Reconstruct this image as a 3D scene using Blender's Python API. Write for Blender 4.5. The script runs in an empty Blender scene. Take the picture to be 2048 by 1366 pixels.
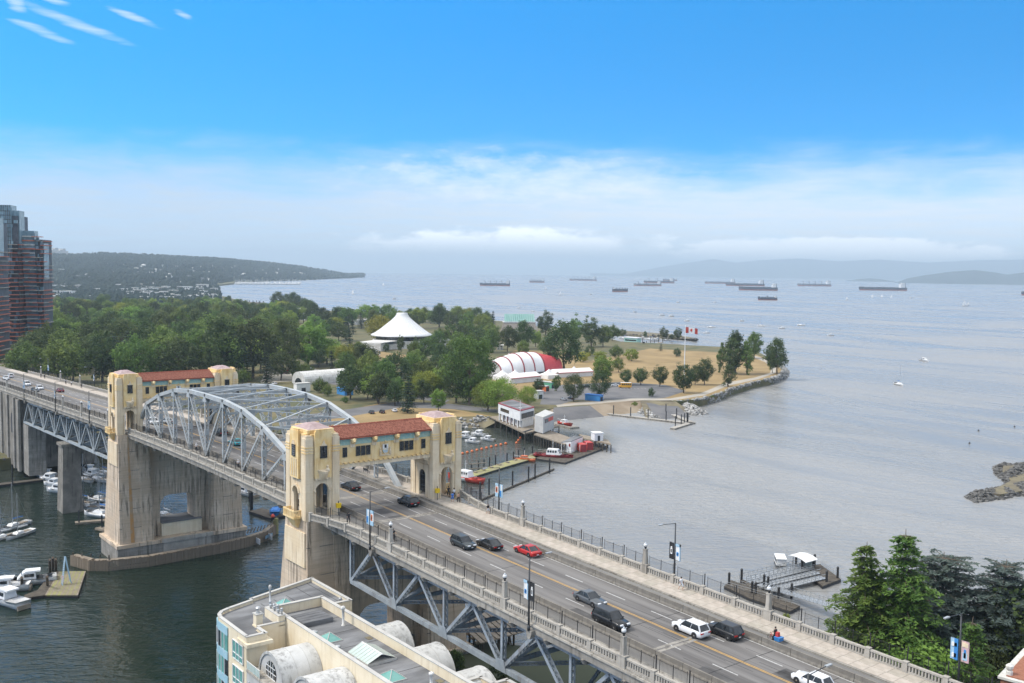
import bpy, bmesh, math, random
from mathutils import Vector, Matrix, noise
from mathutils.geometry import tessellate_polygon
R = math.radians
scene = bpy.context.scene
C = scene.collection

# ------------------------------------------------------------------ camera
CAM = Vector((-144.37, 85.71, 71.75)); YAW, PITCH, ROLL, FPX = -0.657733, -0.071579, 0.012679, 1999.75
fw = Vector((math.cos(YAW)*math.cos(PITCH), math.sin(YAW)*math.cos(PITCH), math.sin(PITCH)))
r0 = Vector((math.sin(YAW), -math.cos(YAW), 0)); u0 = r0.cross(fw)
RT = r0*math.cos(ROLL)+u0*math.sin(ROLL); UP = u0*math.cos(ROLL)-r0*math.sin(ROLL)
cd = bpy.data.cameras.new('camera'); cam = bpy.data.objects.new('camera', cd); C.objects.link(cam)
cam.matrix_world = Matrix(((RT.x, UP.x, -fw.x, CAM.x), (RT.y, UP.y, -fw.y, CAM.y), (RT.z, UP.z, -fw.z, CAM.z), (0, 0, 0, 1)))
cd.sensor_width = 36; cd.lens = 36*FPX/2048; cd.clip_start = 1; cd.clip_end = 90000
scene.camera = cam

def at(px, py, z=0.0):
    """world point at height z that the photograph shows at pixel (px, py)"""
    d = fw+RT*((px-1024)/FPX)-UP*((py-683)/FPX)
    return CAM+d*((z-CAM.z)/d.z)
def aty(px, py, Y):
    d = fw+RT*((px-1024)/FPX)-UP*((py-683)/FPX)
    return CAM+d*((Y-CAM.y)/d.y)
def atx(px, py, X):
    d = fw+RT*((px-1024)/FPX)-UP*((py-683)/FPX)
    return CAM+d*((X-CAM.x)/d.x)
def atd(px, py, dist):
    """point at horizontal distance dist from the camera along the pixel's ray"""
    d = fw+RT*((px-1024)/FPX)-UP*((py-683)/FPX)
    return CAM+d*(dist/math.hypot(d.x, d.y))
def pxm(p):
    """photo pixels per metre at world point p"""
    return FPX/((Vector(p)-CAM).dot(fw))

# ------------------------------------------------------------------ sun, exposure
SUN_EL, SUN_AZ = R(52), R(64)          # azimuth in world XY (counter-clockwise from +X) where the sun stands
sd = bpy.data.lights.new('sun', 'SUN'); sun = bpy.data.objects.new('sun', sd); C.objects.link(sun)
sdir = Vector((math.cos(SUN_AZ)*math.cos(SUN_EL), math.sin(SUN_AZ)*math.cos(SUN_EL), math.sin(SUN_EL)))
sun.rotation_euler = sdir.to_track_quat('Z', 'Y').to_euler()
sun.location = (0, 0, 400)
sd.energy = 2.3; sd.angle = R(15); sd.color = (1.0, 0.95, 0.87)
vs = scene.view_settings
vs.view_transform = 'Standard'; vs.look = 'None'; vs.exposure = 0.58; vs.gamma = 1; vs.use_curve_mapping = False

# ------------------------------------------------------------------ node helpers
class NT:
    def __init__(s, tree): s.t = tree; s.n = tree.nodes; s.l = tree.links
    def new(s, typ, **kw):
        n = s.n.new(typ)
        for k, v in kw.items(): setattr(n, k, v)
        return n
    def put(s, sock, v):
        if hasattr(v, 'is_linked') or hasattr(v, 'links'): s.l.new(v, sock)
        else:
            if isinstance(v, tuple) and len(v) == 3 and sock.type == 'RGBA': v = v+(1,)
            sock.default_value = v
    def m(s, op, a, b=None, c=None, clamp=False):
        n = s.new('ShaderNodeMath', operation=op, use_clamp=clamp)
        s.put(n.inputs[0], a)
        if b is not None: s.put(n.inputs[1], b)
        if c is not None: s.put(n.inputs[2], c)
        return n.outputs[0]
    def noise(s, vec, scale, detail=4, rough=.55, dist=0.0):
        n = s.new('ShaderNodeTexNoise'); s.put(n.inputs['Scale'], scale); n.inputs['Detail'].default_value = detail
        n.inputs['Roughness'].default_value = rough; n.inputs['Distortion'].default_value = dist
        if vec is not None: s.l.new(vec, n.inputs['Vector'])
        return n.outputs[0]
    def mapr(s, v, a, b, c=0.0, d=1.0, smooth=True):
        n = s.new('ShaderNodeMapRange')
        if smooth: n.interpolation_type = 'SMOOTHSTEP'
        s.put(n.inputs[0], v)
        for i, q in enumerate((a, b, c, d)): s.put(n.inputs[1+i], q)
        return n.outputs[0]
    def mix(s, f, a, b, blend='MIX'):
        n = s.new('ShaderNodeMix', data_type='RGBA', blend_type=blend)
        s.put(n.inputs[0], f); s.put(n.inputs[6], a); s.put(n.inputs[7], b)
        return n.outputs[2]
    def scalev(s, vec, v):
        n = s.new('ShaderNodeVectorMath', operation='MULTIPLY'); s.l.new(vec, n.inputs[0]); n.inputs[1].default_value = v
        return n.outputs[0]
    def comb(s, x, y, z):
        n = s.new('ShaderNodeCombineXYZ'); s.put(n.inputs[0], x); s.put(n.inputs[1], y); s.put(n.inputs[2], z); return n.outputs[0]

# ------------------------------------------------------------------ sky (world)
world = bpy.data.worlds.new('World'); scene.world = world; world.use_nodes = True
world.cycles.sampling_method = 'MANUAL'; world.cycles.sample_map_resolution = 512
w = NT(world.node_tree); w.n.clear()
tc = w.new('ShaderNodeTexCoord').outputs['Generated']
sp = w.new('ShaderNodeSeparateXYZ'); w.l.new(tc, sp.inputs[0]); dx, dy, dz = sp.outputs
# the clear air over the haze: the blue deepens quickly with height, as it does in the photograph
up_ = w.m('MULTIPLY_ADD', w.m('POWER', w.m('MAXIMUM', dz, 0.0), 1.0), 4.2, 0.0)
vec = w.comb(dx, dy, up_)
nv = w.new('ShaderNodeVectorMath', operation='NORMALIZE'); w.l.new(vec, nv.inputs[0])
sky = w.new('ShaderNodeTexSky', sky_type='NISHITA'); sky.sun_disc = False
sky.sun_elevation = SUN_EL; sky.sun_rotation = math.pi/2-SUN_AZ; sky.altitude = 50; sky.air_density = 1.0; sky.dust_density = 0.6; sky.ozone_density = 2.5
w.l.new(nv.outputs[0], sky.inputs[0])
hs = w.new('ShaderNodeHueSaturation'); hs.inputs['Saturation'].default_value = 1.6; hs.inputs['Hue'].default_value = .490; hs.inputs['Value'].default_value = 1.95; w.l.new(sky.outputs[0], hs.inputs['Color'])
az = w.m('ARCTAN2', dy, dx)                     # azimuth, radians
el = w.m('ARCSINE', dz)
skyv = w.comb(w.m('MULTIPLY', az, 10.0), w.m('MULTIPLY', el, 46.0), 0.0)
skyw = w.comb(w.m('MULTIPLY', az, 16.0), w.m('MULTIPLY', el, 190.0), 3.0)
n1 = w.noise(skyv, 1.0, 7, .58, .25)
n2 = w.noise(skyw, 1.0, 6, .6, .4)
n3 = w.noise(w.comb(w.m('MULTIPLY', az, 26.0), w.m('MULTIPLY', el, 70.0), 9.0), 1.3, 8, .6, .15)
def blob(a0, e0, wa, we):
    u = w.m('DIVIDE', w.m('SUBTRACT', az, a0), wa); v = w.m('DIVIDE', w.m('SUBTRACT', el, e0), we)
    return w.m('SUBTRACT', 1.0, w.m('ADD', w.m('MULTIPLY', u, u), w.m('MULTIPLY', v, v)))
AZ = lambda px: YAW-math.atan((px-1024)/FPX)
EL = lambda py, px=1024: math.atan((540+(px-1024)*.0127-py)/math.hypot(FPX, px-1024))
# veil of thin stratus low in the sky
veil = w.mapr(w.m('ADD', el, w.m('MULTIPLY', w.m('SUBTRACT', n1, .5), .07)), R(7.6), R(3.0), 0.0, 1.0)
veil = w.m('MULTIPLY', veil, w.mapr(n2, .25, .75, .84, 1.0))
# cumulus bank above the strait, with a firm upper edge
bank = w.mapr(w.m('ADD', blob(AZ(1020), EL(496), R(10.5), R(1.3)), w.m('MULTIPLY', w.m('SUBTRACT', n3, .5), 2.3)), .0, .8, 0, .9)
bank2 = w.mapr(w.m('ADD', blob(AZ(1650), EL(500), R(9.5), R(.9)), w.m('MULTIPLY', w.m('SUBTRACT', n3, .5), 2.2)), .0, .5, 0, .8)
band = w.mapr(w.m('ADD', blob(AZ(1040), EL(358), R(11), R(1.7)), w.m('MULTIPLY', w.m('SUBTRACT', n3, .5), 3.4)), -.1, 1.8, 0, .6)
wisp = None
for (px, py, wa, we) in ((160, 58, 3.2, .34), (90, 72, 1.7, .3), (277, 47, 1.5, .25), (105, 6, 1.2, .3), (45, 20, .6, .5), (370, 40, .6, .22)):
    el_t = w.m('ADD', el, w.m('MULTIPLY', w.m('SUBTRACT', az, AZ(px)), -0.28))
    u = w.m('DIVIDE', w.m('SUBTRACT', az, AZ(px)), R(wa)); v = w.m('DIVIDE', w.m('SUBTRACT', el_t, EL(py, px)), R(we))
    b = w.m('SUBTRACT', 1.0, w.m('ADD', w.m('MULTIPLY', u, u), w.m('MULTIPLY', v, v)))
    b = w.mapr(w.m('ADD', b, w.m('MULTIPLY', w.m('SUBTRACT', n2, .5), 2.2)), .1, 1.5, 0, .55)
    wisp = b if wisp is None else w.m('MAXIMUM', wisp, b)
# unseen above the view: near-full white cloud, set for soft neutral light
pl = w.m('DIVIDE', 1.0, w.m('ADD', w.m('MAXIMUM', dz, 0.0), .12))
hi = w.noise(w.comb(w.m('MULTIPLY', dx, pl), w.m('MULTIPLY', dy, pl), 0.0), 1.6, 7, .6, .3)
hi = w.m('MULTIPLY', w.mapr(hi, .25, .6, .72, 1.0), w.mapr(el, R(15), R(23), 0, 1))
cold = w.mix(veil, hs.outputs[0], w.mix(w.mapr(az, AZ(150), AZ(1500)), (3.7, 4.45, 5.3), (5.3, 5.8, 6.3)))
cold = w.mix(bank2, cold, (8.6, 8.9, 9.2))
shade = w.mapr(el, EL(520), EL(462), 0, 1)
cold = w.mix(bank, cold, w.mix(shade, (5.6, 6.2, 6.8), (9.8, 10.0, 10.2)))
cold = w.mix(w.m('MAXIMUM', band, wisp), cold, (6.2, 6.5, 7.1))
cold = w.mix(hi, cold, (7.2, 7.3, 7.5))
bg = w.new('ShaderNodeBackground'); w.l.new(cold, bg.inputs[0]); bg.inputs[1].default_value = 0.12
wo = w.new('ShaderNodeOutputWorld'); w.l.new(bg.outputs[0], wo.inputs[0])

cy = scene.cycles
cy.use_denoising = True; cy.max_bounces = 6; cy.diffuse_bounces = 2; cy.glossy_bounces = 3; cy.transmission_bounces = 4; cy.transparent_max_bounces = 6; cy.volume_bounces = 0
cy.sample_clamp_indirect = 6; cy.caustics_reflective = False; cy.caustics_refractive = False
random.seed(7)
# ------------------------------------------------------------------ mesh helpers
class MB:
    def __init__(s): s.v = []; s.f = []
    def add(s, vs, fs):
        o = len(s.v); s.v += [tuple(p) for p in vs]; s.f += [tuple(i+o for i in f) for f in fs]; return s
    def box(s, x0, x1, y0, y1, z0, z1):
        return s.add([(x0, y0, z0), (x1, y0, z0), (x1, y1, z0), (x0, y1, z0), (x0, y0, z1), (x1, y0, z1), (x1, y1, z1), (x0, y1, z1)],
                     [(3, 2, 1, 0), (4, 5, 6, 7), (0, 1, 5, 4), (1, 2, 6, 5), (2, 3, 7, 6), (3, 0, 4, 7)])
    def hexa(s, p8):
        return s.add(p8, [(3, 2, 1, 0), (4, 5, 6, 7), (0, 1, 5, 4), (1, 2, 6, 5), (2, 3, 7, 6), (3, 0, 4, 7)])
    def taper(s, x0, x1, y0, y1, z0, X0, X1, Y0, Y1, z1):
        return s.hexa([(x0, y0, z0), (x1, y0, z0), (x1, y1, z0), (x0, y1, z0), (X0, Y0, z1), (X1, Y0, z1), (X1, Y1, z1), (X0, Y1, z1)])
    def beam(s, p, q, w, h, up=(0, 0, 1)):
        p, q = Vector(p), Vector(q); d = (q-p).normalized(); upv = Vector(up)
        if abs(d.dot(upv)) > .995: upv = Vector((1, 0, 0))
        a = d.cross(upv).normalized()*(w/2); b = a.cross(d).normalized()*(h/2)
        return s.hexa([p-a-b, p+a-b, p+a+b, p-a+b, q-a-b, q+a-b, q+a+b, q-a+b])
    def tube(s, p, q, r0, r1=None, n=8, cap=True):
        p, q = Vector(p), Vector(q); r1 = r0 if r1 is None else r1
        d = (q-p).normalized(); t = Vector((0, 0, 1)) if abs(d.z) < .95 else Vector((1, 0, 0))
        a = d.cross(t).normalized(); b = a.cross(d)
        cs = [(math.cos(2*math.pi*k/n), math.sin(2*math.pi*k/n)) for k in range(n)]
        vs = [p+(a*c+b*e)*r0 for c, e in cs]+[q+(a*c+b*e)*r1 for c, e in cs]
        fs = [((k+1) % n, k, n+k, n+(k+1) % n)[::-1] for k in range(n)]
        if cap: fs += [tuple(range(n)), tuple(range(2*n-1, n-1, -1))]
        return s.add(vs, fs)
    def lathe(s, prof, c=(0, 0, 0), n=12, sx=1, sy=1):
        vs = []; fs = []
        for r, z in prof:
            vs += [(c[0]+r*sx*math.cos(2*math.pi*k/n), c[1]+r*sy*math.sin(2*math.pi*k/n), c[2]+z) for k in range(n)]
        for j in range(len(prof)-1):
            fs += [(j*n+k, j*n+(k+1) % n, (j+1)*n+(k+1) % n, (j+1)*n+k) for k in range(n)]
        fs += [tuple(range(n-1, -1, -1)), tuple(range((len(prof)-1)*n, len(prof)*n))]
        return s.add(vs, fs)
    def prism(s, poly, z0, z1):
        """extruded xy polygon (counter-clockwise); z0/z1 may be functions of (x, y)"""
        n = len(poly); a = z0 if callable(z0) else (lambda x, y: z0); b = z1 if callable(z1) else (lambda x, y: z1)
        vs = [(x, y, a(x, y)) for x, y in poly]+[(x, y, b(x, y)) for x, y in poly]
        fs = [(k, (k+1) % n, n+(k+1) % n, n+k) for k in range(n)]
        for t in tessellate_polygon([[Vector((x, y, 0)) for x, y in poly]]):
            i, j, k = t
            nz = (poly[j][0]-poly[i][0])*(poly[k][1]-poly[i][1])-(poly[j][1]-poly[i][1])*(poly[k][0]-poly[i][0])
            if nz < 0: i, k = k, i
            fs += [(n+i, n+j, n+k), (k, j, i)]
        return s.add(vs, fs)
    def poly_yz(s, pts, x0, x1):
        """extrude a (y, z) polygon along x"""
        n = len(pts)
        vs = [(x0, y, z) for y, z in pts]+[(x1, y, z) for y, z in pts]
        fs = [(k, (k+1) % n, n+(k+1) % n, n+k)[::-1] for k in range(n)]
        for i, j, k in tessellate_polygon([[Vector((y, z, 0)) for y, z in pts]]):
            fs += [(i, j, k), (n+k, n+j, n+i)]
        return s.add(vs, fs)
    def poly_xz(s, pts, y0, y1):
        n = len(pts)
        vs = [(x, y0, z) for x, z in pts]+[(x, y1, z) for x, z in pts]
        fs = [(k, (k+1) % n, n+(k+1) % n, n+k) for k in range(n)]
        for i, j, k in tessellate_polygon([[Vector((x, z, 0)) for x, z in pts]]):
            fs += [(i, j, k), (n+k, n+j, n+i)]
        return s.add(vs, fs)
    def mesh(s, name, mat, smooth=False, fix=True):
        me = bpy.data.meshes.new(name); me.from_pydata(s.v, [], s.f)
        if fix:
            bm = bmesh.new(); bm.from_mesh(me); bmesh.ops.recalc_face_normals(bm, faces=bm.faces); bm.to_mesh(me); bm.free()
        if mat is not None: me.materials.append(M[mat] if isinstance(mat, str) else mat)
        if smooth: me.polygons.foreach_set('use_smooth', [True]*len(me.polygons))
        return me
    def obj(s, name, mat, parent=None, smooth=False, fix=True):
        return link(name, s.mesh(name, mat, smooth, fix), parent)
def wmat(o):
    return o.matrix_basis.copy() if o.parent is None else wmat(o.parent) @ o.matrix_parent_inverse @ o.matrix_basis
def link(name, me, parent=None):
    o = bpy.data.objects.new(name, me); C.objects.link(o)
    if parent is not None:
        o.parent = parent; o.matrix_parent_inverse = wmat(parent).inverted()
    return o
def tag(o, label=None, cat=None, group=None, kind=None):
    if label: o['label'] = label
    if cat: o['category'] = cat
    if group: o['group'] = group
    if kind: o['kind'] = kind
    return o
def thing(name, label, cat, loc=(0, 0, 0), rz=0.0, group=None):
    o = bpy.data.objects.new(name, None); C.objects.link(o); o.location = loc; o.rotation_euler = (0, 0, rz); o.empty_display_size = .5
    return tag(o, label, cat, group)
def struct(name, mb, mat, smooth=False, kind='structure'):
    return tag(mb.obj(name, mat, None, smooth), kind=kind)
def dup(root, loc=None, rz=None, scale=None, label=None, group=None):
    """copy of a thing with its parts and their sub-parts"""
    r = root.copy(); C.objects.link(r)
    if loc is not None: r.location = loc
    if rz is not None: r.rotation_euler = (0, 0, rz)
    if scale is not None: r.scale = scale if hasattr(scale, '__len__') else (scale,)*3
    if label: r['label'] = label
    if group: r['group'] = group
    for ch in list(root.children):
        c = ch.copy(); C.objects.link(c); c.parent = r
        for g in list(ch.children):
            d = g.copy(); C.objects.link(d); d.parent = c
    return r

# ------------------------------------------------------------------ materials
M = {}
def mat(name, c1, c2=None, rough=.8, scale=1.0, detail=5, metal=0.0, spec=.5, bump=0.0, bscale=None, streak=None, streak_amt=.5, stretch=(1, 1, 1), rnd=0.0, emit=None, coords='Object', coat=0.0, bands=0.0, lo=.35, hi=.65, alpha=None):
    m = bpy.data.materials.new(name); m.use_nodes = True; t = NT(m.node_tree); t.n.clear()
    out = t.new('ShaderNodeOutputMaterial'); b = t.new('ShaderNodeBsdfPrincipled'); t.l.new(b.outputs[0], out.inputs[0])
    b.inputs['Roughness'].default_value = rough; b.inputs['Metallic'].default_value = metal; b.inputs['Specular IOR Level'].default_value = spec
    if coat: b.inputs['Coat Weight'].default_value = coat; b.inputs['Coat Roughness'].default_value = .08
    if coords == 'World': vec = t.new('ShaderNodeNewGeometry').outputs['Position']
    else: vec = t.new('ShaderNodeTexCoord').outputs[coords]
    if stretch != (1, 1, 1): vec0 = t.scalev(vec, stretch)
    else: vec0 = vec
    col = c1
    if c2 is not None:
        n = t.noise(vec0, scale, detail, .6)
        col = t.mix(t.mapr(n, lo, hi), c1, c2)
    if streak is not None:            # rain streaks and rust runs: noise drawn out downwards
        n = t.noise(t.scalev(vec, (1.1, 1.1, .06)), 1.5, 6, .7)
        g = t.noise(vec, .2, 4, .6)
        col = t.mix(t.m('MULTIPLY', t.m('MULTIPLY', t.mapr(n, .46, .64), t.mapr(g, .36, .58)), streak_amt), col, streak)
    if bands:                         # board marks and pour lines
        n = t.noise(t.scalev(vec, (.06, .06, 2.6)), 1.0, 4, .7)
        col = t.mix(t.mapr(n, .42, .62, 0, bands), col, streak or c1)
    if rnd:
        oi = t.new('ShaderNodeObjectInfo'); h = t.new('ShaderNodeHueSaturation')
        h.inputs['Hue'].default_value = .5
        t.l.new(t.m('MULTIPLY_ADD', oi.outputs['Random'], rnd*1.2, 1-rnd*.6), h.inputs['Value'])
        t.l.new(t.m('MULTIPLY_ADD', oi.outputs['Random'], -rnd*.12, .5+rnd*.06), h.inputs['Hue'])
        t.put(h.inputs['Color'], col); col = h.outputs[0]
    t.put(b.inputs['Base Color'], col)
    if bump:
        bn = t.new('ShaderNodeBump'); bn.inputs['Strength'].default_value = bump; bn.inputs['Distance'].default_value = .05
        t.l.new(t.noise(vec, bscale or scale*4, 4), bn.inputs['Height']); t.l.new(bn.outputs[0], b.inputs['Normal'])
    if emit: b.inputs['Emission Color'].default_value = emit+(1,); b.inputs['Emission Strength'].default_value = 1
    if alpha is not None: b.inputs['Alpha'].default_value = alpha
    M[name] = m
    return m
def leaf_mat(name, c1, c2, rnd=.5, trans=.35):
    m = bpy.data.materials.new(name); m.use_nodes = True; t = NT(m.node_tree); t.n.clear()
    out = t.new('ShaderNodeOutputMaterial')
    oi = t.new('ShaderNodeObjectInfo'); vec = t.new('ShaderNodeTexCoord').outputs['Object']
    n = t.noise(vec, .55, 3, .6)
    col = t.mix(t.mapr(n, .36, .64), c1, c2)
    h = t.new('ShaderNodeHueSaturation')
    t.l.new(t.m('MULTIPLY_ADD', oi.outputs['Random'], rnd, 1-rnd*.5), h.inputs['Value'])
    t.l.new(t.m('MULTIPLY_ADD', t.m('FRACT', t.m('MULTIPLY', oi.outputs['Random'], 7.31)), .05, .475), h.inputs['Hue'])
    t.l.new(col, h.inputs['Color']); col = h.outputs[0]
    b = t.new('ShaderNodeBsdfPrincipled'); b.inputs['Roughness'].default_value = .6; b.inputs['Specular IOR Level'].default_value = .3; t.l.new(col, b.inputs['Base Color'])
    tr = t.new('ShaderNodeBsdfTranslucent'); t.l.new(col, tr.inputs[0])
    ms = t.new('ShaderNodeMixShader'); ms.inputs[0].default_value = trans; t.l.new(b.outputs[0], ms.inputs[1]); t.l.new(tr.outputs[0], ms.inputs[2]); t.l.new(ms.outputs[0], out.inputs[0])
    M[name] = m
def water_mat():
    m = bpy.data.materials.new('water'); m.use_nodes = True; t = NT(m.node_tree); t.n.clear()
    out = t.new('ShaderNodeOutputMaterial'); b = t.new('ShaderNodeBsdfPrincipled'); t.l.new(b.outputs[0], out.inputs[0])
    vec = t.new('ShaderNodeTexCoord').outputs['Object']
    sx = t.new('ShaderNodeSeparateXYZ'); t.l.new(vec, sx.inputs[0])
    patch = t.noise(t.scalev(vec, (.45, 1, 1)), .0042, 5, .62, 1.2)      # wind lanes and slicks
    lane = t.noise(t.scalev(vec, (.22, 1, 1)), .016, 4, .6, 1.6)
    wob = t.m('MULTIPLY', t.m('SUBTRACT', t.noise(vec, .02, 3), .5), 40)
    calm_reflection = t.mapr(t.m('ADD', sx.outputs[1], wob), -58, 2, 0, 1)           # green sheltered channel, dark bridge reflection put into its colour; water lies still
    calm_reflection = t.m('MULTIPLY', calm_reflection, t.mapr(sx.outputs[0], 330, 200, 0, 1))
    basin_reflection = t.m('MULTIPLY', t.mapr(t.m('ADD', t.m('MULTIPLY_ADD', sx.outputs[1], .5, sx.outputs[0]), t.m('MULTIPLY', wob, .3)), 48, 68, 0, .85), t.mapr(sx.outputs[1], -228, -194, 0, 1))  # basin: dark reflections of bank and trees painted into the colour
    calm_reflection = t.m('MAXIMUM', calm_reflection, t.m('MULTIPLY', basin_reflection, t.mapr(sx.outputs[0], 330, 260, 0, 1)))
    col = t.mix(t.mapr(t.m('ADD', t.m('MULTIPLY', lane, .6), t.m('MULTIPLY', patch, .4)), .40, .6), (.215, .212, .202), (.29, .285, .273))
    col = t.mix(calm_reflection, col, t.mix(patch, (.007, .016, .011), (.014, .026, .019)))  # near-black green carries the painted reflections of channel and basin
    t.l.new(col, b.inputs['Base Color'])
    t.l.new(t.m('MULTIPLY_ADD', calm_reflection, -.2, 1.52), b.inputs['IOR'])
    rg = t.m('ADD', t.mapr(patch, .35, .7, .25, .37), t.mapr(lane, .4, .65, -.05, .05))
    t.l.new(t.m('MULTIPLY', rg, t.m('MULTIPLY_ADD', calm_reflection, -.66, 1.0)), b.inputs['Roughness'])
    rot = t.new('ShaderNodeVectorRotate', rotation_type='Z_AXIS'); t.l.new(vec, rot.inputs['Vector']); rot.inputs['Angle'].default_value = R(32)
    rv = rot.outputs[0]
    a = t.noise(t.scalev(rv, (1, .36, 1)), .5, 3, .62, .3)            # wind waves, crests across the wind
    c = t.noise(t.scalev(rv, (1, .6, 1)), 1.3, 3, .6)
    e = t.noise(rv, .05, 3, .5)
    hgt = t.m('ADD', t.m('MULTIPLY', a, 1.0), t.m('ADD', t.m('MULTIPLY', c, .25), t.m('MULTIPLY', e, .8)))
    bp = t.new('ShaderNodeBump'); bp.inputs["Distance"].default_value = 1.5
    ln = t.new('ShaderNodeVectorMath', operation='LENGTH'); t.l.new(vec, ln.inputs[0])
    t.l.new(t.m('MULTIPLY', t.m('MULTIPLY', t.mapr(lane, .38, .6, .3, 1.0), t.mapr(ln.outputs['Value'], 450, 2600, 1.0, .22)), t.m('MULTIPLY_ADD', calm_reflection, -.45, 1.0)), bp.inputs['Strength'])
    t.l.new(hgt, bp.inputs['Height']); t.l.new(bp.outputs[0], b.inputs['Normal'])
    M['water'] = m
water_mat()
mat('concrete', (.235, .22, .195), (.34, .32, .285), .9, .35, bands=.2, streak=(.085, .075, .062), streak_amt=.8, bump=.25, bscale=3)
mat('concrete_light', (.345, .32, .28), (.45, .42, .37), .9, .5, streak=(.13, .115, .095), streak_amt=.75, bump=.15, bscale=4)
mat('concrete_dark', (.17, .155, .135), (.27, .25, .215), .92, .3, streak=(.05, .045, .04), streak_amt=.8, bump=.3, bscale=3)
mat('pier_concrete', (.55, .43, .31), (.70, .58, .45), .92, .2, bands=.16, streak=(.13, .10, .07), streak_amt=.85, bump=.3, bscale=2)
mat('rust_stain', (.50, .27, .10), (.42, .31, .20), .9, .5, lo=.4, hi=.6)
mat('cream_paint', (.72, .58, .39), (.80, .68, .50), .85, .4, bands=.08, streak=(.38, .26, .15), streak_amt=.6, bump=.1, bscale=3)
mat('yellow_paint', (.78, .545, .235), (.84, .66, .37), .85, .45, streak=(.45, .24, .08), streak_amt=.6, bump=.1, bscale=3)
mat('cap_roof', (.33, .24, .235), (.42, .325, .32), .9, 1.2)
mat('red_tile', (.165, .042, .025), (.34, .13, .085), .75, 3.2, bump=.2, bscale=8)
mat('tile_ridge', (.24, .06, .035), (.34, .10, .06), .8, 1.3)
mat('teal_tile', (.30, .52, .50), (.46, .60, .50), .5, 2.2)
mat('dark_glass', (.012, .015, .018), (.03, .036, .04), .12, 1.0, spec=.7)
mat('steel_blue', (.30, .35, .385), (.39, .435, .46), .55, .5, streak=(.26, .19, .14), streak_amt=.35)
mat('steel_white', (.33, .365, .38), (.43, .46, .475), .5, .4, streak=(.36, .27, .19), streak_amt=.3)
mat('steel_mid', (.24, .28, .32), (.33, .375, .415), .55, .5, streak=(.15, .11, .085), streak_amt=.5)
mat('steel_dark', (.03, .034, .038), (.05, .054, .058), .5, 1)
mat('black_paint', (.018, .018, .02), (.028, .028, .03), .5, 1)
mat('pink', (.62, .40, .42), (.60, .45, .40), .6, 1)
mat('asphalt', (.105, .099, .096), (.19, .182, .175), .92, .3, stretch=(.06, 1.6, 1), bump=.1, bscale=20, lo=.38, hi=.62)
mat('asphalt_park', (.105, .105, .11), (.155, .15, .15), .92, .08)
mat('asphalt_bike', (.145, .14, .135), (.20, .195, .185), .92, .3, stretch=(.2, 1, 1))
mat('slab', (.36, .32, .27), (.44, .395, .34), .92, .8, rnd=.16)
mat('slab_joint', (.20, .18, .155), None, .95)
mat('paint_white', (.58, .58, .565), (.40, .395, .385), .7, 2.0)
mat('paint_yellow', (.58, .34, .08), (.42, .27, .10), .7, 2.0)
mat('white', (.78, .78, .77), (.70, .70, .69), .5, .6)
mat('white_dirty', (.70, .69, .66), (.58, .565, .53), .6, .5, streak=(.22, .20, .18), streak_amt=.55)
mat('tent_white', (.76, .75, .74), (.68, .67, .67), .6, .2)
mat('tent_red', (.58, .055, .07), (.66, .10, .11), .55, .2)
mat('red', (.52, .045, .035), (.60, .08, .05), .45, .5)
mat('dark_red', (.30, .03, .035), (.24, .025, .03), .45, .5)
mat('orange', (.62, .17, .05), (.56, .13, .045), .5, .5)
mat('blue', (.04, .20, .50), (.05, .25, .56), .5, .5)
mat('light_blue', (.34, .52, .66), (.40, .57, .70), .5, .5)
mat('green_tank', (.10, .33, .22), None, .5)
mat('school_yellow', (.72, .36, .03), None, .4)
mat('skin', (.50, .30, .21), (.54, .33, .23), .6, 3)
mat('hair', (.03, .022, .018), None, .6)
mat('cloth_black', (.02, .02, .022), (.035, .035, .038), .85, 4)
mat('cloth_white', (.72, .72, .72), (.62, .62, .63), .85, 4)
mat('cloth_blue', (.05, .16, .50), (.07, .20, .55), .85, 4)
mat('cloth_red', (.50, .05, .05), None, .85)
mat('rubber', (.015, .015, .016), None, .8)
mat('alloy', (.45, .46, .47), None, .3, metal=.8)
mat('dry_grass', (.225, .155, .065), (.32, .225, .10), .95, .06, lo=.3, hi=.7)
mat('grass', (.075, .082, .033), (.15, .125, .055), .95, .09)
mat('sand', (.24, .185, .125), (.31, .25, .18), .95, .1)
mat('path_paving', (.40, .36, .30), (.34, .31, .26), .9, .1)
mat('rock', (.13, .127, .12), (.44, .43, .41), .92, .45, rnd=.3, bump=.4, bscale=2)
mat('rock_dark', (.035, .034, .032), (.15, .146, .138), .92, .5, bump=.4, bscale=2)
mat('mud', (.13, .11, .075), (.19, .165, .10), .95, .2)
mat('wood', (.20, .165, .125), (.29, .245, .19), .9, .8, stretch=(1, 1, 1))
mat('wood_dark', (.055, .045, .035), (.10, .085, .065), .9, 1.0)
mat('wood_mossy', (.23, .205, .13), (.30, .29, .11), .95, .5)
mat('timber_wall', (.17, .125, .085), (.27, .22, .165), .95, 1.2, stretch=(2.5, 2.5, .12), streak=(.05, .04, .03), streak_amt=.5)
mat('bark', (.10, .075, .055), (.15, .12, .09), .95, 2)
mat('roof_tar', (.085, .087, .092), (.225, .23, .24), .9, .3, stretch=(1, .3, 1), bump=.1, bscale=5, lo=.3, hi=.7)
mat('roof_trim', (.52, .51, .48), (.44, .43, .41), .6, .5)
mat('stucco', (.70, .60, .43), (.76, .67, .51), .9, .3, streak=(.50, .40, .26), streak_amt=.4)
mat('stucco_grey', (.42, .42, .41), (.50, .495, .48), .9, .4)
mat('vault_metal', (.56, .56, .545), (.48, .48, .465), .55, .5, streak=(.20, .195, .185), streak_amt=.8)
mat('galvanised', (.42, .44, .45), (.52, .53, .54), .4, 1.5, metal=.5)
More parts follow.
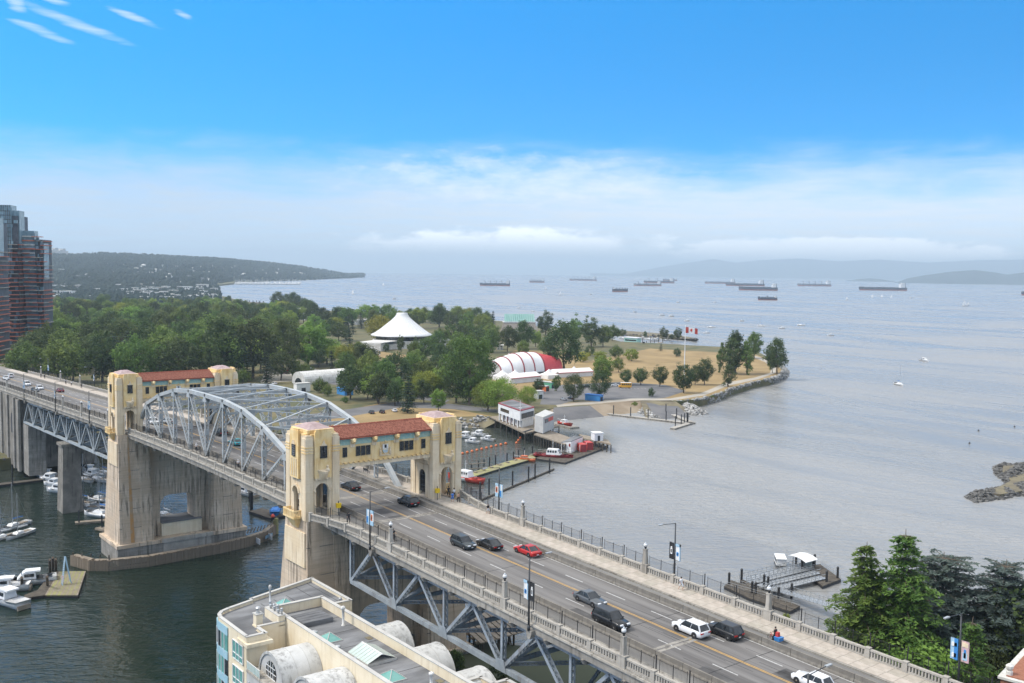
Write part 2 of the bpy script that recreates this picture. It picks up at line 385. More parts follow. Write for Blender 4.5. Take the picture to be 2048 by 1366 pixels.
mat('pane_green', (.10, .30, .27), (.16, .38, .34), .08, .6, spec=.8)
mat('pane_frost', (.42, .52, .48), (.50, .58, .54), .25, .6, spec=.6)
mat('panel_blue', (.30, .50, .60), (.36, .56, .65), .4, .5)
mat('glass_tower', (.12, .22, .27), (.22, .33, .39), .1, .12, spec=.9)
mat('tower_core', (.05, .06, .075), (.09, .10, .12), .5, .3)
mat('dark_core', (.02, .022, .03), (.04, .042, .05), .7, .3)
mat('balcony_red', (.46, .115, .06), (.54, .18, .10), .7, .3)
mat('brick', (.26, .10, .06), (.33, .145, .09), .9, 3)
mat('aluminium', (.32, .335, .34), (.42, .43, .44), .4, 1, metal=.4)
mat('ship_hull', (.035, .042, .065), (.05, .056, .08), .6, .02)
mat('ship_red', (.20, .05, .045), (.24, .07, .06), .7, .02)
mat('ship_grey', (.16, .18, .21), None, .7)
mat('sail_white', (.80, .80, .79), None, .7)
mat('copper_green', (.27, .50, .44), (.36, .56, .50), .7, .15)
mat('shingle', (.22, .19, .165), (.29, .26, .23), .95, .4, stretch=(3, 3, .2))
mat('canvas_blue', (.03, .14, .42), (.05, .18, .48), .8, 1)
mat('container_white', (.72, .73, .74), None, .6)
mat('sign_yellow', (.85, .56, .02), None, .5)
mat('hill_soil', (.05, .06, .035), (.07, .08, .045), .95, .01)
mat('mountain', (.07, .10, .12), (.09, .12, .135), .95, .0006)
leaf_mat('leaf_dark', (0.044, 0.074, 0.022), (0.105, 0.145, 0.041))
leaf_mat('leaf_mid', (0.082, 0.131, 0.028), (0.166, 0.235, 0.048))
leaf_mat('leaf_light', (0.148, 0.225, 0.035), (0.235, 0.325, 0.056))
leaf_mat('leaf_yellow', (0.213, 0.237, 0.035), (0.312, 0.325, 0.056))
leaf_mat('leaf_conifer', (0.027, 0.051, 0.027), (0.054, 0.087, 0.042))
leaf_mat('leaf_cedar', (0.076, 0.138, 0.030), (0.169, 0.251, 0.051), rnd=.3)
leaf_mat('leaf_bluecedar', (0.072, 0.103, 0.090), (0.138, 0.182, 0.159), rnd=.2)
leaf_mat('leaf_far', (.016, .036, .030), (.034, .062, .048), rnd=.4)
# ------------------------------------------------------------------ sea, land, hills, haze
GZ = 4.0                                                     # level of the park and the town
def pts(l, z=0.0): return [tuple(at(x, y, z).xy) for x, y in l]
RE = 6.371e6
def drop(p): return -((p[0]-CAM.x)**2+(p[1]-CAM.y)**2)/(2*RE)             # the sea's own curvature: the horizon lies where it really does
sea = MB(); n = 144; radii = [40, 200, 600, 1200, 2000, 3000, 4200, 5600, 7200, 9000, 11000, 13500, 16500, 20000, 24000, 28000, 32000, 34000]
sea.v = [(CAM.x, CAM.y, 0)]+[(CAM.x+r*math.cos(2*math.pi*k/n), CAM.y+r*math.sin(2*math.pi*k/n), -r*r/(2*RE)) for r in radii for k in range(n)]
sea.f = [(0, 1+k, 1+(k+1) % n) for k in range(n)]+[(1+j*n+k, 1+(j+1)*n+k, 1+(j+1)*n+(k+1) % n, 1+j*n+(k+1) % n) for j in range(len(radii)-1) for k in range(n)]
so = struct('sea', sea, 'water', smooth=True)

def area2(p): return sum(p[i][0]*p[(i+1) % len(p)][1]-p[(i+1) % len(p)][0]*p[i][1] for i in range(len(p)))
def ccw(p): return p if area2(p) > 0 else p[::-1]
def land(name, pix, z0, z1, m, z=0.0, kind='structure'):
    return struct(name, MB().prism(ccw(pts(pix, z)), z0, z1), m, kind=kind)
SHORE = [(-330, 985, 0), (-90, 930, 4), (0, 918, 4), (110, 908, 4), (225, 903, 4), (330, 893, 4), (480, 872, 4), (600, 863, 4), (745, 851, 4), (905, 835, 4), (965, 833, 4), (1004, 838, 4), (1060, 829, 4), (1110, 815, 4), (1180, 811, 4), (1262, 802, 4),
         (1285, 800, 4), (1336, 799, 4), (1350, 803, 4), (1400, 798, 4), (1440, 787, 4), (1463, 777, 4), (1507, 764, 4), (1545, 756, 4), (1562, 749, 4), (1566, 740, 4), (1556, 728, 4), (1540, 717, 4),
         (1505, 706, 0), (1437, 702, 0), (1380, 699, 0), (1300, 694, 0), (1240, 691, 0), (1213, 683, 0), (1208, 675, 0), (1185, 666, 0), (1080, 660, 0), (1000, 648, 0), (900, 640, 0), (780, 634, 0), (650, 626, 0), (560, 617, 0), (480, 605, 0), (432, 592, 0), (414, 581, 0), (425, 573, 0), (468, 568, 0), (470, 562, 0), (300, 560, 0), (-330, 548, 0)]
struct('park_ground', MB().prism(ccw([tuple(at(x, y, z_).xy) for x, y, z_ in SHORE]), -1.5, GZ), 'grass')
def sheet(name, pix, m, z, label=None):
    p = ccw(pts(pix, GZ)); mb = MB(); v = [(x, y, z) for x, y in p]; f = []
    for i, j, k in tessellate_polygon([[Vector((x, y, 0)) for x, y in p]]):
        nz = (p[j][0]-p[i][0])*(p[k][1]-p[i][1])-(p[j][1]-p[i][1])*(p[k][0]-p[i][0]); f.append((i, j, k) if nz > 0 else (k, j, i))
    o = mb.add(v, f).obj(name, m); tag(o, label, kind='structure'); return o
# the dry meadow of the point, the car parks, roads and paths of the park
sheet('dry_meadow', [(985, 760), (1000, 722), (1030, 700), (1130, 704), (1180, 722), (1300, 697), (1437, 705), (1510, 709), (1538, 718), (1554, 729), (1563, 740), (1559, 748), (1543, 755), (1506, 763), (1462, 776), (1439, 785), (1400, 796), (1350, 801), (1290, 799), (1250, 795), (1180, 800), (1110, 800), (1040, 790)], 'dry_grass', GZ+.02)
sheet('dry_lawn', [(690, 822), (760, 806), (850, 806), (905, 818), (985, 832), (965, 832), (905, 834), (745, 850), (600, 861), (560, 850)], 'dry_grass', GZ+.02)
sheet('dry_lawn', [(700, 705), (760, 703), (830, 712), (800, 722), (720, 718)], 'dry_grass', GZ+.02)
sheet('beach_sand', [(1125, 806), (1250, 797), (1284, 801), (1262, 803), (1180, 810), (1116, 812)], 'sand', GZ+.024)
sheet('shore_road', [(560, 836), (700, 818), (800, 803), (905, 808), (1000, 820), (1000, 826), (900, 818), (800, 815), (700, 833), (560, 852)], 'asphalt_park', GZ+.03)
sheet('car_park', [(1080, 809), (1085, 790), (1070, 782), (1120, 770), (1240, 764), (1330, 770), (1372, 782), (1330, 796), (1262, 800), (1150, 800), (1118, 810)], 'asphalt_park', GZ+.03)
sheet('gravel_lot', [(520, 766), (528, 745), (560, 738), (620, 735), (650, 742), (640, 754), (600, 762)], 'path_paving', GZ+.03)
sheet('park_road', [(575, 728), (590, 727), (640, 745), (690, 765), (760, 776), (900, 800), (890, 806), (740, 785), (660, 768), (610, 748)], 'asphalt_park', GZ+.034)
sheet('seawall_path', [(1112, 810), (1200, 802), (1265, 797), (1340, 797), (1400, 787), (1450, 766), (1510, 755), (1540, 746), (1543, 736), (1530, 724), (1505, 714), (1512, 712), (1535, 719), (1552, 734), (1551, 746), (1518, 758), (1458, 771), (1408, 791), (1345, 801), (1265, 801), (1205, 806), (1115, 814)], 'path_paving', GZ+.038)
# boat ramp of worn asphalt running down into the water and the paved launch beside the station
def ramp(name, top, bot, zt, zb, m):
    a = [at(x, y, zt) for x, y in top]; b = [at(x, y, zb) for x, y in bot]
    mb = MB(); vs = []
    for k in range(9):
        t = k/8
        for j in range(len(top)): vs.append(tuple(a[j].lerp(b[j], t)))
    m_ = len(top); fs = [(k*m_+j, k*m_+j+1, (k+1)*m_+j+1, (k+1)*m_+j) for k in range(8) for j in range(m_-1)]
    return struct(name, mb.add(vs, fs), m)
ramp('rubble_foreshore', [(1280, 800), (1352, 803)], [(1296, 848), (1395, 832)], GZ-.02, -1.2, 'mud')
ramp('sandy_foreshore', [(1000, 838), (1112, 814.5)], [(1004, 855), (1112, 850)], GZ-.02, -1.0, 'sand')
ramp('boat_ramp', [(1288, 799), (1338, 797)], [(1318, 846), (1388, 840)], GZ+.06, -.6, 'asphalt_park')
ramp('launch_ramp', [(1108, 815), (1180, 811)], [(1098, 848), (1212, 836)], GZ+.05, -.5, 'asphalt_park')
ramp('sandy_foreshore', [(1174, 811.5), (1286, 800)], [(1196, 838), (1296, 828)], GZ+.03, -.8, 'sand')

# riprap: uneven boulders along the waterline (nobody could count them)
ICO = []
def rock_proto(k):
    rd = random.Random(k); bm = bmesh.new(); bmesh.ops.create_icosphere(bm, subdivisions=1, radius=1)
    v = [tuple(Vector(q.co)*rd.uniform(.72, 1.2)) for q in bm.verts]; f = [tuple(x.index for x in p.verts) for p in bm.faces]; bm.free(); return v, f
ROCKS = [rock_proto(k) for k in range(9)]
def rocks_at(mb, p, s, rd):
    v, f = rd.choice(ROCKS); a = rd.uniform(0, 6.28); c, e = math.cos(a), math.sin(a); sx, sy, sz = s*rd.uniform(.7, 1.3), s*rd.uniform(.7, 1.3), s*rd.uniform(.55, .95)
    mb.add([(p[0]+(x*c*sx-y*e*sy), p[1]+(x*e*sx+y*c*sy), p[2]+z*sz) for x, y, z in v], f)
def riprap(name, label, top, wl, s, per, m='rock', seed=1, zt=GZ):
    """boulders on a bank that falls from its top edge (pixels at height zt) to the waterline (pixels at sea level)"""
    rd = random.Random(seed); T = [at(x, y, zt) for x, y in top]; B = [at(x, y, -.5) for x, y in wl]; mb = MB()
    bank = MB().add([tuple(p-Vector((0, 0, .1))) for p in T+B], [(i, i+1, len(T)+i+1, len(T)+i) for i in range(len(T)-1)]); struct('bank', bank, 'mud')
    for i in range(len(T)-1):
        L = ((T[i+1]-T[i]).length+(B[i+1]-B[i]).length)/2; wd = ((T[i]-B[i]).length+(T[i+1]-B[i+1]).length)/2
        for _ in range(max(1, int(L*wd*per))):
            t, h = rd.random(), rd.random(); q = T[i].lerp(T[i+1], t).lerp(B[i].lerp(B[i+1], t), h)
            rocks_at(mb, (q.x, q.y, q.z+rd.uniform(-.1, .35)), s*rd.uniform(.5, 1.4), rd)
    o = mb.obj(name, m, fix=False); tag(o, label, 'rocks', kind='stuff'); return o
PT_TOP = [(1350, 803), (1400, 798), (1440, 787), (1463, 777), (1507, 764), (1545, 756), (1562, 749), (1566, 740), (1556, 728), (1540, 717)]
riprap('riprap', 'grey riprap boulders along the shore of the grassy point', PT_TOP, [(1345, 812), (1400, 812), (1434, 804), (1463, 789), (1507, 775), (1551, 767), (1573, 757), (1577, 745), (1565, 731), (1546, 718)], 1.15, .3, seed=1)
riprap('riprap', 'pale riprap bank beside the building on piles', [(600, 863), (745, 851), (905, 835), (965, 833), (1004, 838)], [(600, 877), (745, 869), (905, 860), (965, 858), (1004, 853)], .85, .42, seed=2)
def heap(name, label, pix, zfun, s, n, m='rock', seed=3):
    rd = random.Random(seed); P = pts(pix, 0); mb = MB(); xs = [p[0] for p in P]; ys = [p[1] for p in P]; k = 0; cx, cy_ = sum(xs)/len(xs), sum(ys)/len(ys)
    while k < n:
        x, y = rd.uniform(min(xs), max(xs)), rd.uniform(min(ys), max(ys)); ins = False; j = len(P)-1
        for i in range(len(P)):
            if (P[i][1] > y) != (P[j][1] > y) and x < (P[j][0]-P[i][0])*(y-P[i][1])/(P[j][1]-P[i][1])+P[i][0]: ins = not ins
            j = i
        if not ins: continue
        # distance to the outline decides how high the heap stands
        dmin = min(((Vector((x, y))-Vector(P[i])).length if False else abs((P[(i+1) % len(P)][0]-P[i][0])*(P[i][1]-y)-(P[i][0]-x)*(P[(i+1) % len(P)][1]-P[i][1]))/max(1e-6, math.hypot(P[(i+1) % len(P)][0]-P[i][0], P[(i+1) % len(P)][1]-P[i][1]))) for i in range(len(P)))
        rocks_at(mb, (x, y, min(zfun, dmin*.45)-.25+rd.uniform(-.2, .2)), s*rd.uniform(.6, 1.3), rd); k += 1
    o = mb.obj(name, m, fix=False); tag(o, label, 'rocks', kind='stuff'); return o
heap('rock_groyne', 'low groyne of dark rocks beside the boat ramp', [(1340, 806), (1385, 812), (1412, 822), (1416, 828), (1395, 832), (1372, 828), (1350, 818)], 3.2, .9, 520, seed=4)
heap('rock_groyne', 'rocks between the sandy beach and the boat ramp', [(1262, 806), (1290, 812), (1318, 832), (1322, 838), (1300, 836), (1278, 826)], 2.8, .8, 420, seed=5)
heap('rock_spit', 'dark rocky spit in the water at the right edge', [(1928, 994), (1945, 983), (1990, 975), (2012, 968), (1990, 950), (1986, 934), (2000, 928), (2120, 930), (2160, 985), (2050, 992), (2000, 1000), (1950, 1006)], 2.6, .62, 3600, 'rock_dark', seed=6)
struct('spit_ground', MB().prism(ccw(pts([(1962, 990), (2000, 978), (2022, 966), (2005, 948), (2006, 936), (2120, 934), (2150, 980), (2050, 986), (2000, 994)], 0)), -1, .9), 'mud')
struct('breakwater_ground', MB().prism(ccw(pts([(1205, 670), (1245, 672), (1300, 675), (1385, 681), (1392, 679), (1340, 671), (1250, 664), (1190, 663)], 0)), -1, 1.6), 'mud')
riprap('breakwater', 'low rocky breakwater sheltering the small harbour', [(1200, 664), (1245, 667), (1300, 670), (1380, 677), (1392, 679)], [(1203, 671), (1245, 673), (1300, 676), (1384, 682), (1395, 680)], 1.6, .12, 'rock_dark', 7, 2.4)
riprap('shore_rocks', 'weedy rocks on the bank behind the marina under the bridge', [(330, 893), (225, 903), (110, 908), (0, 918), (-90, 930)], [(330, 912), (225, 922), (110, 926), (0, 938), (-90, 952)], 1.0, .3, 'rock_dark', 8)

# headland and hills behind the town
eye_y = lambda px: 539.6+(px-1024)*.0126
RIDGE = [(-330, 500), (40, 502), (90, 504), (150, 507), (200, 504), (260, 506), (330, 509), (400, 512), (450, 515), (500, 519), (550, 523), (600, 528), (650, 536), (700, 545), (731, 551)]
def lerp_tab(tab, x):
    if x <= tab[0][0]: return tab[0][1]
    for (a, b), (c, d) in zip(tab, tab[1:]):
        if x <= c: return b+(d-b)*(x-a)/(c-a)
    return tab[-1][1]
D0 = [(-330, 2300), (120, 2500), (400, 2700), (430, 3900), (470, 4700), (600, 5600), (700, 7300), (731, 8300)]
D1 = [(-330, 5200), (90, 5600), (400, 6300), (600, 7400), (731, 8700)]
cols = list(range(-330, 732, 12)); rows = 16; hv = []; hf = []
def hill_point(px, t):
    d0, d1 = lerp_tab(D0, px), lerp_tab(D1, px); tt = min(t, 1.0)
    d = d0+(d1-d0)*tt+(max(t, 1)-1)*1500
    zr = max(4, CAM.z+(eye_y(px)-lerp_tab(RIDGE, px)-5)/FPX*d1-14)
    prof = (tt**1.25 if px < 420 else tt**.75); z = -7.0+(zr+7.0)*prof*(1-.45*max(0, t-1))
    q = atd(px, 540, d); nz = noise.noise(Vector((q.x*.0016, q.y*.0016, 0)))*16*min(1, tt*2)*(1-.6*tt)
    return Vector((q.x, q.y, z+nz*(.3 if px > 640 else 1)))
for px in cols:
    for k in range(rows+1): hv.append(tuple(hill_point(px, k/rows*1.5)))
for i in range(len(cols)-1):
    for k in range(rows): a = i*(rows+1)+k; hf.append((a, a+rows+1, a+rows+2, a+1))
struct('hillside', MB().add(hv, hf), 'hill_soil', smooth=True)

def ridge_mesh(name, tab, dist, base, depth, m, seed, amp):
    """a long mountain: crest from the table, sloping down to the sea on both sides"""
    mb = MB(); vs = []; fs = []; x0, x1 = tab[0][0], tab[-1][0]; N = 150
    for i in range(N+1):
        px = x0+(x1-x0)*i/N; y = lerp_tab(tab, px); crest = max(0, CAM.z+(eye_y(px)-y)/FPX*dist)
        for j, (dd, hh) in enumerate(((-depth, 0), (-.55*depth, .42), (-.2*depth, .82), (0, 1), (.4*depth, .6), (depth, 0))):
            p = atd(px, 540, dist+dd); nn = noise.fractal(Vector((p.x*16/dist, p.y*16/dist, seed)), .9, 2, 4)
            vs.append((p.x, p.y, max(-1, crest*hh*(1+amp*nn*(.4 if j == 3 else 1)))+drop(p)-2 if hh == 0 else crest*hh*(1+amp*nn*(.4 if j == 3 else 1))))
    for i in range(N):
        for j in range(5): a = i*6+j; fs.append((a, a+6, a+7, a+1))
    return struct(name, mb.add(vs, fs), m, smooth=True)
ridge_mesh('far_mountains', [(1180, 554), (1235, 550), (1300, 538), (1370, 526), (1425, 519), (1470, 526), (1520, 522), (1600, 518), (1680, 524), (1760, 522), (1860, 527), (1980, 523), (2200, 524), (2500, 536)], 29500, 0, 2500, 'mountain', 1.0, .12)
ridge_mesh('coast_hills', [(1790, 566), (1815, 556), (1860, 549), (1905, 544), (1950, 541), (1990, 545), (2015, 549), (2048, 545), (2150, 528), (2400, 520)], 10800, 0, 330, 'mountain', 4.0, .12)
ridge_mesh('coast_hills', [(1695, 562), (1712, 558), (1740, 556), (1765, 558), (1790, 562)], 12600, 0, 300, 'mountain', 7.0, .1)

# the air between: even, thin summer haze
hz = MB().box(CAM.x-36000, CAM.x+36000, CAM.y-36000, CAM.y+36000, -93.0, 560)
hm = bpy.data.materials.new('haze'); hm.use_nodes = True; ht = NT(hm.node_tree); ht.n.clear()
ho = ht.new('ShaderNodeOutputMaterial'); pv = ht.new('ShaderNodeVolumePrincipled'); ht.l.new(pv.outputs[0], ho.inputs['Volume'])
pv.inputs['Color'].default_value = (.71, .87, 1.0, 1); pv.inputs['Density'].default_value = 8.0e-5; pv.inputs['Anisotropy'].default_value = .1
hobj = hz.obj('haze', hm); tag(hobj, 'thin pale summer haze over the bay and the town', kind='stuff')
# ------------------------------------------------------------------ trees
def leaf(mb, p, nrm, s, rd, ratio=.62):
    nrm = nrm.normalized(); t = nrm.cross(Vector((rd.uniform(-1, 1), rd.uniform(-1, 1), rd.uniform(-1, 1))))
    if t.length < 1e-3: t = Vector((1, 0, 0))
    t.normalize(); b = nrm.cross(t); t *= s*.5; b *= s*.5*ratio; o = len(mb.v)
    mb.v += [tuple(p-t), tuple(p-b*1.0+t*.1), tuple(p+t), tuple(p+b*1.0+t*.1)]; mb.f.append((o, o+1, o+2, o+3))
def rvec(rd):
    while True:
        v = Vector((rd.uniform(-1, 1), rd.uniform(-1, 1), rd.uniform(-1, 1)))
        if .05 < v.length < 1: return v
def crown_mesh(seed, rx, rz, zc, ncl, per, ls, shape='round', cr=.27):
    """leaves gathered in clumps through the crown's volume; the outline stays uneven and gaps remain"""
    rd = random.Random(seed); mb = MB()
    for _ in range(ncl):
        d = rvec(rd).normalized(); rr = rd.uniform(.42, 1.0)**.6*rd.uniform(.82, 1.08)*(1+.34*noise.noise(Vector((d.x*1.5+seed*3.1, d.y*1.5, d.z*1.5))))
        zf = d.z*rr; wid = 1.0
        if shape == 'dome': wid = 1.0 if zf < 0 else math.sqrt(max(.05, 1-zf*zf*.75)); zf = zf*.95
        if shape == 'column': wid = max(.2, 1-max(0, zf)**1.6)
        if shape == 'cone': wid = max(.08, .5*(1-zf)); rr = max(rr, .75)
        c = Vector((d.x*rr*rx*wid, d.y*rr*rx*wid, zc+zf*rz)); r = rx*cr*rd.uniform(.65, 1.25)
        if shape == 'column': r = rx*.42*rd.uniform(.7, 1.2)
        for _ in range(per):
            e = rvec(rd).normalized(); e.z = e.z*.8+.12
            q = c+e*r*rd.uniform(.55, 1.08); leaf(mb, q, e+rvec(rd)*.7, ls*rd.uniform(.6, 1.25), rd)
    return mb
def trunk_mesh(seed, h, r, zc, rx, limbs=5):
    rd = random.Random(seed); mb = MB(); p = Vector((0, 0, -.4)); segs = 5; cur = p; rad = r
    for k in range(segs):
        nx = Vector((rd.uniform(-.25, .25), rd.uniform(-.25, .25), (k+1)*h/segs)); mb.tube(cur, nx, rad, rad*.82, 7); cur = nx; rad *= .82
    for k in range(limbs):
        a = k*2.4+rd.random(); z0 = h*rd.uniform(.35, .95); q = Vector((math.cos(a)*rx*.65, math.sin(a)*rx*.65, z0+rx*rd.uniform(.35, .8))); mid = Vector((math.cos(a)*rx*.3, math.sin(a)*rx*.3, z0+rx*.28))
        mb.tube((0, 0, z0), mid, r*.42, r*.3, 5); mb.tube(mid, q, r*.3, r*.1, 5)
    return mb
def conifer_crown(seed, h, r, ls, whorls, brn, per, droop=.25, z0=.08, gap=.0):
    rd = random.Random(seed); mb = MB()
    for k in range(whorls):
        t = (k+rd.uniform(-.3, .3))/whorls; z = h*(z0+(1-z0)*t); rr = r*(1-t)**.85*rd.uniform(.78, 1.12)+.25
        for j in range(brn):
            a = 2*math.pi*(j+rd.uniform(-.4, .4))/brn+k*.7
            L = rr*rd.uniform(.7, 1.12); dirv = Vector((math.cos(a), math.sin(a), 0))
            for i in range(per):
                u = (i+rd.random())/per; q = Vector((0, 0, z))+dirv*(L*(gap+(1-gap)*u))+Vector((0, 0, -droop*L*u*u+.10*L*u))
                q += Vector((rd.uniform(-1, 1), rd.uniform(-1, 1), rd.uniform(-.5, .2)))*(L*.13*(1.1-u*.5))
                leaf(mb, q, Vector((rd.uniform(-.5, .5), rd.uniform(-.5, .5), 1))+dirv*.5, ls*rd.uniform(.7, 1.3), rd, .55)
    return mb
TREES = {}
KIND = {'m': 'light_broadleaf_tree', 'g': 'light_broadleaf_tree', 'a': 'narrow_broadleaf_tree'}  # leafy trees grouped by tone and form; their species are not known
def proto(key, name, cm, tm, leafmat):
    c = cm.mesh(key+'_crown', leafmat, fix=False); t = tm.mesh(key+'_trunk', 'bark', True, fix=False); TREES[key] = (name, c, t)
# nominal height of every prototype is 10 m; crowns keep their own proportions
def rnd_proto(key, seed, rx, rz, zc, m, shape='round', ncl=125, per=44, ls=.46, name='broadleaf_tree', th=6.0):
    if name == 'broadleaf_tree': name = KIND.get(key[0], name)
    proto(key, name, crown_mesh(seed, rx, rz, zc, ncl, per, ls, shape), trunk_mesh(seed, th, .28, zc, rx), m)
rnd_proto('oak1', 11, 4.2, 4.3, 5.6, 'leaf_dark'); rnd_proto('oak2', 12, 4.6, 4.2, 5.7, 'leaf_mid', 'dome'); rnd_proto('oak3', 13, 3.9, 4.4, 5.5, 'leaf_mid'); rnd_proto('oak4', 14, 4.5, 4.3, 5.6, 'leaf_dark', 'dome')
rnd_proto('maple1', 15, 4.2, 3.6, 6.2, 'leaf_light', 'dome'); rnd_proto('maple2', 16, 3.5, 4.1, 5.8, 'leaf_light'); rnd_proto('gold', 17, 4.6, 3.7, 6.1, 'leaf_yellow', 'dome')
rnd_proto('ash1', 18, 3.4, 4.5, 5.4, 'leaf_dark', ncl=100, per=42); rnd_proto('ash2', 19, 3.1, 4.5, 5.4, 'leaf_mid', ncl=100, per=42)
rnd_proto('poplar1', 21, 1.75, 4.7, 5.2, 'leaf_mid', 'column', 80, 40, .36, 'poplar_tree'); rnd_proto('poplar2', 22, 2.1, 4.6, 5.2, 'leaf_dark', 'column', 80, 40, .36, 'poplar_tree')
rnd_proto('bush1', 23, 5.6, 4.6, 5.0, 'leaf_yellow', 'dome', 70, 42, .7, 'willow_bush', 3.0); rnd_proto('bush2', 24, 6.2, 4.8, 4.8, 'leaf_dark', 'dome', 70, 42, .7, 'bush', 3.0); rnd_proto('bush3', 25, 5.8, 4.7, 4.9, 'leaf_mid', 'dome', 70, 42, .7, 'bush', 3.0)
rnd_proto('lolly1', 26, 4.3, 4.1, 5.8, 'leaf_dark', 'round', 120, 46, .44, th=6); rnd_proto('big1', 27, 3.6, 4.6, 5.4, 'leaf_mid', 'round', 260, 46, .27)
rnd_proto('big2', 28, 4.4, 4.4, 5.5, 'leaf_light', 'dome', 240, 46, .28); rnd_proto('big3', 29, 3.9, 4.3, 5.6, 'leaf_dark', 'round', 240, 46, .27)
proto('fir1', 'conifer_tree', conifer_crown(31, 10, 2.3, .5, 20, 9, 11), trunk_mesh(31, 9.2, .2, 5, .1, 0), 'leaf_conifer')
proto('fir2', 'conifer_tree', conifer_crown(32, 10, 3.2, .55, 16, 10, 13, .1), trunk_mesh(32, 9.2, .22, 5, .1, 0), 'leaf_conifer')
TN = [0]
def tree(key, loc, h, label, group=None, wide=1.0, rz=None):
    name, c, t = TREES[key]; s = h/10.0; TN[0] += 1
    r = thing(name, label, 'bush' if 'bush' in name else 'tree', loc, (TN[0]*2.399) % 6.283 if rz is None else rz, group); r.scale = (s*wide, s*wide*(.9+.2*((TN[0]*.618) % 1)), s); r.rotation_euler[0] = .07*math.sin(TN[0]*1.7); r.rotation_euler[1] = .07*math.sin(TN[0]*2.9)
    for nm, me in (('trunk', t), ('crown', c)):
        o = bpy.data.objects.new(nm, me); C.objects.link(o); o.parent = r
    return r
def ptree(key, px, base, top, label, group=None, wide=1.0, z=GZ):
    p = at(px, base, z); return tree(key, p, (base-top)/pxm(p), label, group, wide)
# ------------------------------------------------------------------ bridge deck
YC = 0.4
def dz_(X):
    if X < -10: return 31.53+.0265*X
    if X > 110: return 31.055-.031*(X-110)
    return 31.265+.0265*(X+10)-.0565*(X+10)**2/240
def slope(X): return (dz_(X+.5)-dz_(X-.5))
def xs_(x0, x1, step=4.0):
    n = max(1, int(round((x1-x0)/step))); return [x0+(x1-x0)*k/n for k in range(n+1)]
def strip(mb, v0, v1, h0, h1, x0, x1, step=4.0):
    """a bar that follows the deck: lateral v0..v1, from h0 to h1 over the deck"""
    X = xs_(x0, x1, step); n = len(X); vs = []; fs = []
    for x in X:
        z = dz_(x); vs += [(x, YC+v0, z+h0), (x, YC+v1, z+h0), (x, YC+v1, z+h1), (x, YC+v0, z+h1)]
    for k in range(n-1):
        a = 4*k; b = a+4
        for j in range(4): fs.append((a+j, b+j, b+(j+1) % 4, a+(j+1) % 4))
    fs += [(0, 1, 2, 3), (4*n-1, 4*n-2, 4*n-3, 4*n-4)]
    return mb.add(vs, fs)
def flat(mb, v0, v1, h, x0, x1, step=4.0):
    X = xs_(x0, x1, step); vs = []
    for x in X: vs += [(x, YC+v0, dz_(x)+h), (x, YC+v1, dz_(x)+h)]
    return mb.add(vs, [(2*k, 2*k+2, 2*k+3, 2*k+1) for k in range(len(X)-1)])
XA, XB = -125.0, 560.0
deck = tag(strip(MB(), -12.45, 12.45, -.62, -.05, XA, XB).obj('bridge_deck', 'concrete'), kind='structure')
road = tag(flat(MB(), -5.85, 7.7, 0, XA, XB).obj('road', 'asphalt'), kind='structure')
lbl = tag(strip(MB(), 7.74, 9.75, -.04, .015, XA, XB).obj('bike_lane', 'asphalt_bike'), kind='structure')
rbl = tag(strip(MB(), -8.3, -5.89, -.04, .015, XA, XB).obj('bike_lane', 'asphalt_bike'), kind='structure')
swr = tag(strip(MB(), -11.92, -8.34, -.04, .15, XA, XB).obj('sidewalk', 'slab_joint'), kind='structure')
swl = tag(strip(MB(), 9.79, 11.98, -.04, .15, XA, XB).obj('sidewalk', 'concrete_light'), kind='structure')
kb = strip(MB(), -8.46, -8.22, .0, .175, XA, XB).obj('kerb', 'concrete', swr)
kb = strip(MB(), 9.67, 9.91, .0, .175, XA, XB).obj('kerb', 'concrete', swl)
def placed(name, me, parent, X, v, h=0.0, rz=0.0):
    o = link(name, me, parent); o.location = (X, YC+v, dz_(X)+h); o.rotation_euler = (0, -math.atan(slope(X)), rz); return o
# paving slabs of the wide right-hand walk: near ones singly, beyond them one sheet
sl = MB().box(-.86, .86, -.83, .83, -.02, .022).mesh('slab', 'slab')
for k in range(62):
    for r in (-9.42, -11.12): placed('slab', sl, swr, -107+k*1.76, r, .155)
slab_far = MB()
for k in range(200):
    for r in (-9.42, -11.12):
        X = 2.4+k*1.76; slab_far.hexa([(X+a, YC+r+b, dz_(X+a)+.155+c) for c in (-.02, .018) for a, b in ((-.86, -.83), (.86, -.83), (.86, .83), (-.86, .83))])
tag(slab_far.obj('paving_slab', 'slab', swr), kind='stuff')
# painted markings
flat(MB(), .15, .27, .006, XA, XB).obj('centre_line', 'paint_yellow', road)
flat(MB(), .38, .50, .006, XA, XB).obj('centre_line', 'paint_yellow', road)
flat(MB(), -5.32, -5.18, .006, XA, XB).obj('edge_line', 'paint_white', road)
flat(MB(), 7.0, 7.12, .006, XA, XB).obj('edge_line', 'paint_white', road)
dash = MB().box(-1.75, 1.75, -.065, .065, -.01, .006).mesh('lane_dash', 'paint_white')
for k in range(58):
    X = -118+k*8.1
    placed('lane_dash', dash, road, X, -2.45, .002); placed('lane_dash', dash, road, X+1.2, 3.45, .002)
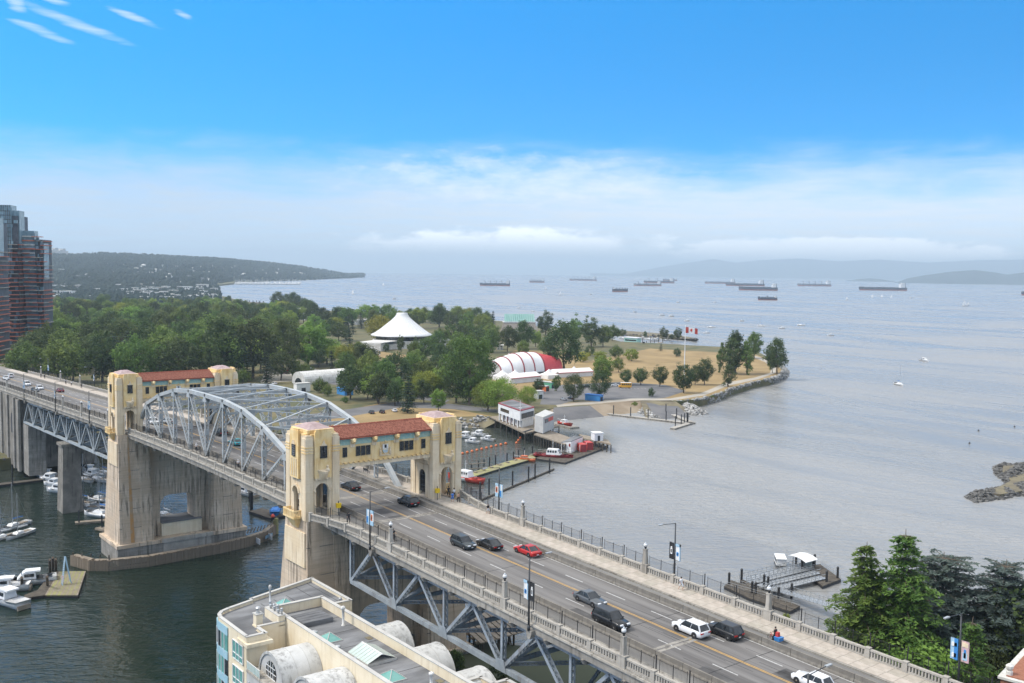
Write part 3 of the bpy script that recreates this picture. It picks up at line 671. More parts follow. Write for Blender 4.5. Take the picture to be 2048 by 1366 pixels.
# expansion joints and patched concrete strips across the road
for X in (-68.9, -7.6, 1.0, 9.0, 100.5, 112.0, 218.0):
    for o_ in (0, .72):
        j = MB().box(X+o_-.24, X+o_+.24, YC-5.8, YC+7.6, -.02, .009); j.v = [(a, b, c+dz_(a)) for a, b, c in j.v]; j.obj('expansion_joint', 'concrete', road)
for X in (-76, -61.8, -84.5, -36.5):
    j = MB().box(X-.05, X+.05, YC-5.8, YC+7.6, -.02, .004); j.v = [(a, b, c+dz_(a)) for a, b, c in j.v]; j.obj('tar_seam', 'rubber', road)
rd = random.Random(5)
mat('asphalt_patch', (.075, .072, .072), (.11, .106, .104), .92, .6)
for k in range(15):
    X = rd.uniform(-110, 60); v = rd.choice((-3.9, -1.1, 2.0, 5.2)); a_, b_ = rd.uniform(1, 4.5), rd.uniform(.5, 1.3)
    j = MB().box(X-a_, X+a_, YC+v-b_, YC+v+b_, -.02, .0025); j.v = [(a, b, c+dz_(a)) for a, b, c in j.v]; j.obj('asphalt_patch', 'asphalt_patch', road)
for k in range(26):
    X = rd.uniform(-112, 20); v = rd.choice((-3.9, -1.2, 1.9, 5.2))+rd.uniform(-.7, .7); L_ = rd.uniform(2, 9)
    j = MB().box(X-L_, X+L_, YC+v-.03, YC+v+.03, -.02, .003); j.v = [(a, b+(.25*math.sin(a*.5)), c+dz_(a)) for a, b, c in j.v]; j.obj('tar_seam', 'rubber', road)
# concrete fascia beams along both edges with their brackets
for s, nm in ((1, 'left'), (-1, 'right')):
    fa = tag(strip(MB(), s*12.0 if s > 0 else -12.5, 12.5 if s > 0 else -12.0, -1.15, .12, XA, 260).obj('deck_fascia', 'concrete'), kind='structure')
    strip(MB(), 12.42 if s > 0 else -12.72, 12.72 if s > 0 else -12.42, -.22, .02, XA, 260).obj('fascia_moulding', 'concrete_light', fa)
    bk = MB().taper(-.22, .22, -.5, .5, -1.75, -.22, .22, -.9, .9, -1.1).mesh('bracket', 'concrete')
    for k in range(46):
        X = -110+k*6.6
        if 2 < X < 8 or 101 < X < 109: continue
        placed('bracket', bk, fa, X, s*11.9, -.02)
# steel floor beams under the deck
for k in range(56):
    X = -112+k*6.1
    if -2 < X < 10 or 99 < X < 110: continue
    if k == 0: fb = tag(bpy.data.objects.new('floor_beams', None), 'grey steel floor beams under the bridge deck', 'beams'); C.objects.link(fb)
    z = dz_(X); MB().box(X-.2, X+.2, YC-11.2, YC+11.2, z-1.7, z-.64).obj('floor_beam', 'steel_dark', fb)

# low concrete traffic barriers in separate lengths
def barrier(v, label, m, w=.24):
    t = thing('traffic_barrier', label, 'barrier', (0, YC+v, dz_(0)))
    me = MB().poly_yz([(-w, -.03), (w, -.03), (w*.86, .18), (w*.5, .34), (w*.45, .86), (-w*.45, .86), (-w*.5, .34), (-w*.86, .18)], -1.97, 1.97).mesh('barrier_segment', m)
    for k in range(110): placed('barrier_segment', me, t, -120+k*4.0, v)
barrier(-5.62, 'low weathered concrete barrier between the right bike lane and the traffic', 'concrete_dark')
barrier(7.42, 'low stained concrete barrier between the left bike lane and the traffic', 'concrete_dark')

# balustrades: slotted concrete panels between square posts
def panel_mesh(L, nb):
    mb = MB().box(-L/2, L/2, -.16, .16, .13, .36).box(-L/2, L/2, -.18, .18, 1.02, 1.22); p = L/nb
    for k in range(nb): x = -L/2+(k+.5)*p; mb.box(x-p*.24, x+p*.24, -.10, .10, .35, 1.03)
    return mb.mesh('baluster_panel', 'concrete_light')
PM = {}
def panel(parent, a, b, nb=11):
    """panel between world points a and b (feet of the posts)"""
    d = b-a; L = round(math.hypot(d.x, d.y)-.5, 2); key = (L, nb)
    if key not in PM: PM[key] = panel_mesh(L, nb)
    o = link('baluster_panel', PM[key], parent); o.location = (a+b)/2; o.rotation_euler = (0, -math.atan2(d.z, math.hypot(d.x, d.y)), math.atan2(d.y, d.x)); return o
POST = MB().box(-.27, .27, -.24, .24, -.1, 1.26).box(-.31, .31, -.28, .28, 1.24, 1.36).mesh('balustrade_post', 'concrete_light')
def fence_mesh(L):
    mb = MB()
    for x, r in ((-L/2+.08, .05), (-L/2+.42, .022), (0, .026), (L/2-.42, .022)): mb.box(x-r, x+r, -r, r, .1, 2.85 if r > .04 else 2.62)
    for z in (.32, 2.42): mb.box(-L/2+.4, L/2-.4, -.012, .012, z, z+.035)
    n = int(L/.2)
    for k in range(n): x = -L/2+.45+(L-.9)*k/(n-1); mb.box(x-.007, x+.007, -.007, .007, .33, 2.43)
    return mb.mesh('fence_panel', 'black_paint')
FM = {}
def fence_panel(parent, a, b):
    d = b-a; L = round(math.hypot(d.x, d.y), 2)
    if L not in FM: FM[L] = fence_mesh(L)
    o = link('fence_panel', FM[L], parent); o.location = (a+b)/2; o.rotation_euler = (0, -math.atan2(d.z, math.hypot(d.x, d.y)), math.atan2(d.y, d.x)); return o
def W(X, v, h=0.0): return Vector((X, YC+(v(X) if callable(v) else v), dz_(X)+h))
PILLARS = [-21.7, -48.9, -69.8, -97.0]
def balustrade(label, flabel, stations, v, fv, nb=11):
    t = thing('balustrade', label, 'balustrade', W(stations[0], v)); f = thing('steel_fence', flabel, 'fence', W(stations[0], fv))
    for i, X in enumerate(stations):
        vv = v(X) if callable(v) else v; ff = fv(X) if callable(fv) else fv
        if not any(abs(X-q) < .4 for q in PILLARS):
            o = link('balustrade_post', POST, t); o.location = W(X, vv)
        if i:
            q = stations[i-1]; qv = v(q) if callable(v) else v; qf = fv(q) if callable(fv) else fv
            panel(t, W(q, qv), W(X, vv), nb); fence_panel(f, W(q, qf), W(X, ff))
ST1 = [-124.2, -119.66, -115.1, -110.6, -106.1, -101.5, -97.0, -92.46, -87.9, -83.4, -78.9, -74.3, -69.8, -64.57, -59.35, -54.12, -48.9, -44.37, -39.83, -35.3, -30.77, -26.23, -21.7, -17.6, -13.4, -9.2, -5.0, -1.0]
flare = lambda s, b, e: (lambda X: s*(b+(e-b)*max(0.0, (X+15)/14)**1.7))
balustrade('slotted concrete balustrade on the left side of the near approach', 'tall dark picket fence behind the near left balustrade', ST1, lambda X: flare(1, 12.2, 14.6)(X), lambda X: flare(1, 11.86, 14.2)(X))
balustrade('slotted concrete balustrade on the right side of the near approach', 'tall dark picket fence on the near right balustrade', ST1, lambda X: flare(-1, 12.1, 14.6)(X), lambda X: flare(-1, 12.44, 14.95)(X))
ST2 = [8.4+k*4.6 for k in range(21)]
balustrade('slotted concrete balustrade along the left of the arched main span', 'dark picket fence along the left of the arched main span', ST2, 12.2, 11.86, 20)
balustrade('slotted concrete balustrade along the right of the arched main span', 'dark picket fence along the right of the arched main span', ST2, -12.1, -12.44, 20)
ST3 = [108.6+k*4.55 for k in range(48)]
balustrade('slotted concrete balustrade on the left side of the far approach', 'dark picket fence on the left side of the far approach', ST3, 12.2, 11.86)
balustrade('slotted concrete balustrade on the right side of the far approach', 'dark picket fence on the right side of the far approach', ST3, -12.1, -12.44)

# lantern pillars
def pillar(X, v, label):
    t = thing('lantern_pillar', label, 'lamp post', W(X, v), 0, 'lantern pillars on the bridge'); b = W(X, v)
    MB().box(b.x-.55, b.x+.55, b.y-.34, b.y+.34, b.z-.12, b.z+1.3).box(b.x-.6, b.x+.6, b.y-.38, b.y+.38, b.z+1.28, b.z+1.42).obj('pedestal', 'concrete_light', t)
    MB().taper(b.x-.3, b.x+.3, b.y-.3, b.y+.3, b.z+1.4, b.x-.22, b.x+.22, b.y-.22, b.y+.22, b.z+3.35).box(b.x-.27, b.x+.27, b.y-.27, b.y+.27, b.z+3.33, b.z+3.45).obj('shaft', 'concrete_light', t)
    MB().lathe([(.14, 3.45), (.10, 3.6), (.2, 3.72), (.22, 3.8)], (b.x, b.y, b.z), 10).obj('lamp_bracket', 'black_paint', t)
    g = MB().lathe([(.16, 3.8), (.25, 3.92), (.28, 4.05), (.22, 4.2), (.1, 4.28)], (b.x, b.y, b.z), 12).obj('globe', 'white', t, True)
    MB().lathe([(.16, 4.24), (.12, 4.34), (.03, 4.46)], (b.x, b.y, b.z), 10).obj('globe_cap', 'galvanised', g)
OW = ['first', 'second', 'third', 'fourth', 'fifth', 'sixth', 'seventh', 'eighth']
ORD = ['nearest the gateway', 'second from the gateway', 'third from the gateway', 'fourth from the gateway']
for i, X in enumerate(PILLARS[:3]):
    pillar(X, 12.2, 'concrete lantern pillar on the near left balustrade, '+ORD[i]); pillar(X, -12.1, 'concrete lantern pillar on the near right balustrade, '+ORD[i])
for i, X in enumerate((118, 143, 163, 196, 240, 268, 300)):
    if i < 5: pillar(X, 12.2, 'small concrete lantern pillar on the far left balustrade, %s beyond the far gateway' % OW[i])
    pillar(X, -12.1, 'small concrete lantern pillar on the far right balustrade, %s beyond the far gateway' % OW[i])

# street lights: tall dark poles bracketed off the edge, arm over the road, two banners each
def street_light(X, side, label, ban, arm=2.6, hgt=8.9):
    v = side*13.1; b = W(X, v, -.9); t = thing('street_light', label, 'street light', b, 0, 'tall street lights on the bridge')
    MB().box(b.x-.5, b.x+.5, min(b.y, b.y-side*.75), max(b.y, b.y-side*.75), b.z-.1, b.z+.25).taper(b.x-.2, b.x+.2, min(b.y, b.y-side*.6)-.0, max(b.y, b.y-side*.6), b.z-.8, b.x-.5, b.x+.5, min(b.y, b.y-side*.7), max(b.y, b.y-side*.7), b.z-.11).obj('bracket', 'concrete', t)
    MB().tube(b+Vector((0, 0, .2)), b+Vector((0, 0, hgt)), .14, .085, 8).tube(b+Vector((0, 0, .25)), b+Vector((0, 0, .9)), .2, .17, 8).obj('pole', 'steel_dark', t, True)
    a0 = b+Vector((0, 0, hgt-.05)); a1 = a0+Vector((0, -side*arm, .22))
    MB().tube(a0, a1, .05, .04, 6).obj('arm', 'steel_dark', t)
    MB().hexa([a1+Vector((x, -side*y, z)) for z in (-.06, .06) for x, y in ((-.16, -.1), (.16, -.1), (.12, .75), (-.12, .75))]).obj('lamp_head', 'galvanised', t)
    for sgn, (m1, marks) in zip((1, -1), ban):
        c0 = b+Vector((sgn*.17, 0, 0)); z0, z1 = b.z+hgt*.44, b.z+hgt*.69; w_ = .82
        xa, xb = (c0.x, c0.x+w_) if sgn > 0 else (c0.x-w_, c0.x)
        bn = MB(); n_ = 6; vs = []
        for k in range(n_+1):
            x = xa+(xb-xa)*k/n_; y = b.y+.05*math.sin(k*1.1)
            vs += [(x, y-.012, z0), (x, y-.012, z1), (x, y+.012, z1), (x, y+.012, z0)]
        fs = [(4*k+j, 4*k+4+j, 4*k+4+(j+1) % 4, 4*k+(j+1) % 4) for k in range(n_) for j in range(4)]+[(0, 1, 2, 3), (4*n_+3, 4*n_+2, 4*n_+1, 4*n_)]
        bo = bn.add(vs, fs).obj('banner', m1, t)
        MB().tube((xa, b.y, z1+.03), (xb, b.y, z1+.03), .02, n=5).tube((xa, b.y, z0-.03), (xb, b.y, z0-.03), .02, n=5).obj('banner_rod', 'steel_dark', t)
        for (fx0, fx1, fz0, fz1, mm) in marks:
            X0, X1, Z0, Z1 = xa+(xb-xa)*fx0, xa+(xb-xa)*fx1, z0+(z1-z0)*fz0, z0+(z1-z0)*fz1
            MB().box(X0, X1, b.y-.075, b.y+.075, Z0, Z1).obj('banner_print', mm, bo)
DARKB = ('black_paint', [(.3, .7, .3, .68, 'white'), (.4, .6, .38, .6, 'black_paint'), (.34, .66, .7, .76, 'white')])
BLUEB = ('white', [(.0, .16, .0, 1.0, 'light_blue'), (.32, .78, .28, .5, 'blue'), (.45, .65, .34, .44, 'white'), (.0, 1.0, .86, 1.0, 'light_blue')])
SKYB = ('light_blue', [(.1, .5, .55, .95, 'white'), (.5, .9, .1, .5, 'blue')])
PICB = ('white', [(.0, 1.0, .0, .28, 'light_blue'), (.25, .78, .32, .72, 'orange'), (.36, .66, .4, .62, 'white'), (.0, 1., .82, 1., 'light_blue')])
PINKB = ('light_blue', [(.0, .5, .0, 1., 'blue'), (.2, .8, .1, .3, 'white'), (.15, .85, .62, .8, 'white')])
PINK2 = ('pink', [(.1, .9, .72, .92, 'cream_paint'), (.2, .8, .1, .45, 'light_blue'), (.35, .65, .2, .6, 'blue')])
street_light(-17.3, 1, 'dark street light with pale blue banners beside the near gateway', (SKYB, PICB))
street_light(-54.8, 1, 'dark street light with black and white banners on the near left edge', (BLUEB, DARKB))
street_light(-93.5, 1, 'dark street light at the bottom edge with its lamp over the barrier', (BLUEB, DARKB))
street_light(-14.0, -1, 'street light with light blue banners beyond the right walk, near the gateway', (PICB, SKYB))
street_light(-53.4, -1, 'dark street light with black and blue banners on the right walk', (DARKB, BLUEB))
street_light(-93.2, -1, 'grey street light with blue and pink banners among the cedars', (PINKB, PINK2))
for i, (X, s) in enumerate(((132, 1), (168, 1), (209, 1), (130, -1), (178, -1), (225, -1), (292, -1), (262, 1))):
    street_light(X, s, 'slender street light on the %s of the far approach, %s beyond the far gateway' % ('left' if s > 0 else 'right', ['first', 'second', 'third', 'first', 'second', 'third', 'fourth', 'fourth'][i]), (BLUEB, DARKB) if i % 2 else (SKYB, BLUEB))
# ------------------------------------------------------------------ gateways (towers joined by a tiled gallery) and their piers
def arch_pts(c, hw, spring, n=9):
    return [(c+hw*math.cos(math.pi*k/n), spring+hw*math.sin(math.pi*k/n)) for k in range(n+1)]
def wall_arch(y0, y1, z0, z1, c, hw, spring):
    """outline of a wall with an arched doorway, as (y, z)"""
    return [(y0, z0), (y0, z1), (y1, z1), (y1, z0)]+[(c+hw, z0)]+arch_pts(c, hw, spring)+[(c-hw, z0)]
def gateway(X0, label):
    D = dz_(X0); t = thing('gateway', label, 'gateway', (X0, YC, D)); DX = 6.9
    def bx(x0, x1, v0, v1, h0, h1): return MB().box(X0+x0, X0+x1, YC+v0, YC+v1, D+h0, D+h1)
    for s in (1, -1):
        c = s*12.05; i, o = c-2.86, c+2.86
        # body: four walls with arched openings
        tw = MB()
        tw.poly_yz([(YC+a, D+b) for a, b in wall_arch(i, o, -.3, 13.3, c, 1.17, 4.4)], X0, X0+.55)
        tw.poly_yz([(YC+a, D+b) for a, b in wall_arch(i, o, -.3, 13.3, c, 1.17, 4.4)], X0+DX-.55, X0+DX)
        for v0, v1, outer in ((i, i+.5, s < 0), (o-.5, o, s > 0)):
            hw, base, spr = (1.0, -.3, 3.9)
            tw.poly_xz([(X0+a, D+b) for a, b in wall_arch(.56, DX-.56, base, 13.29, DX/2, hw, spr)], YC+v0, YC+v1)
        tw.box(X0+.3, X0+DX-.3, YC+i+.3, YC+o-.3, D+6.6, D+6.9)
        body = tw.obj('tower', 'cream_paint', t)
        # stepped crown
        cr = MB().box(X0+.9, X0+DX-.9, YC+i+.0, YC+o, D+13.28, D+13.62).box(X0, X0+DX, YC+i+.9, YC+o-.9, D+13.30, D+13.64)
        cr.box(X0+.5, X0+DX-.5, YC+i+.5, YC+o-.5, D+13.6, D+14.25)
        cr.obj('crown', 'yellow_paint', body)
        MB().hexa([(X0+a, YC+b, D+z) for z, k in ((14.25, 0), (14.95, 1)) for a, b in ((.75+1.7*k, i+.75+1.3*k), (DX-.75-1.7*k, i+.75+1.3*k), (DX-.75-1.7*k, o-.75-1.3*k), (.75+1.7*k, o-.75-1.3*k))]).obj('tower_roof', 'cap_roof', body)
        # corner pilasters, one step lower and slightly proud
        for a0, a1 in ((-.16, 1.28), (DX-1.28, DX+.16)):
            for b0, b1 in ((i-.16, i+1.12), (o-1.12, o+.16)):
                p = bx(a0, a1, b0, b1, -.3, 13.0); p.box(X0+a0+.14, X0+a1-.14, YC+b0+.14, YC+b1-.14, D+12.98, D+13.45); pl = p.obj('pilaster', 'cream_paint', body)
                for h in (10.55, 11.0, 11.45): bx(a0-.07, a1+.07, b0-.07, b1+.07, h, h+.2).obj('band', 'yellow_paint', pl)
        # yellow bays on the four faces
        for fx, sg in ((0, -1), (DX, 1)):
            x0, x1 = (fx-.42, fx+.02) if sg < 0 else (fx-.02, fx+.42)
            b = bx(x0, x1, c-1.47, c+1.47, 6.5, 14.05); b.box(X0+x0+(.06 if sg < 0 else 0), X0+x1-(.06 if sg > 0 else 0), YC+c-1.3, YC+c+1.3, D+14.04, D+14.4); bay = b.obj('bay', 'yellow_paint', body)
            xf = fx+sg*.43
            for k in range(6): MB().box(X0+min(xf, xf-sg*.3), X0+max(xf, xf-sg*.3), YC+c-1.42+k*.49, YC+c-1.05+k*.49, D+6.28-(.12 if k % 2 else 0), D+6.52).obj('scallop', 'cream_paint', bay)
            wn = MB().box(X0+min(xf, xf+sg*.12), X0+max(xf, xf+sg*.12), YC+c-.5, YC+c+.5, D+9.95, D+11.6).obj('window', 'dark_glass', bay)
            fr = MB()
            for (y0, y1, z0, z1) in ((-.58, -.46, 9.85, 11.65), (.46, .58, 9.85, 11.65), (-.62, .62, 9.76, 9.95), (-.62, .62, 11.58, 11.74), (-.03, .03, 9.95, 11.6), (-.5, .5, 10.75, 10.8)): fr.box(X0+min(xf, xf+sg*.2), X0+max(xf, xf+sg*.2), YC+c+y0, YC+c+y1, D+z0, D+z1)
            fr.obj('window_frame', 'steel_dark' , wn)
            MB().poly_yz([(YC+c-.62, D+11.74), (YC+c+.62, D+11.74), (YC+c+.2, D+12.1), (YC+c+.06, D+12.6), (YC+c-.06, D+12.6), (YC+c-.2, D+12.1)], X0+min(xf, xf+sg*.22), X0+max(xf, xf+sg*.22)).obj('gablet', 'cream_paint', bay)
            # ship's prow with a bust
            P0 = Vector((X0+xf, YC+c, D+6.5)); hull = MB(); vs = []; n_ = 7
            for k in range(n_+1):
                u = k/n_*2-1
                for (w_, h_) in ((.12, -.25), (.62, .25), (.95, .8), (1.0, 1.15)): vs.append((P0.x+sg*w_*(1-u*u)*.95+sg*.01, P0.y+u*1.05*(.55+.45*(h_+.25)/1.4), P0.z+h_+.25*abs(u)**2*(1 if h_ > .5 else 0)))
            hull.add(vs, [(4*k+j, 4*k+4+j, 4*k+5+j, 4*k+1+j) for k in range(n_) for j in range(3)]+[tuple(4*k+3 for k in range(n_+1)), tuple(4*k for k in range(n_+1))])
            pr = hull.obj('ship_prow', 'cream_paint', bay)
            MB().lathe([(.34, 0), (.38, .35), (.22, .55), (.13, .62), (.2, .75), (.21, .9), (.1, 1.05)], (P0.x+sg*.55, P0.y-.45, P0.z+1.1), 10).obj('bust', 'cream_paint', pr)
        for v, sg in ((i, -1), (o, 1)):
            y0, y1 = (v-.42, v+.02) if sg < 0 else (v-.02, v+.42)
            inner = (sg < 0) == (s > 0)
            if inner: continue                 # the gallery meets the tower there
            bay = bx(DX/2-1.5, DX/2+1.5, y0, y1, 6.3, 14.07).box(X0+DX/2-1.3, X0+DX/2+1.3, YC+min(y0, y1)+(.06 if sg < 0 else 0), YC+max(y0, y1)-(.06 if sg > 0 else 0), D+14.05, D+14.38).obj('bay', 'yellow_paint', body)
            yf = v+sg*.43
            for k in (-1, 0, 1): MB().box(X0+DX/2+k*.8-.13, X0+DX/2+k*.8+.13, YC+min(yf, yf+sg*.08), YC+max(yf, yf+sg*.08), D+6.7, D+9.5).obj('fin', 'cream_paint', bay)
            wn = MB().box(X0+DX/2-.5, X0+DX/2+.5, YC+min(yf, yf+sg*.1), YC+max(yf, yf+sg*.1), D+9.9, D+11.7).obj('window', 'white', bay)
            fr = MB()
            for k in range(4): fr.box(X0+DX/2-.5+k*.333-.035, X0+DX/2-.5+k*.333+.035, YC+min(yf, yf+sg*.18), YC+max(yf, yf+sg*.18), D+9.85, D+11.75)
            for k in range(6): fr.box(X0+DX/2-.53, X0+DX/2+.53, YC+min(yf, yf+sg*.18), YC+max(yf, yf+sg*.18), D+9.86+k*.36, D+9.93+k*.36)
            fr.obj('window_grille', 'steel_dark', wn)
            MB().poly_xz([(X0+DX/2-.6, D+11.78), (X0+DX/2+.6, D+11.78), (X0+DX/2+.1, D+12.5), (X0+DX/2-.1, D+12.5)], YC+min(yf, yf+sg*.2), YC+max(yf, yf+sg*.2)).obj('gablet', 'cream_paint', bay)
            # hood over the arch and the balcony below it
            hd = MB(); A = arch_pts(DX/2, 1.35, 3.9); B = arch_pts(DX/2, 1.05, 3.9)
            hd.poly_xz([(X0+a, D+b) for a, b in A+B[::-1]], YC+min(v, v+sg*.28), YC+max(v, v+sg*.28)); hd.obj('arch_hood', 'cream_paint', body)
            bal = MB(); y_in, y_out = v+sg*.1, v+sg*1.45; ya, yb = min(y_in, y_out), max(y_in, y_out)
            bal.box(X0+DX/2-2.0, X0+DX/2+2.0, YC+ya, YC+yb, D-.1, D+.16)
            bal.taper(X0+DX/2-.9, X0+DX/2+.9, YC+min(v, v+sg*.3), YC+max(v, v+sg*.3), D-1.8, X0+DX/2-1.75, X0+DX/2+1.75, YC+min(v, v+sg*1.25), YC+max(v, v+sg*1.25), D-.1)
            rail_y = (y_out-.18, y_out) if sg > 0 else (y_out, y_out+.18)
            bal.box(X0+DX/2-2.0, X0+DX/2+2.0, YC+rail_y[0], YC+rail_y[1], D+1.05, D+1.25)
            for k in range(11): bal.box(X0+DX/2-1.95+k*.37, X0+DX/2-1.75+k*.37, YC+rail_y[0]+.02, YC+rail_y[1]-.02, D+.15, D+1.06)
            for e in (-2.0, 1.82):
                bal.box(X0+DX/2+e, X0+DX/2+e+.18, YC+ya, YC+yb-.19 if sg > 0 else YC+yb, D+1.05, D+1.24)
                for k in range(3): bal.box(X0+DX/2+e+.02, X0+DX/2+e+.16, YC+v+sg*(.28+k*.36)-.09, YC+v+sg*(.28+k*.36)+.09, D+.15, D+1.06)
            bal.obj('balcony', 'yellow_paint', body)
        # slender engaged columns of the front arch, dark grille window deep in the passage
        for k in (-1, 1): MB().lathe([(.2, -.1), (.2, .3), (.15, .4), (.14, 4.1), (.22, 4.3), (.24, 4.5)], (X0-.05, YC+c+k*1.34, D), 8).obj('column', 'cream_paint', body)
        iv = i+.5 if s > 0 else o-.5
        MB().box(X0+DX/2-.85, X0+DX/2+.85, YC+min(iv, iv+s*.06), YC+max(iv, iv+s*.06), D+.7, D+4.6).obj('grille_window', 'dark_glass', body)
        if True:
            yv = i if s > 0 else o
            A = arch_pts(DX/2, .98, 3.9)
            MB().poly_xz([(X0+a, D+b) for a, b in [(DX/2-.98, 1.0), (DX/2+.98, 1.0)]+A], YC+yv+s*.18, YC+yv+s*.26).obj('arched_window', 'dark_glass', body)
            g = MB()
            for xx in (DX/2-.5, DX/2, DX/2+.5): g.box(X0+xx-.03, X0+xx+.03, YC+yv+s*.12-.02, YC+yv+s*.12+.02, D+1, D+4.6)
            for zz in (1.0, 2.0, 3.0, 3.9): g.box(X0+DX/2-.97, X0+DX/2+.97, YC+yv+s*.12-.025, YC+yv+s*.12+.025, D+zz, D+zz+.06)
            g.obj('window_bars', 'steel_dark', body)
        # bracket under the gallery
        yb0 = i if s > 0 else o
        MB().poly_yz([(YC+yb0, D+7.5), (YC+yb0-s*1.25, D+7.5), (YC+yb0-s*1.15, D+7.1), (YC+yb0-s*.5, D+6.8), (YC+yb0-s*.35, D+6.2), (YC+yb0, D+5.9)][::s], X0+1.0, X0+DX-1.0).obj('corbel_bracket', 'cream_paint', t)
    # gallery
    gl = t; VI = 9.02; x0, x1 = .75, DX-.75
    gw = bx(x0, x1, -VI, VI, 8.25, 12.45).obj('gallery', 'yellow_paint', gl)
    bx(x0-.12, x1+.12, -VI, VI, 7.45, 8.1).obj('gallery_beam', 'cream_paint', gl)
    dent = MB().box(-.2, .2, -.31, .31, -.11, .11).mesh('dentil', 'yellow_paint')
    for k in range(19):
        for xx in (x0-.1, x1+.1):
            o = link('dentil', dent, gw); o.location = (X0+xx, YC-8.4+k*.933, D+8.16)
    for sg, xf in ((-1, x0), (1, x1)):
        xa = lambda d0, d1: (X0+min(xf+sg*d0, xf+sg*d1), X0+max(xf+sg*d0, xf+sg*d1))
        tiles = MB()                                         # glazed frieze of small tiles with recessed joints
        a, b = xa(0, .09)
        nt = 60
        for k in range(nt):
            for r in range(3):
                y = -VI+.05+k*(2*VI-.1)/nt; tiles.box(a, b, YC+y+.015, YC+y+(2*VI-.1)/nt-.015, D+11.2+r*.33, D+11.2+r*.33+.3)
        tag(tiles.obj('glazed_tile', 'teal_tile', gw), kind='stuff')
        for v in (-6.2, -2.15, 2.15, 6.2):                    # heads on short pilasters
            a, b = xa(0, .16); pp = MB().box(a, b, YC+v-.45, YC+v+.45, D+10.75, D+12.3).obj('frieze_pilaster', 'cream_paint', gw)
            MB().lathe([(.12, -.5), (.36, -.36), (.46, 0), (.4, .3), (.16, .48)], (X0+xf+sg*.42, YC+v, D+11.85), 10).lathe([(.06, -.16), (.18, -.05), (.16, .14), (.05, .2)], (X0+xf+sg*.86, YC+v, D+11.75), 8).lathe([(.12, -.1), (.13, .16), (.04, .22)], (X0+xf+sg*.44, YC+v-.42, D+12.05), 8).lathe([(.12, -.1), (.13, .16), (.04, .22)], (X0+xf+sg*.44, YC+v+.42, D+12.05), 8).obj('carved_head', 'yellow_paint', pp, True)
        for v in (-7.6, -5.15, -4.2, -3.25, 3.25, 4.2, 5.15, 7.6):
            a, b = xa(.005, .07); wn = MB().box(a, b, YC+v-.33, YC+v+.33, D+9.3, D+10.75).obj('window', 'dark_glass', gw)
            fr = MB(); a, b = xa(.01, .13)
            for (p0, p1, q0, q1) in ((-.4, -.33, 9.22, 10.82), (.33, .4, 9.22, 10.82), (-.33, .33, 9.22, 9.3), (-.33, .33, 10.75, 10.82), (-.02, .02, 9.3, 10.75)): fr.box(a, b, YC+v+p0, YC+v+p1, D+q0, D+q1)
            fr.obj('window_frame', 'steel_dark', wn)
        # coat of arms: shield with crest and supporters
        a, b = xa(0, .14); cst = MB().box(a, b, YC-1.15, YC+1.15, D+8.75, D+8.95)
        cst.poly_yz([(YC-.62, D+10.75), (YC+.62, D+10.75), (YC+.62, D+9.7), (YC+.35, D+9.2), (YC, D+8.97), (YC-.35, D+9.2), (YC-.62, D+9.7)], a, b)
        co = cst.obj('coat_of_arms', 'cream_paint', gw)
        a, b = xa(.14, .2)
        for (p0, p1, q0, q1, mm) in ((-.5, .5, 9.9, 10.65, 'white'), (-.2, .2, 10.05, 10.6, 'blue'), (-.5, .5, 9.55, 9.68, 'light_blue'), (-.4, .4, 9.3, 9.42, 'light_blue'), (-.1, .1, 10.75, 11.35, 'yellow_paint'), (-.3, .3, 10.95, 11.05, 'yellow_paint')): MB().box(a, b, YC+p0, YC+p1, D+q0, D+q1).obj('crest_relief', mm, co)
        for k in (-1, 1): MB().lathe([(.18, 0), (.22, .5), (.12, .85), (.15, 1.0), (.1, 1.2)], (X0+xf+sg*.16, YC+k*.95, D+8.95), 8).obj('supporter', 'cream_paint', co)
    # tiled roof: barrel tiles in courses
    ridge_h, eave_h = 13.95, 12.42; xm = DX/2; ov = .55; roof = MB(); n_c = 62
    for sg, xe in ((-1, x0-ov), (1, x1+ov)):
        rows_ = 9
        for r in range(rows_):
            u0, u1 = r/rows_, (r+1.12)/rows_
            for k in range(n_c):
                ya, yb = -VI+k*2*VI/n_c, -VI+(k+1)*2*VI/n_c; vs = []
                for u, lift in ((u0, .07), (min(1, u1), .0)):
                    x = xe+(xm-xe)*u; h = eave_h+(ridge_h-eave_h)*u+lift
                    for q in range(5): f = q/4; vs.append((X0+x, YC+ya+(yb-ya)*f, D+h+.085*math.sin(math.pi*f)))
                roof.add(vs, [(q, q+1, 6+q, 5+q) for q in range(4)])
        MB().hexa([(X0+a, YC+b, D+c) for c0 in (0, 1) for a, b, c in ((xe, -VI, eave_h-.16+.14*c0), (xm, -VI, ridge_h-.22+.2*c0), (xm, VI, ridge_h-.22+.2*c0), (xe, VI, eave_h-.16+.14*c0))]).obj('roof_deck', 'tile_ridge', gl)
    tag(roof.obj('roof_tile', 'red_tile', gl, fix=False), kind='stuff')
    rc = MB()
    for k in range(34): y = -VI+.27+k*.53; rc.tube((X0+xm, YC+y-.25, D+ridge_h+.02), (X0+xm, YC+y+.28, D+ridge_h+.05), .15, .17, 8)
    rc.obj('ridge_cap', 'tile_ridge', gl)
    for sg, xe in ((-1, x0-ov), (1, x1+ov)): MB().tube((X0+xe, YC-VI, D+eave_h-.1), (X0+xe, YC+VI, D+eave_h-.1), .09, n=6).obj('gutter', 'tile_ridge', gl)
    return t
gateway(0.0, 'near cream and yellow gateway with red tiled gallery across the road')
gateway(100.5, 'far cream and yellow gateway at the other end of the arched span')

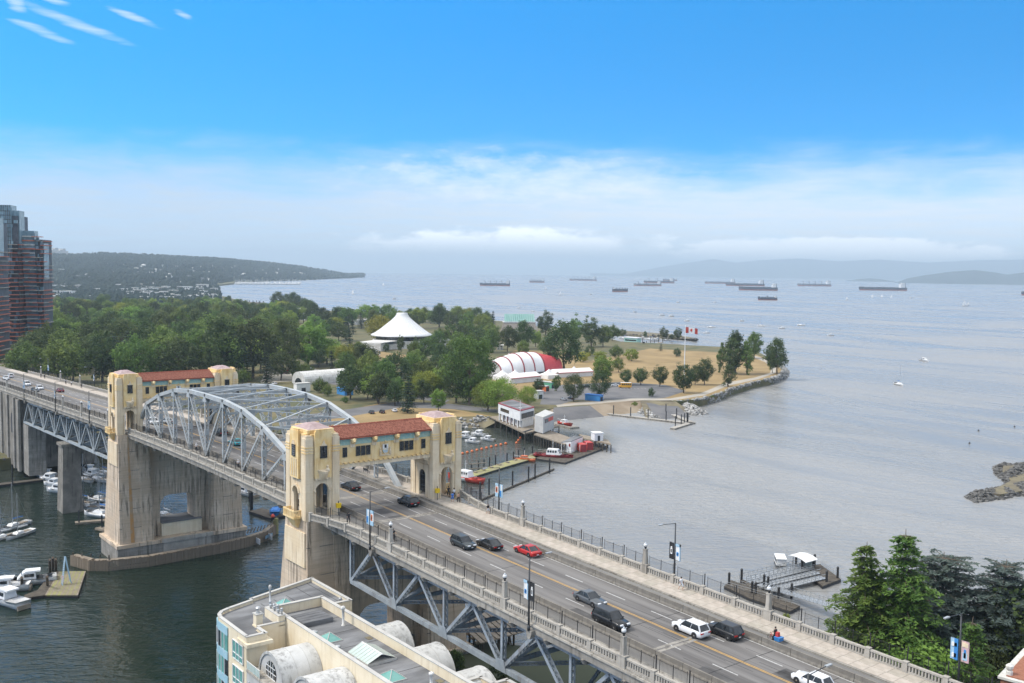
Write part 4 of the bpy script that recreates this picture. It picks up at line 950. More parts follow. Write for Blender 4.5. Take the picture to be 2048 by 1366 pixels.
def pier(X0, label, near):
    D = dz_(X0); t = thing('bridge_pier', label, 'pier', (X0, YC, 0)); zt = D-.32
    for s in (1, -1):
        i, o = s*7.5, s*15.0; lo = lambda a, b: (min(a, b), max(a, b))
        y0, y1 = lo(YC+i-s*.3, YC+o+s*.35); Y0, Y1 = lo(YC+i+s*.3, YC+o-s*.05)
        leg = MB().taper(X0-1.9, X0+11.2, y0, y1, 4.8, X0-.35, X0+7.4, Y0, Y1, zt).obj('leg', 'pier_concrete', t)
        # raised face panels, board-marked lifts, rusty run-off by the inner arris
        a0, a1 = lo(YC+i+s*.55, YC+i+s*2.9); b0, b1 = lo(YC+i+s*.25, YC+i+s*2.6)
        MB().taper(X0-2.12, X0-1.2, b0, b1, 4.82, X0-.62, X0+.4, a0, a1, zt-1.2).obj('face_panel', 'pier_concrete', leg)
        a0, a1 = lo(YC+o-s*2.1, YC+o-s*.6); b0, b1 = lo(YC+o-s*2.2, YC+o-s*.2)
        MB().taper(X0-1.99, X0-1.2, b0, b1, 4.82, X0-.47, X0+.4, a0, a1, zt-.6).obj('face_panel', 'pier_concrete', leg)
        for k in range(5):
            z = 8.5+k*4.6; u = (z-4.8)/(zt-4.8); xx = X0-1.9+1.55*u
            q0, q1 = lo(YC+i-s*.3+s*.6*u-s*.02, YC+o+s*.35-s*.4*u+s*.02); MB().box(xx-.03, xx+.3, q0, q1, z, z+.12).obj('lift_joint', 'concrete_dark', leg)
        if s > 0 and not near:
            MB().taper(X0-2.03, X0-1.5, YC+o-3.1, YC+o-2.2, 5.0, X0-.5, X0, YC+o-2.4, YC+o-2.1, zt-.5).obj('rust_run', 'rust_stain', leg)
        MB().taper(X0-.2, X0+7.2, *(lo(YC+o-s*.3, YC+o+s*.32)), zt-7.5, X0-.1, X0+7.1, *(lo(YC+o-s*.3, YC+o+s*.28)), zt-1.9).obj('side_panel', 'cream_paint', leg)
    cw = MB(); out = [(YC-7.9, 4.9), (YC-7.9, zt-1.5), (YC+7.9, zt-1.5), (YC+7.9, 4.9), (YC+4.7, 4.9), (YC+4.7, 12.6), (YC+4.4, 13.6), (YC+3.6, 14.5), (YC+2.6, 14.9), (YC-2.3, 14.9), (YC-3.3, 14.5), (YC-3.8, 13.7), (YC-4.0, 12.6), (YC-4.0, 4.9)]
    cw.poly_yz(out, X0+1.2, X0+6.6).obj('curtain_wall', 'pier_concrete', t)
    hs_ = MB().box(X0+.2, X0+7.4, YC-5.4, YC+4.69, 4.9, 8.1).obj('pump_house', 'stucco', t)
    MB().box(X0+.0, X0+7.6, YC-5.5, YC+4.6, 8.1, 8.3).obj('house_roof', 'roof_tar', hs_)
    pl = MB().box(X0-2.4, X0+11.8, YC-16, YC+16, -1.4, 4.0).obj('plinth', 'concrete', t)
    MB().box(X0-2.7, X0+12.1, YC-16.3, YC+16.3, 4.0, 4.85).obj('plinth_cap', 'pier_concrete', pl)
    MB().box(X0-3.0, X0-2.3, YC-7.2, YC+5.6, 4.05, 4.95).obj('ledge', 'concrete_light', pl)
    MB().box(X0-2.62, X0-2.35, YC-6.8, YC+5.2, -1.2, 4.0).obj('plinth_panel', 'concrete_light', pl)
    return t
pier(0.0, 'near bridge pier of stained cream concrete behind the condominium roof', True)
pier(100.5, 'far bridge pier with two tapering legs and an arched opening over the water', False)

# timber fender around the far pier: upright planks on a long curved line
def fender():
    line = [(142, 1130), (180, 1141), (218, 1141), (300, 1132), (380, 1117), (440, 1106), (500, 1092), (535, 1080), (553, 1066)]
    P = [at(x, y+1, 0) for x, y in line]; t = thing('timber_fender', 'long curved fender of dark upright timbers around the far pier', 'fender', P[3])
    pk = MB().box(-.115, .115, -.12, .12, -1.2, 2.55).mesh('fender_plank', 'timber_wall'); tot = 0; S = []
    for a, b in zip(P, P[1:]):
        L = (b-a).length; n_ = int(L/.3)
        for k in range(n_): S.append((a.lerp(b, k/n_), math.atan2((b-a).y, (b-a).x)))
    rd = random.Random(3); rest = MB()
    for k, (q, an) in enumerate(S):
        if k < 290 :
            o = link('fender_plank', pk, t); o.location = (q.x+rd.uniform(-.03, .03), q.y+rd.uniform(-.03, .03), rd.uniform(-.22, .16)); o.rotation_euler = (0, 0, an)
    for a, b in zip(P, P[1:]):
        nrm = Vector((-(b-a).y, (b-a).x, 0)).normalized()
        if nrm.x < 0: nrm = -nrm
        w_ = MB().beam(a+nrm*.3+Vector((0, 0, 2.3)), b+nrm*.3+Vector((0, 0, 2.3)), .35, .3).beam(a+nrm*.3+Vector((0, 0, .6)), b+nrm*.3+Vector((0, 0, .6)), .35, .3).obj('waler', 'wood', t)
        MB().beam(a+nrm*1.0+Vector((0, 0, 2.42)), b+nrm*1.0+Vector((0, 0, 2.42)), 1.3, .1).obj('fender_walk', 'wood', t)
    e = P[-1]; MB().tube(e+Vector((0, 0, -1)), e+Vector((0, 0, 4.2)), .55, .5, 9).tube(e+Vector((.6, .3, -1)), e+Vector((.6, .3, 3.6)), .4, .36, 9).obj('dolphin_pile', 'wood_mossy', t)
    for k, (x, y) in enumerate(((514, 1075), (538, 1066))):
        q = at(x, y+6, 1.2); MB().box(-1.9, 1.9, -.05, .05, -.7, .7).obj('banner_sign', 'white', t).location = q; c_ = t.children[-1]; c_.rotation_euler = (0, 0, math.atan2((P[-1]-P[-3]).y, (P[-1]-P[-3]).x)); c_.location = q+Vector((-.5, .25, 0))
        MB().box(-1.8, 1.8, -.07, .07, -.2, .6).obj('sign_print', 'light_blue', c_).matrix_parent_inverse = Matrix()
    q = at(217, 1127, 1.4); s_ = MB().box(-.55, .55, -.05, .05, -.5, .5).obj('notice_board', 'white', t); s_.location = q+Vector((-.4, .2, 0)); s_.rotation_euler = (0, 0, R(-25))
    for k in range(5): q = at(146+k*18, 1112+k*1.5, 2.3); MB().tube(q-Vector((0, 0, 3)), q+Vector((0, 0, .9)), .16, n=7).obj('fender_pile', 'wood_dark', t)
    for k in range(9): q = at(488+k*6.5, 1068-k*1.6, 2.3); MB().beam(q, q+Vector((2.6, -1.6, .3)), .25, .25).obj('timber', 'wood_dark', t)
fender()
# ------------------------------------------------------------------ steel trusses
def laced(mb, p, q, wp, sy, bars=True, t=.035, lat=(0, 1, 0)):
    """built-up member: two plates set sy apart across the truss plane, tied by crossed lacing bars"""
    p, q = Vector(p), Vector(q); d = (q-p).normalized(); L = (q-p).length; l = Vector(lat); e = d.cross(l).normalized()
    for s in (-1, 1):
        c = l*(s*sy/2); mb.hexa([p+c-e*wp/2-l*t, p+c-e*wp/2+l*t, p+c+e*wp/2+l*t, p+c+e*wp/2-l*t, q+c-e*wp/2-l*t, q+c-e*wp/2+l*t, q+c+e*wp/2+l*t, q+c+e*wp/2-l*t])
    n = max(2, int(L/(sy*1.3))); bw = .05
    for s in (-1, 1):
        o = e*(s*(wp/2-.02))
        for k in range(n):
            a, b = p+d*(L*k/n)+o, p+d*(L*(k+1)/n)+o
            for g in ((1, -1) if bars else (1 if k % 2 else -1,)):
                u, v = a+l*(g*sy*.46), b-l*(g*sy*.46); w_ = (v-u).normalized().cross(e)*bw
                mb.add([u-w_, u+w_, v+w_, v-w_], [(0, 1, 2, 3)])
        for u in (p+d*.25, q-d*.25):           # batten plates at the ends
            w_ = d*.35; mb.add([u+o-l*sy*.48-w_, u+o+l*sy*.48-w_, u+o+l*sy*.48+w_, u+o-l*sy*.48+w_], [(0, 1, 2, 3)])
    return mb
def gusset(mb, c, w_, h_, y, t=.05):
    return mb.poly_xz([(c.x-w_, c.z-h_*.5), (c.x-w_*.55, c.z+h_*.5), (c.x+w_*.55, c.z+h_*.5), (c.x+w_, c.z-h_*.5)], y-t, y+t)
def main_span():
    t = thing('arched_truss', 'pale grey riveted steel truss arching over the road between the gateways', 'bridge truss', W(58, 0))
    N = [10.0+9.6*k for k in range(11)]; TOP = [0, 38.75, 41.9, 43.95, 44.75, 44.85, 44.75, 43.95, 41.9, 38.75, 0]
    ms = 'steel_white'; VT = 9.15; tops = {}
    for s in (1, -1):
        y = YC+s*VT; base = [Vector((x, y, dz_(x)+.1)) for x in N]; top = [Vector((x, y, z)) for x, z in zip(N, TOP)]; tops[s] = top
        for k in range(1, 9): MB().beam(top[k]+(top[k]-top[k+1]).normalized()*.3, top[k+1]+(top[k+1]-top[k]).normalized()*.3, .85, .8).obj('top_chord', ms, t)
        for a, b in ((base[0], top[1]), (base[10], top[9])):
            MB().beam(a-Vector((0, 0, 1.2)), b, .85, .8).obj('end_post', ms, t)
        for k in range(1, 10):
            o = laced(MB(), base[k]-Vector((0, 0, .5)), top[k]-Vector((0, 0, .3)), .46, .72).obj('vertical', ms, t)
            g = gusset(MB(), top[k]-Vector((0, 0, .75)), .95, 1.1, y+s*.46); gusset(g, top[k]-Vector((0, 0, .75)), .95, 1.1, y-s*.46); g.obj('gusset_plate', ms, o)
            br = MB().box(N[k]-.24, N[k]+.24, y-.45, y+.45, dz_(N[k])+4.6, dz_(N[k])+5.8); br.obj('batten_plate', ms, o)
        for k in range(1, 9):        # diagonals fall towards midspan from each side
            a, b = (top[k], base[k+1]) if k < 5 else (base[k], top[k+1])
            if k < 5: laced(MB(), a, b+Vector((0, 0, .1)), .4, .66).obj('diagonal', ms, t)
            else: laced(MB(), a+Vector((0, 0, .1)), b, .4, .66).obj('diagonal', ms, t)
        for a, b in ((base[1], top[2]),): pass
        MB().beam(base[0]-Vector((0, 0, .9)), base[10]-Vector((0, 0, .9)), .01, .01) if False else None
        for k in range(10):
            MB().beam(Vector((N[k], y, dz_(N[k])-1.0)), Vector((N[k+1], y, dz_(N[k+1])-1.0)), .7, .7).obj('bottom_chord', 'steel_mid', t)
        # kerb strip at the feet of the truss
    strip(MB(), VT-.42, VT+.42, .02, .24, 9, 107).obj('truss_kerb', 'concrete', t); strip(MB(), -VT-.42, -VT+.42, .02, .24, 9, 107).obj('truss_kerb', 'concrete', t)
    for k in range(1, 10):
        a, b = tops[1][k], tops[-1][k]
        st = laced(MB(), a-Vector((0, .4, .25)), b+Vector((0, .4, -.25)), .55, .5, lat=(1, 0, 0)).obj('top_strut', ms, t)
        low = 2.6 if 2 <= k <= 8 else 1.9; z = a.z-low; lo_a, lo_b = Vector((a.x, a.y-.4, z)), Vector((b.x, b.y+.4, z))
        sw = laced(MB(), lo_a, lo_b, .4, .42, lat=(1, 0, 0)).obj('sway_strut', ms, t); X_ = MB(); nseg = 6
        for q in range(nseg):
            u0, u1 = q/nseg, (q+1)/nseg; p0, p1 = a.lerp(b, u0), a.lerp(b, u1); r0_, r1_ = lo_a.lerp(lo_b, u0), lo_a.lerp(lo_b, u1)
            X_.beam(p0-Vector((0, 0, .4)), r1_, .12, .12, (1, 0, 0)).beam(r0_, p1-Vector((0, 0, .4)), .12, .12, (1, 0, 0))
        X_.obj('sway_bracing', ms, sw)
        for s in (1, -1):
            c = Vector((a.x, YC+s*(VT-.4), z)); kn = MB(); kn.beam(c-Vector((0, 0, 2.2)), c-Vector((0, s*2.4, .1)), .2, .22, (1, 0, 0)); kn.beam(c-Vector((0, 0, 1.1)), c-Vector((0, s*1.2, .1)), .12, .14, (1, 0, 0)); kn.obj('knee_brace', ms, sw)
    for k in range(1, 9):
        for s in (1, -1):
            a, b = tops[s][k]+Vector((0, 0, .42)), tops[-s][k+1]+Vector((0, 0, .42)); z = Vector((0, 0, .05 if s > 0 else -.1))
            MB().beam(a+z-Vector((0, s*.5, 0)), b+z+Vector((0, s*.5, 0)), .34, .12).obj('top_lateral', ms, t)
main_span()

def approach(label, XB_, XT_, depth, v, mname, end_x, light='steel_mid'):
    t = thing('deck_truss', label, 'bridge truss', W(XB_[0], 0)); bots = {}; tp = {}
    for s in (1, -1):
        y = YC+s*v; B = [Vector((x, y, dz_(x)-depth)) for x in XB_]; T = [Vector((x, y, dz_(x)-1.9)) for x in XT_]; bots[s] = B; tp[s] = T
        for a, b in zip(B, B[1:]): MB().beam(a, b, .72, .62).obj('bottom_chord', light, t)
        for a, b in zip(T, T[1:]): MB().beam(a, b, .6, .5).obj('top_chord', light, t)
        for b in B[1:-1]:
            o = laced(MB(), b, Vector((b.x, y, dz_(b.x)-1.2)), .4, .6).obj('vertical', light, t)
            g = gusset(MB(), b+Vector((0, 0, .45)), 1.15, 1.5, y+s*.40); gusset(g, b+Vector((0, 0, .45)), 1.15, 1.5, y-s*.40); g.obj('gusset_plate', light, o)
        laced(MB(), B[0], Vector((B[0].x, y, dz_(B[0].x)-1.2)), .45, .6).obj('vertical', light, t)
        for k, q in enumerate(T):
            for b in (B[k], B[k+1]): laced(MB(), b, q, .44, .62).obj('diagonal', light, t)
    for k in range(len(XB_)):
        a, b = bots[1][k], bots[-1][k]
        laced(MB(), a+Vector((0, -.4, .5)), b+Vector((0, .4, .5)), .5, .45, False, lat=(1, 0, 0)).obj('floor_strut', light, t)
        top_a, top_b = Vector((a.x, a.y, dz_(a.x)-1.8)), Vector((b.x, b.y, dz_(b.x)-1.8))
        laced(MB(), a+Vector((0, -.4, .4)), top_b, .4, .4, lat=(1, 0, 0)).obj('sway_brace', light, t)
        laced(MB(), b+Vector((.3, .4, .4)), top_a+Vector((.3, 0, 0)), .4, .4, lat=(1, 0, 0)).obj('sway_brace', light, t)
    for k in range(len(XB_)-1):
        for s in (1, -1):
            a, b = bots[s][k], bots[-s][k+1]; laced(MB(), a+Vector((0, -s*.4, .15+.3*(s > 0))), b+Vector((0, s*.4, .15+.3*(s > 0))), .3, .42, lat=(0, 0, 1)).obj('bottom_lateral', light, t)
    return t
approach('grey steel truss under the near approach above the shrubs', [-8.2-13.05*k for k in range(9)], [-14.7-13.05*k for k in range(8)], 8.35, 11.1, 'near', -8)
approach('pale blue steel truss carrying the far approach over the marina', [120.4+13.98*k for k in range(8)], [127.4+13.98*k for k in range(7)], 8.9, 11.2, 'far', 120, 'steel_blue')
# supports of the far approach and of the shore end of the near one
def column_pier(X, label, zt, wx, wy, x_off=0, m='concrete', ys=(1, -1), z0=-1.2):
    t = thing('bridge_pier', label, 'pier', (X, YC, 0))
    for s in ys:
        y = YC+s*11.0; MB().taper(X-wx*.62, X+wx*.62, y-wy*.62, y+wy*.62, z0, X-wx*.5, X+wx*.5, y-wy*.5, y+wy*.5, zt-.8).obj('column', m, t); MB().box(X-wx*.58, X+wx*.58, y-wy*.6, y+wy*.6, zt-.8, zt).obj('column_cap', m, t)
    if len(ys) > 1: MB().box(X-wx*.36, X+wx*.36, YC-11, YC+11, zt-3.4, zt-.85).obj('cross_wall', m, t)
    return t
column_pier(162, 'tall grey concrete column pier standing among the moored boats', dz_(162)-9.35, 5.2, 4.6, m='concrete_dark')
column_pier(-86, 'concrete column pier under the near approach', dz_(-86)-8.8, 3.2, 3.2, z0=2)
ab = thing('bridge_pier', 'massive grey concrete pier block with an arched opening at the far shore', 'pier', (236, YC, 0))
zt = dz_(236)-1.2
for s in (1, -1):
    y0, y1 = sorted((YC+s*7.4, YC+s*12.4)); A = arch_pts(232, 1.3, 17.5); mbk = MB()
    lo_, hi_ = sorted((YC+s*12.4-s*1.2, YC+s*12.4))
    mbk.poly_xz([(220.5, 2.0), (220.5, zt), (251, zt), (251, 2.0), (229, 2.0), (229, 12.0), (233.3, 12.0)]+A+[(230.7, 12.0), (228.99, 11.99)][:1]+[(228.6, 12.0), (228.6, 2.0)], lo_, hi_) if False else mbk.box(220.5, 251, lo_, hi_, 2.0, zt)
    mbk.box(220.6, 223.2, y0+.1, y1-1.3 if s > 0 else y1-.1, 2.1, zt-.2) if s > 0 else mbk.box(220.6, 223.2, y0+1.3, y1-.1, 2.1, zt-.2)
    mbk.obj('block_wall', 'concrete_dark', ab)
    if s > 0:
        ya = YC+12.4; MB().poly_xz([(230.6, 13.5), (233.4, 13.5)]+arch_pts(232, 1.4, 19.0), ya-.1, ya+.06).obj('arched_opening', 'dark_core', ab)
        for x0, x1 in ((219.6, 222.4), (226.5, 228.5), (236.5, 238.5), (247, 251.5)): MB().box(x0, x1, ya-.2, ya+.55, 1.9, zt+.2).obj('buttress', 'concrete', ab)
        MB().box(212, 220.4, YC+6, YC+11.5, 1.5, dz_(216)-9.6).obj('bearing_seat', 'concrete', ab)
MB().box(222, 250, YC-11, YC+11, 2, zt-3).obj('infill', 'concrete_dark', ab)
# ------------------------------------------------------------------ near shore, condominium, brick building, ferry landing
struct('near_shore', MB().prism(ccw([(-160, 75), (-8, 75), (-7.5, 17), (-3, 15.5), (-2.8, -9), (2, -13), (1, -20), (-10, -29), (-28, -45), (-48, -64), (-60, -90), (-72, -125), (-90, -300), (-160, -300)]), -1.5, 3.4), 'hill_soil')
riprap('riprap', 'boulders at the water edge below the cedars', [], 1, 1, 1, 1) if False else None

def parapet_block(t, name, out, z0, zr, zt, wallm, roofm='roof_tar', thick=.35, roofname='roof'):
    out = ccw(out); n = len(out)
    w_ = MB().prism(out, z0, zr).obj(name, wallm, t)
    pr_ = MB(); cap = MB()
    for k in range(n):
        a, b = Vector(out[k]), Vector(out[(k+1) % n]); d = (b-a).normalized(); nn = Vector((-d.y, d.x)); ex = d*.0
        c = (a+b)/2+nn*(thick/2+.003); L = (b-a).length; p, q = a+nn*(thick/2+.003)+d*.004, b+nn*(thick/2+.003)-d*(thick)
        pr_.beam((p.x, p.y, (zr+zt)/2), (q.x, q.y, (zr+zt)/2), thick, zt-zr-.002)
        cap.beam((p.x-d.x*.06, p.y-d.y*.06, zt+.05), (q.x+d.x*(thick*.4), q.y+d.y*(thick*.4), zt+.05), thick+.14, .1)
    pr_.obj('parapet', wallm, w_); cap.obj('parapet_cap', 'roof_trim', w_)
    ins = [Vector(p) for p in out]; cx = sum(p.x for p in ins)/n; cyy = sum(p.y for p in ins)/n
    rp = MB(); vs = []
    for k in range(n):
        a, b, c = ins[k-1], ins[k], ins[(k+1) % n]; d1, d2 = (b-a).normalized(), (c-b).normalized(); n1, n2 = Vector((-d1.y, d1.x)), Vector((-d2.y, d2.x)); m_ = (n1+n2); m_ = m_/max(.3, m_.dot(n1)); vs.append(tuple(b+m_*.3))
    rp.prism(vs, zr-.1, zr+.02).obj(roofname, roofm, w_)
    return w_
def pyramid_skylight(t, x, y, z, a, b, h, m='pane_green', rz=0):
    s = MB().box(x-a, x+a, y-b, y+b, z, z+.18).obj('skylight', 'roof_trim', t)
    g = MB(); g.add([(x-a+.08, y-b+.08, z+.18), (x+a-.08, y-b+.08, z+.18), (x+a-.08, y+b-.08, z+.18), (x-a+.08, y+b-.08, z+.18), (x, y, z+h)], [(0, 1, 4), (1, 2, 4), (2, 3, 4), (3, 0, 4)]); g.obj('pane', m, s)
    r = MB()
    for sx, sy in ((-1, -1), (1, -1), (1, 1), (-1, 1)): r.beam((x+sx*(a-.08), y+sy*(b-.08), z+.2), (x, y, z+h+.02), .07, .06)
    r.obj('glazing_bar', 'roof_trim', s)
def vent(t, x, y, z, r, h, kind=0):
    if kind == 0: MB().lathe([(r*.6, 0), (r*.6, h*.45), (r, h*.5), (r*1.05, h*.62), (r*.7, h*.72), (r*.95, h*.78), (r*.85, h*.95), (r*.2, h)], (x, y, z), 10).obj('roof_vent', 'galvanised', t, True)
    else: MB().lathe([(r*1.6, 0), (r*1.6, .08), (r, .12), (r, h*.8), (r*1.5, h*.82), (r*1.6, h*.95), (r*.5, h)], (x, y, z), 10).obj('flue', 'white_dirty', t, True)
def condo():
    t = thing('condominium', 'cream condominium with grey flat roofs and white barrel vaults in the foreground', 'building', (-30, 28, 3.4))
    arc = [(-16.3-3.2*(1-math.cos(a))+3.2-3.2, 0) for a in (0,)]
    A = [(-8.9, 18.75), (-12.7, 30.2), (-13.2, 30.2), (-14.6, 34.2), (-15.2, 35.4), (-16.2, 36.2), (-17.4, 36.5), (-26.5, 36.5), (-26.5, 33.7), (-23.8, 33.7), (-23.8, 29.9), (-18.8, 29.9), (-18.8, 22.0), (-21.5, 22.0), (-21.5, 18.75)]
    wA = parapet_block(t, 'river_wing', A, 3.4, 24.5, 24.95, 'stucco')
    Bk = [(-18.85, 22.05), (-18.85, 29.85), (-84, 29.85), (-84, 22.05)]
    wB = parapet_block(t, 'main_wing', Bk, 3.4, 24.2, 25.45, 'stucco', thick=.4)
    # recessed corner behind the balcony
    MB().box(-30.5, -23.9, 29.95, 33.6, 3.4, 20.9).obj('terrace_block', 'stucco', t)
    # blue curtain wall around the rounded corner: spandrels, panes, mullions
    cw = [(-13.25, 30.3), (-14.65, 34.25), (-15.25, 35.45), (-16.2, 36.25), (-17.4, 36.55), (-20.6, 36.55)]
    for fl in range(6):
        z = 21.0-fl*3.3
        for a, b in zip(cw, cw[1:]):
            a, b = Vector((a[0], a[1], 0)), Vector((b[0], b[1], 0)); d = (b-a).normalized(); nn = Vector((d.y, -d.x, 0))
            if nn.dot(a-Vector((-25, 25, 0))) < 0: nn = -nn
            sp_ = MB().beam(a+nn*.06+Vector((0, 0, z+2.95)), b+nn*.06+Vector((0, 0, z+2.95)), .12, 1.1).obj('spandrel', 'panel_blue', wA)
            L = (b-a).length; npn = max(1, round(L/1.05))
            for k in range(npn):
                p, q = a+d*(L*k/npn+.05), a+d*(L*(k+1)/npn-.05)
                MB().beam(p+nn*.03+Vector((0, 0, z+1.2)), q+nn*.03+Vector((0, 0, z+1.2)), .06, 2.36).obj('pane', 'pane_green' if (k+fl) % 3 else 'dark_glass', wA)
                MB().beam(p+nn*.09-d*.05+Vector((0, 0, z-.1)), p+nn*.09-d*.05+Vector((0, 0, z+2.5)), .1, .1).obj('mullion', 'white', wA)
    # windows of the pier between corner and terrace
    for fl in range(6):
        z = 21.2-fl*3.3; w_ = MB().box(-25.6, -22.4, 36.5, 36.6, z, z+2.3).obj('window', 'pane_green', wA); f = MB()
        for x in (-25.68, -24.6, -23.5, -22.4): f.box(x, x+.09, 36.52, 36.7, z-.05, z+2.35)
        for zz in (z-.08, z+.7, z+2.3): f.box(-25.68, -22.3, 36.52, 36.68, zz, zz+.08)
        f.obj('window_frame', 'white', w_)
    # terrace with glazed doors, rail, lattice screen
    dr = MB().box(-26.3, -24.3, 33.62, 33.74, 20.95, 23.4).obj('glazed_door', 'pane_frost', wA); f = MB()
    for x in (-26.35, -25.35, -24.3): f.box(x, x+.1, 33.66, 33.82, 20.95, 23.5)
    f.box(-26.4, -24.2, 33.66, 33.82, 23.4, 23.55).obj('door_frame', 'white', dr)
    MB().box(-27.2, -23.9, 33.2, 36.7, 23.75, 24.2).obj('terrace_lintel', 'stucco', wA)
    MB().box(-33.6, -26.55, 33.7, 36.6, 20.6, 20.92).obj('terrace_floor', 'concrete_light', t)
    MB().box(-33.6, -26.55, 33.75, 36.5, 3.4, 20.55).obj('terrace_wall', 'stucco_grey', t)
    rl = MB()
    for k in range(5): rl.tube((-26.7-k*.95, 36.5, 20.9), (-26.7-k*.95, 36.5, 22.0), .035, n=6)
    rl.tube((-26.6, 36.5, 22.0), (-30.6, 36.5, 22.0), .04, n=6).obj('railing', 'white', t)
    MB().box(-30.5, -26.7, 36.48, 36.51, 21.0, 21.9).obj('railing_glass', 'pane_frost', t)
    ls = MB()
    for k in range(26):
        x = -30.4+k*.16; ls.beam((x, 33.9, 20.9), (x+1.0 if k < 20 else x, 33.9, 21.9+.2*math.sin(k*.12)), .03, .03).beam((x, 33.86, 21.9+.2*math.sin(k*.12)), (x+1.0 if k < 20 else x, 33.86, 20.9), .03, .03)
    ls.obj('lattice_screen', 'wood', t)
    for fl in range(4):
        z = 17.0-fl*3.3; w_ = MB().box(-31.2, -27.4, 36.5, 36.58, z, z+2.4).obj('window', 'dark_glass', t); f = MB()
        for x in (-31.3, -30.0, -28.7, -27.4): f.box(x, x+.1, 36.5, 36.66, z, z+2.5)
        f.box(-31.3, -27.3, 36.5, 36.66, z+1.5, z+1.58).obj('window_frame', 'white', w_)
    # barrel vaults on both sides
    for sy, y0, y1 in ((1, 29.9, 35.2), (-1, 16.6, 22.0)):
        for k in range(4 if sy > 0 else 3):
            xc = -31.1-k*9.55; r = 3.55; zc = 20.75; vs = []; n = 18
            for i in range(n+1):
                a = math.pi*i/n
                for y in (y0, y1): vs.append((xc+r*math.cos(a), y, zc+3.4*math.sin(a)))
            vb = MB(); o_ = len(vs); vb.add(vs, [(2*i, 2*i+2, 2*i+3, 2*i+1) for i in range(n)])
            va = vb.obj('barrel_vault', 'vault_metal', t, True)
            ye = y1 if sy > 0 else y0
            MB().poly_xz([(xc+r*math.cos(math.pi*i/n), zc+3.38*math.sin(math.pi*i/n)) for i in range(n+1)]+[(xc-r, 3.4), (xc+r, 3.4)], ye-sy*.35 if sy > 0 else ye+.02, ye-.02 if sy > 0 else ye+.35).obj('gable', 'stucco_grey', va)
            rim = MB(); q = [(xc+(r+.06)*math.cos(math.pi*i/n), zc+3.46*math.sin(math.pi*i/n)) for i in range(n+1)]; q2 = [(xc+(r-.25)*math.cos(math.pi*i/n), zc+3.1*math.sin(math.pi*i/n)) for i in range(n+1)]
            rim.poly_xz(q+q2[::-1], ye+(.0 if sy > 0 else -.12), ye+(.12 if sy > 0 else .0)); rim.obj('vault_rim', 'vault_metal', va)
            sm = MB()
            for yy in (y0+(y1-y0)*.3, y0+(y1-y0)*.62):
                for i in range(n): sm.beam((xc+(r+.015)*math.cos(math.pi*i/n), yy, zc+3.415*math.sin(math.pi*i/n)), (xc+(r+.015)*math.cos(math.pi*(i+1)/n), yy, zc+3.415*math.sin(math.pi*(i+1)/n)), .05, .03)
            sm.obj('seam', 'roof_trim', va)
            # round window with bars in the gable
            yy = ye+(.03 if sy > 0 else -.03); rw = MB(); nn_ = 24
            ring = [(xc+1.45*math.cos(2*math.pi*i/nn_), zc+.9+1.45*math.sin(2*math.pi*i/nn_)) for i in range(nn_)]
            wo_ = MB().poly_xz(ring, min(yy, yy+sy*.04), max(yy, yy+sy*.04)).obj('round_window', 'dark_glass', va); bars = MB()
            for d_ in (-.7, 0, .7):
                h_ = math.sqrt(1.45**2-d_*d_); bars.box(xc+d_-.04, xc+d_+.04, min(yy, yy+sy*.1), max(yy, yy+sy*.1), zc+.9-h_, zc+.9+h_).box(xc-h_, xc+h_, min(yy, yy+sy*.09), max(yy, yy+sy*.09), zc+.9+d_-.04, zc+.9+d_+.04)
            bars.obj('glazing_bar', 'white', wo_)
    MB().box(-84, -26.6, 29.87, 34.6, 3.4, 20.4).obj('terrace_base', 'stucco', t); MB().box(-84, -22, 17.2, 22.03, 3.4, 20.4).obj('terrace_base', 'stucco', t)
    for k in range(9): MB().box(-19.6-k*5.2, -19.5-k*5.2, 22.5, 29.4, 24.2, 24.228).obj('roof_seam', 'rubber', wB)
    for k in range(5): MB().box(-20.9, -9.6-k*.9, 19.9+k*2.2, 19.98+k*2.2, 24.5, 24.527).obj('roof_seam', 'rubber', wA) if k < 2 else MB().box(-18.2+k*.2, -11.9-k*.6, 20.4+k*2.2, 20.48+k*2.2, 24.5, 24.527).obj('roof_seam', 'rubber', wA)
    # roof furniture
    pyramid_skylight(wA, -16.6, 26.6, 24.5, 1.1, 1.1, .95); pyramid_skylight(wB, -31.5, 27.4, 24.2, 1.35, 1.15, 1.0); pyramid_skylight(wB, -46.6, 27.2, 24.2, 1.4, 1.2, 1.05)
    sk = MB().box(-42.2, -37.2, 23.9, 27.9, 24.22, 24.5).obj('ridge_skylight', 'roof_trim', wB)
    for k in range(7):
        x0 = -42.1+k*.7
        MB().hexa([(x0+.03, 23.95, 24.5), (x0+.67, 23.95, 24.5), (x0+.67, 25.9, 25.3), (x0+.03, 25.9, 25.3), (x0+.03, 23.95, 24.54), (x0+.67, 23.95, 24.54), (x0+.67, 25.9, 25.34), (x0+.03, 25.9, 25.34)]).obj('pane', 'pane_frost', sk)
        MB().hexa([(x0+.03, 27.85, 24.5), (x0+.67, 27.85, 24.5), (x0+.67, 25.92, 25.3), (x0+.03, 25.92, 25.3), (x0+.03, 27.85, 24.54), (x0+.67, 27.85, 24.54), (x0+.67, 25.92, 25.34), (x0+.03, 25.92, 25.34)]).obj('pane', 'pane_frost', sk)
    for k in range(8): MB().beam((-42.1+k*.7, 23.93, 24.53), (-42.1+k*.7, 25.9, 25.36), .05, .06).beam((-42.1+k*.7, 27.87, 24.53), (-42.1+k*.7, 25.9, 25.36), .05, .06).obj('glazing_bar', 'roof_trim', sk)
    MB().beam((-42.2, 25.91, 25.36), (-37.2, 25.91, 25.36), .14, .1).obj('ridge_bar', 'white', sk)
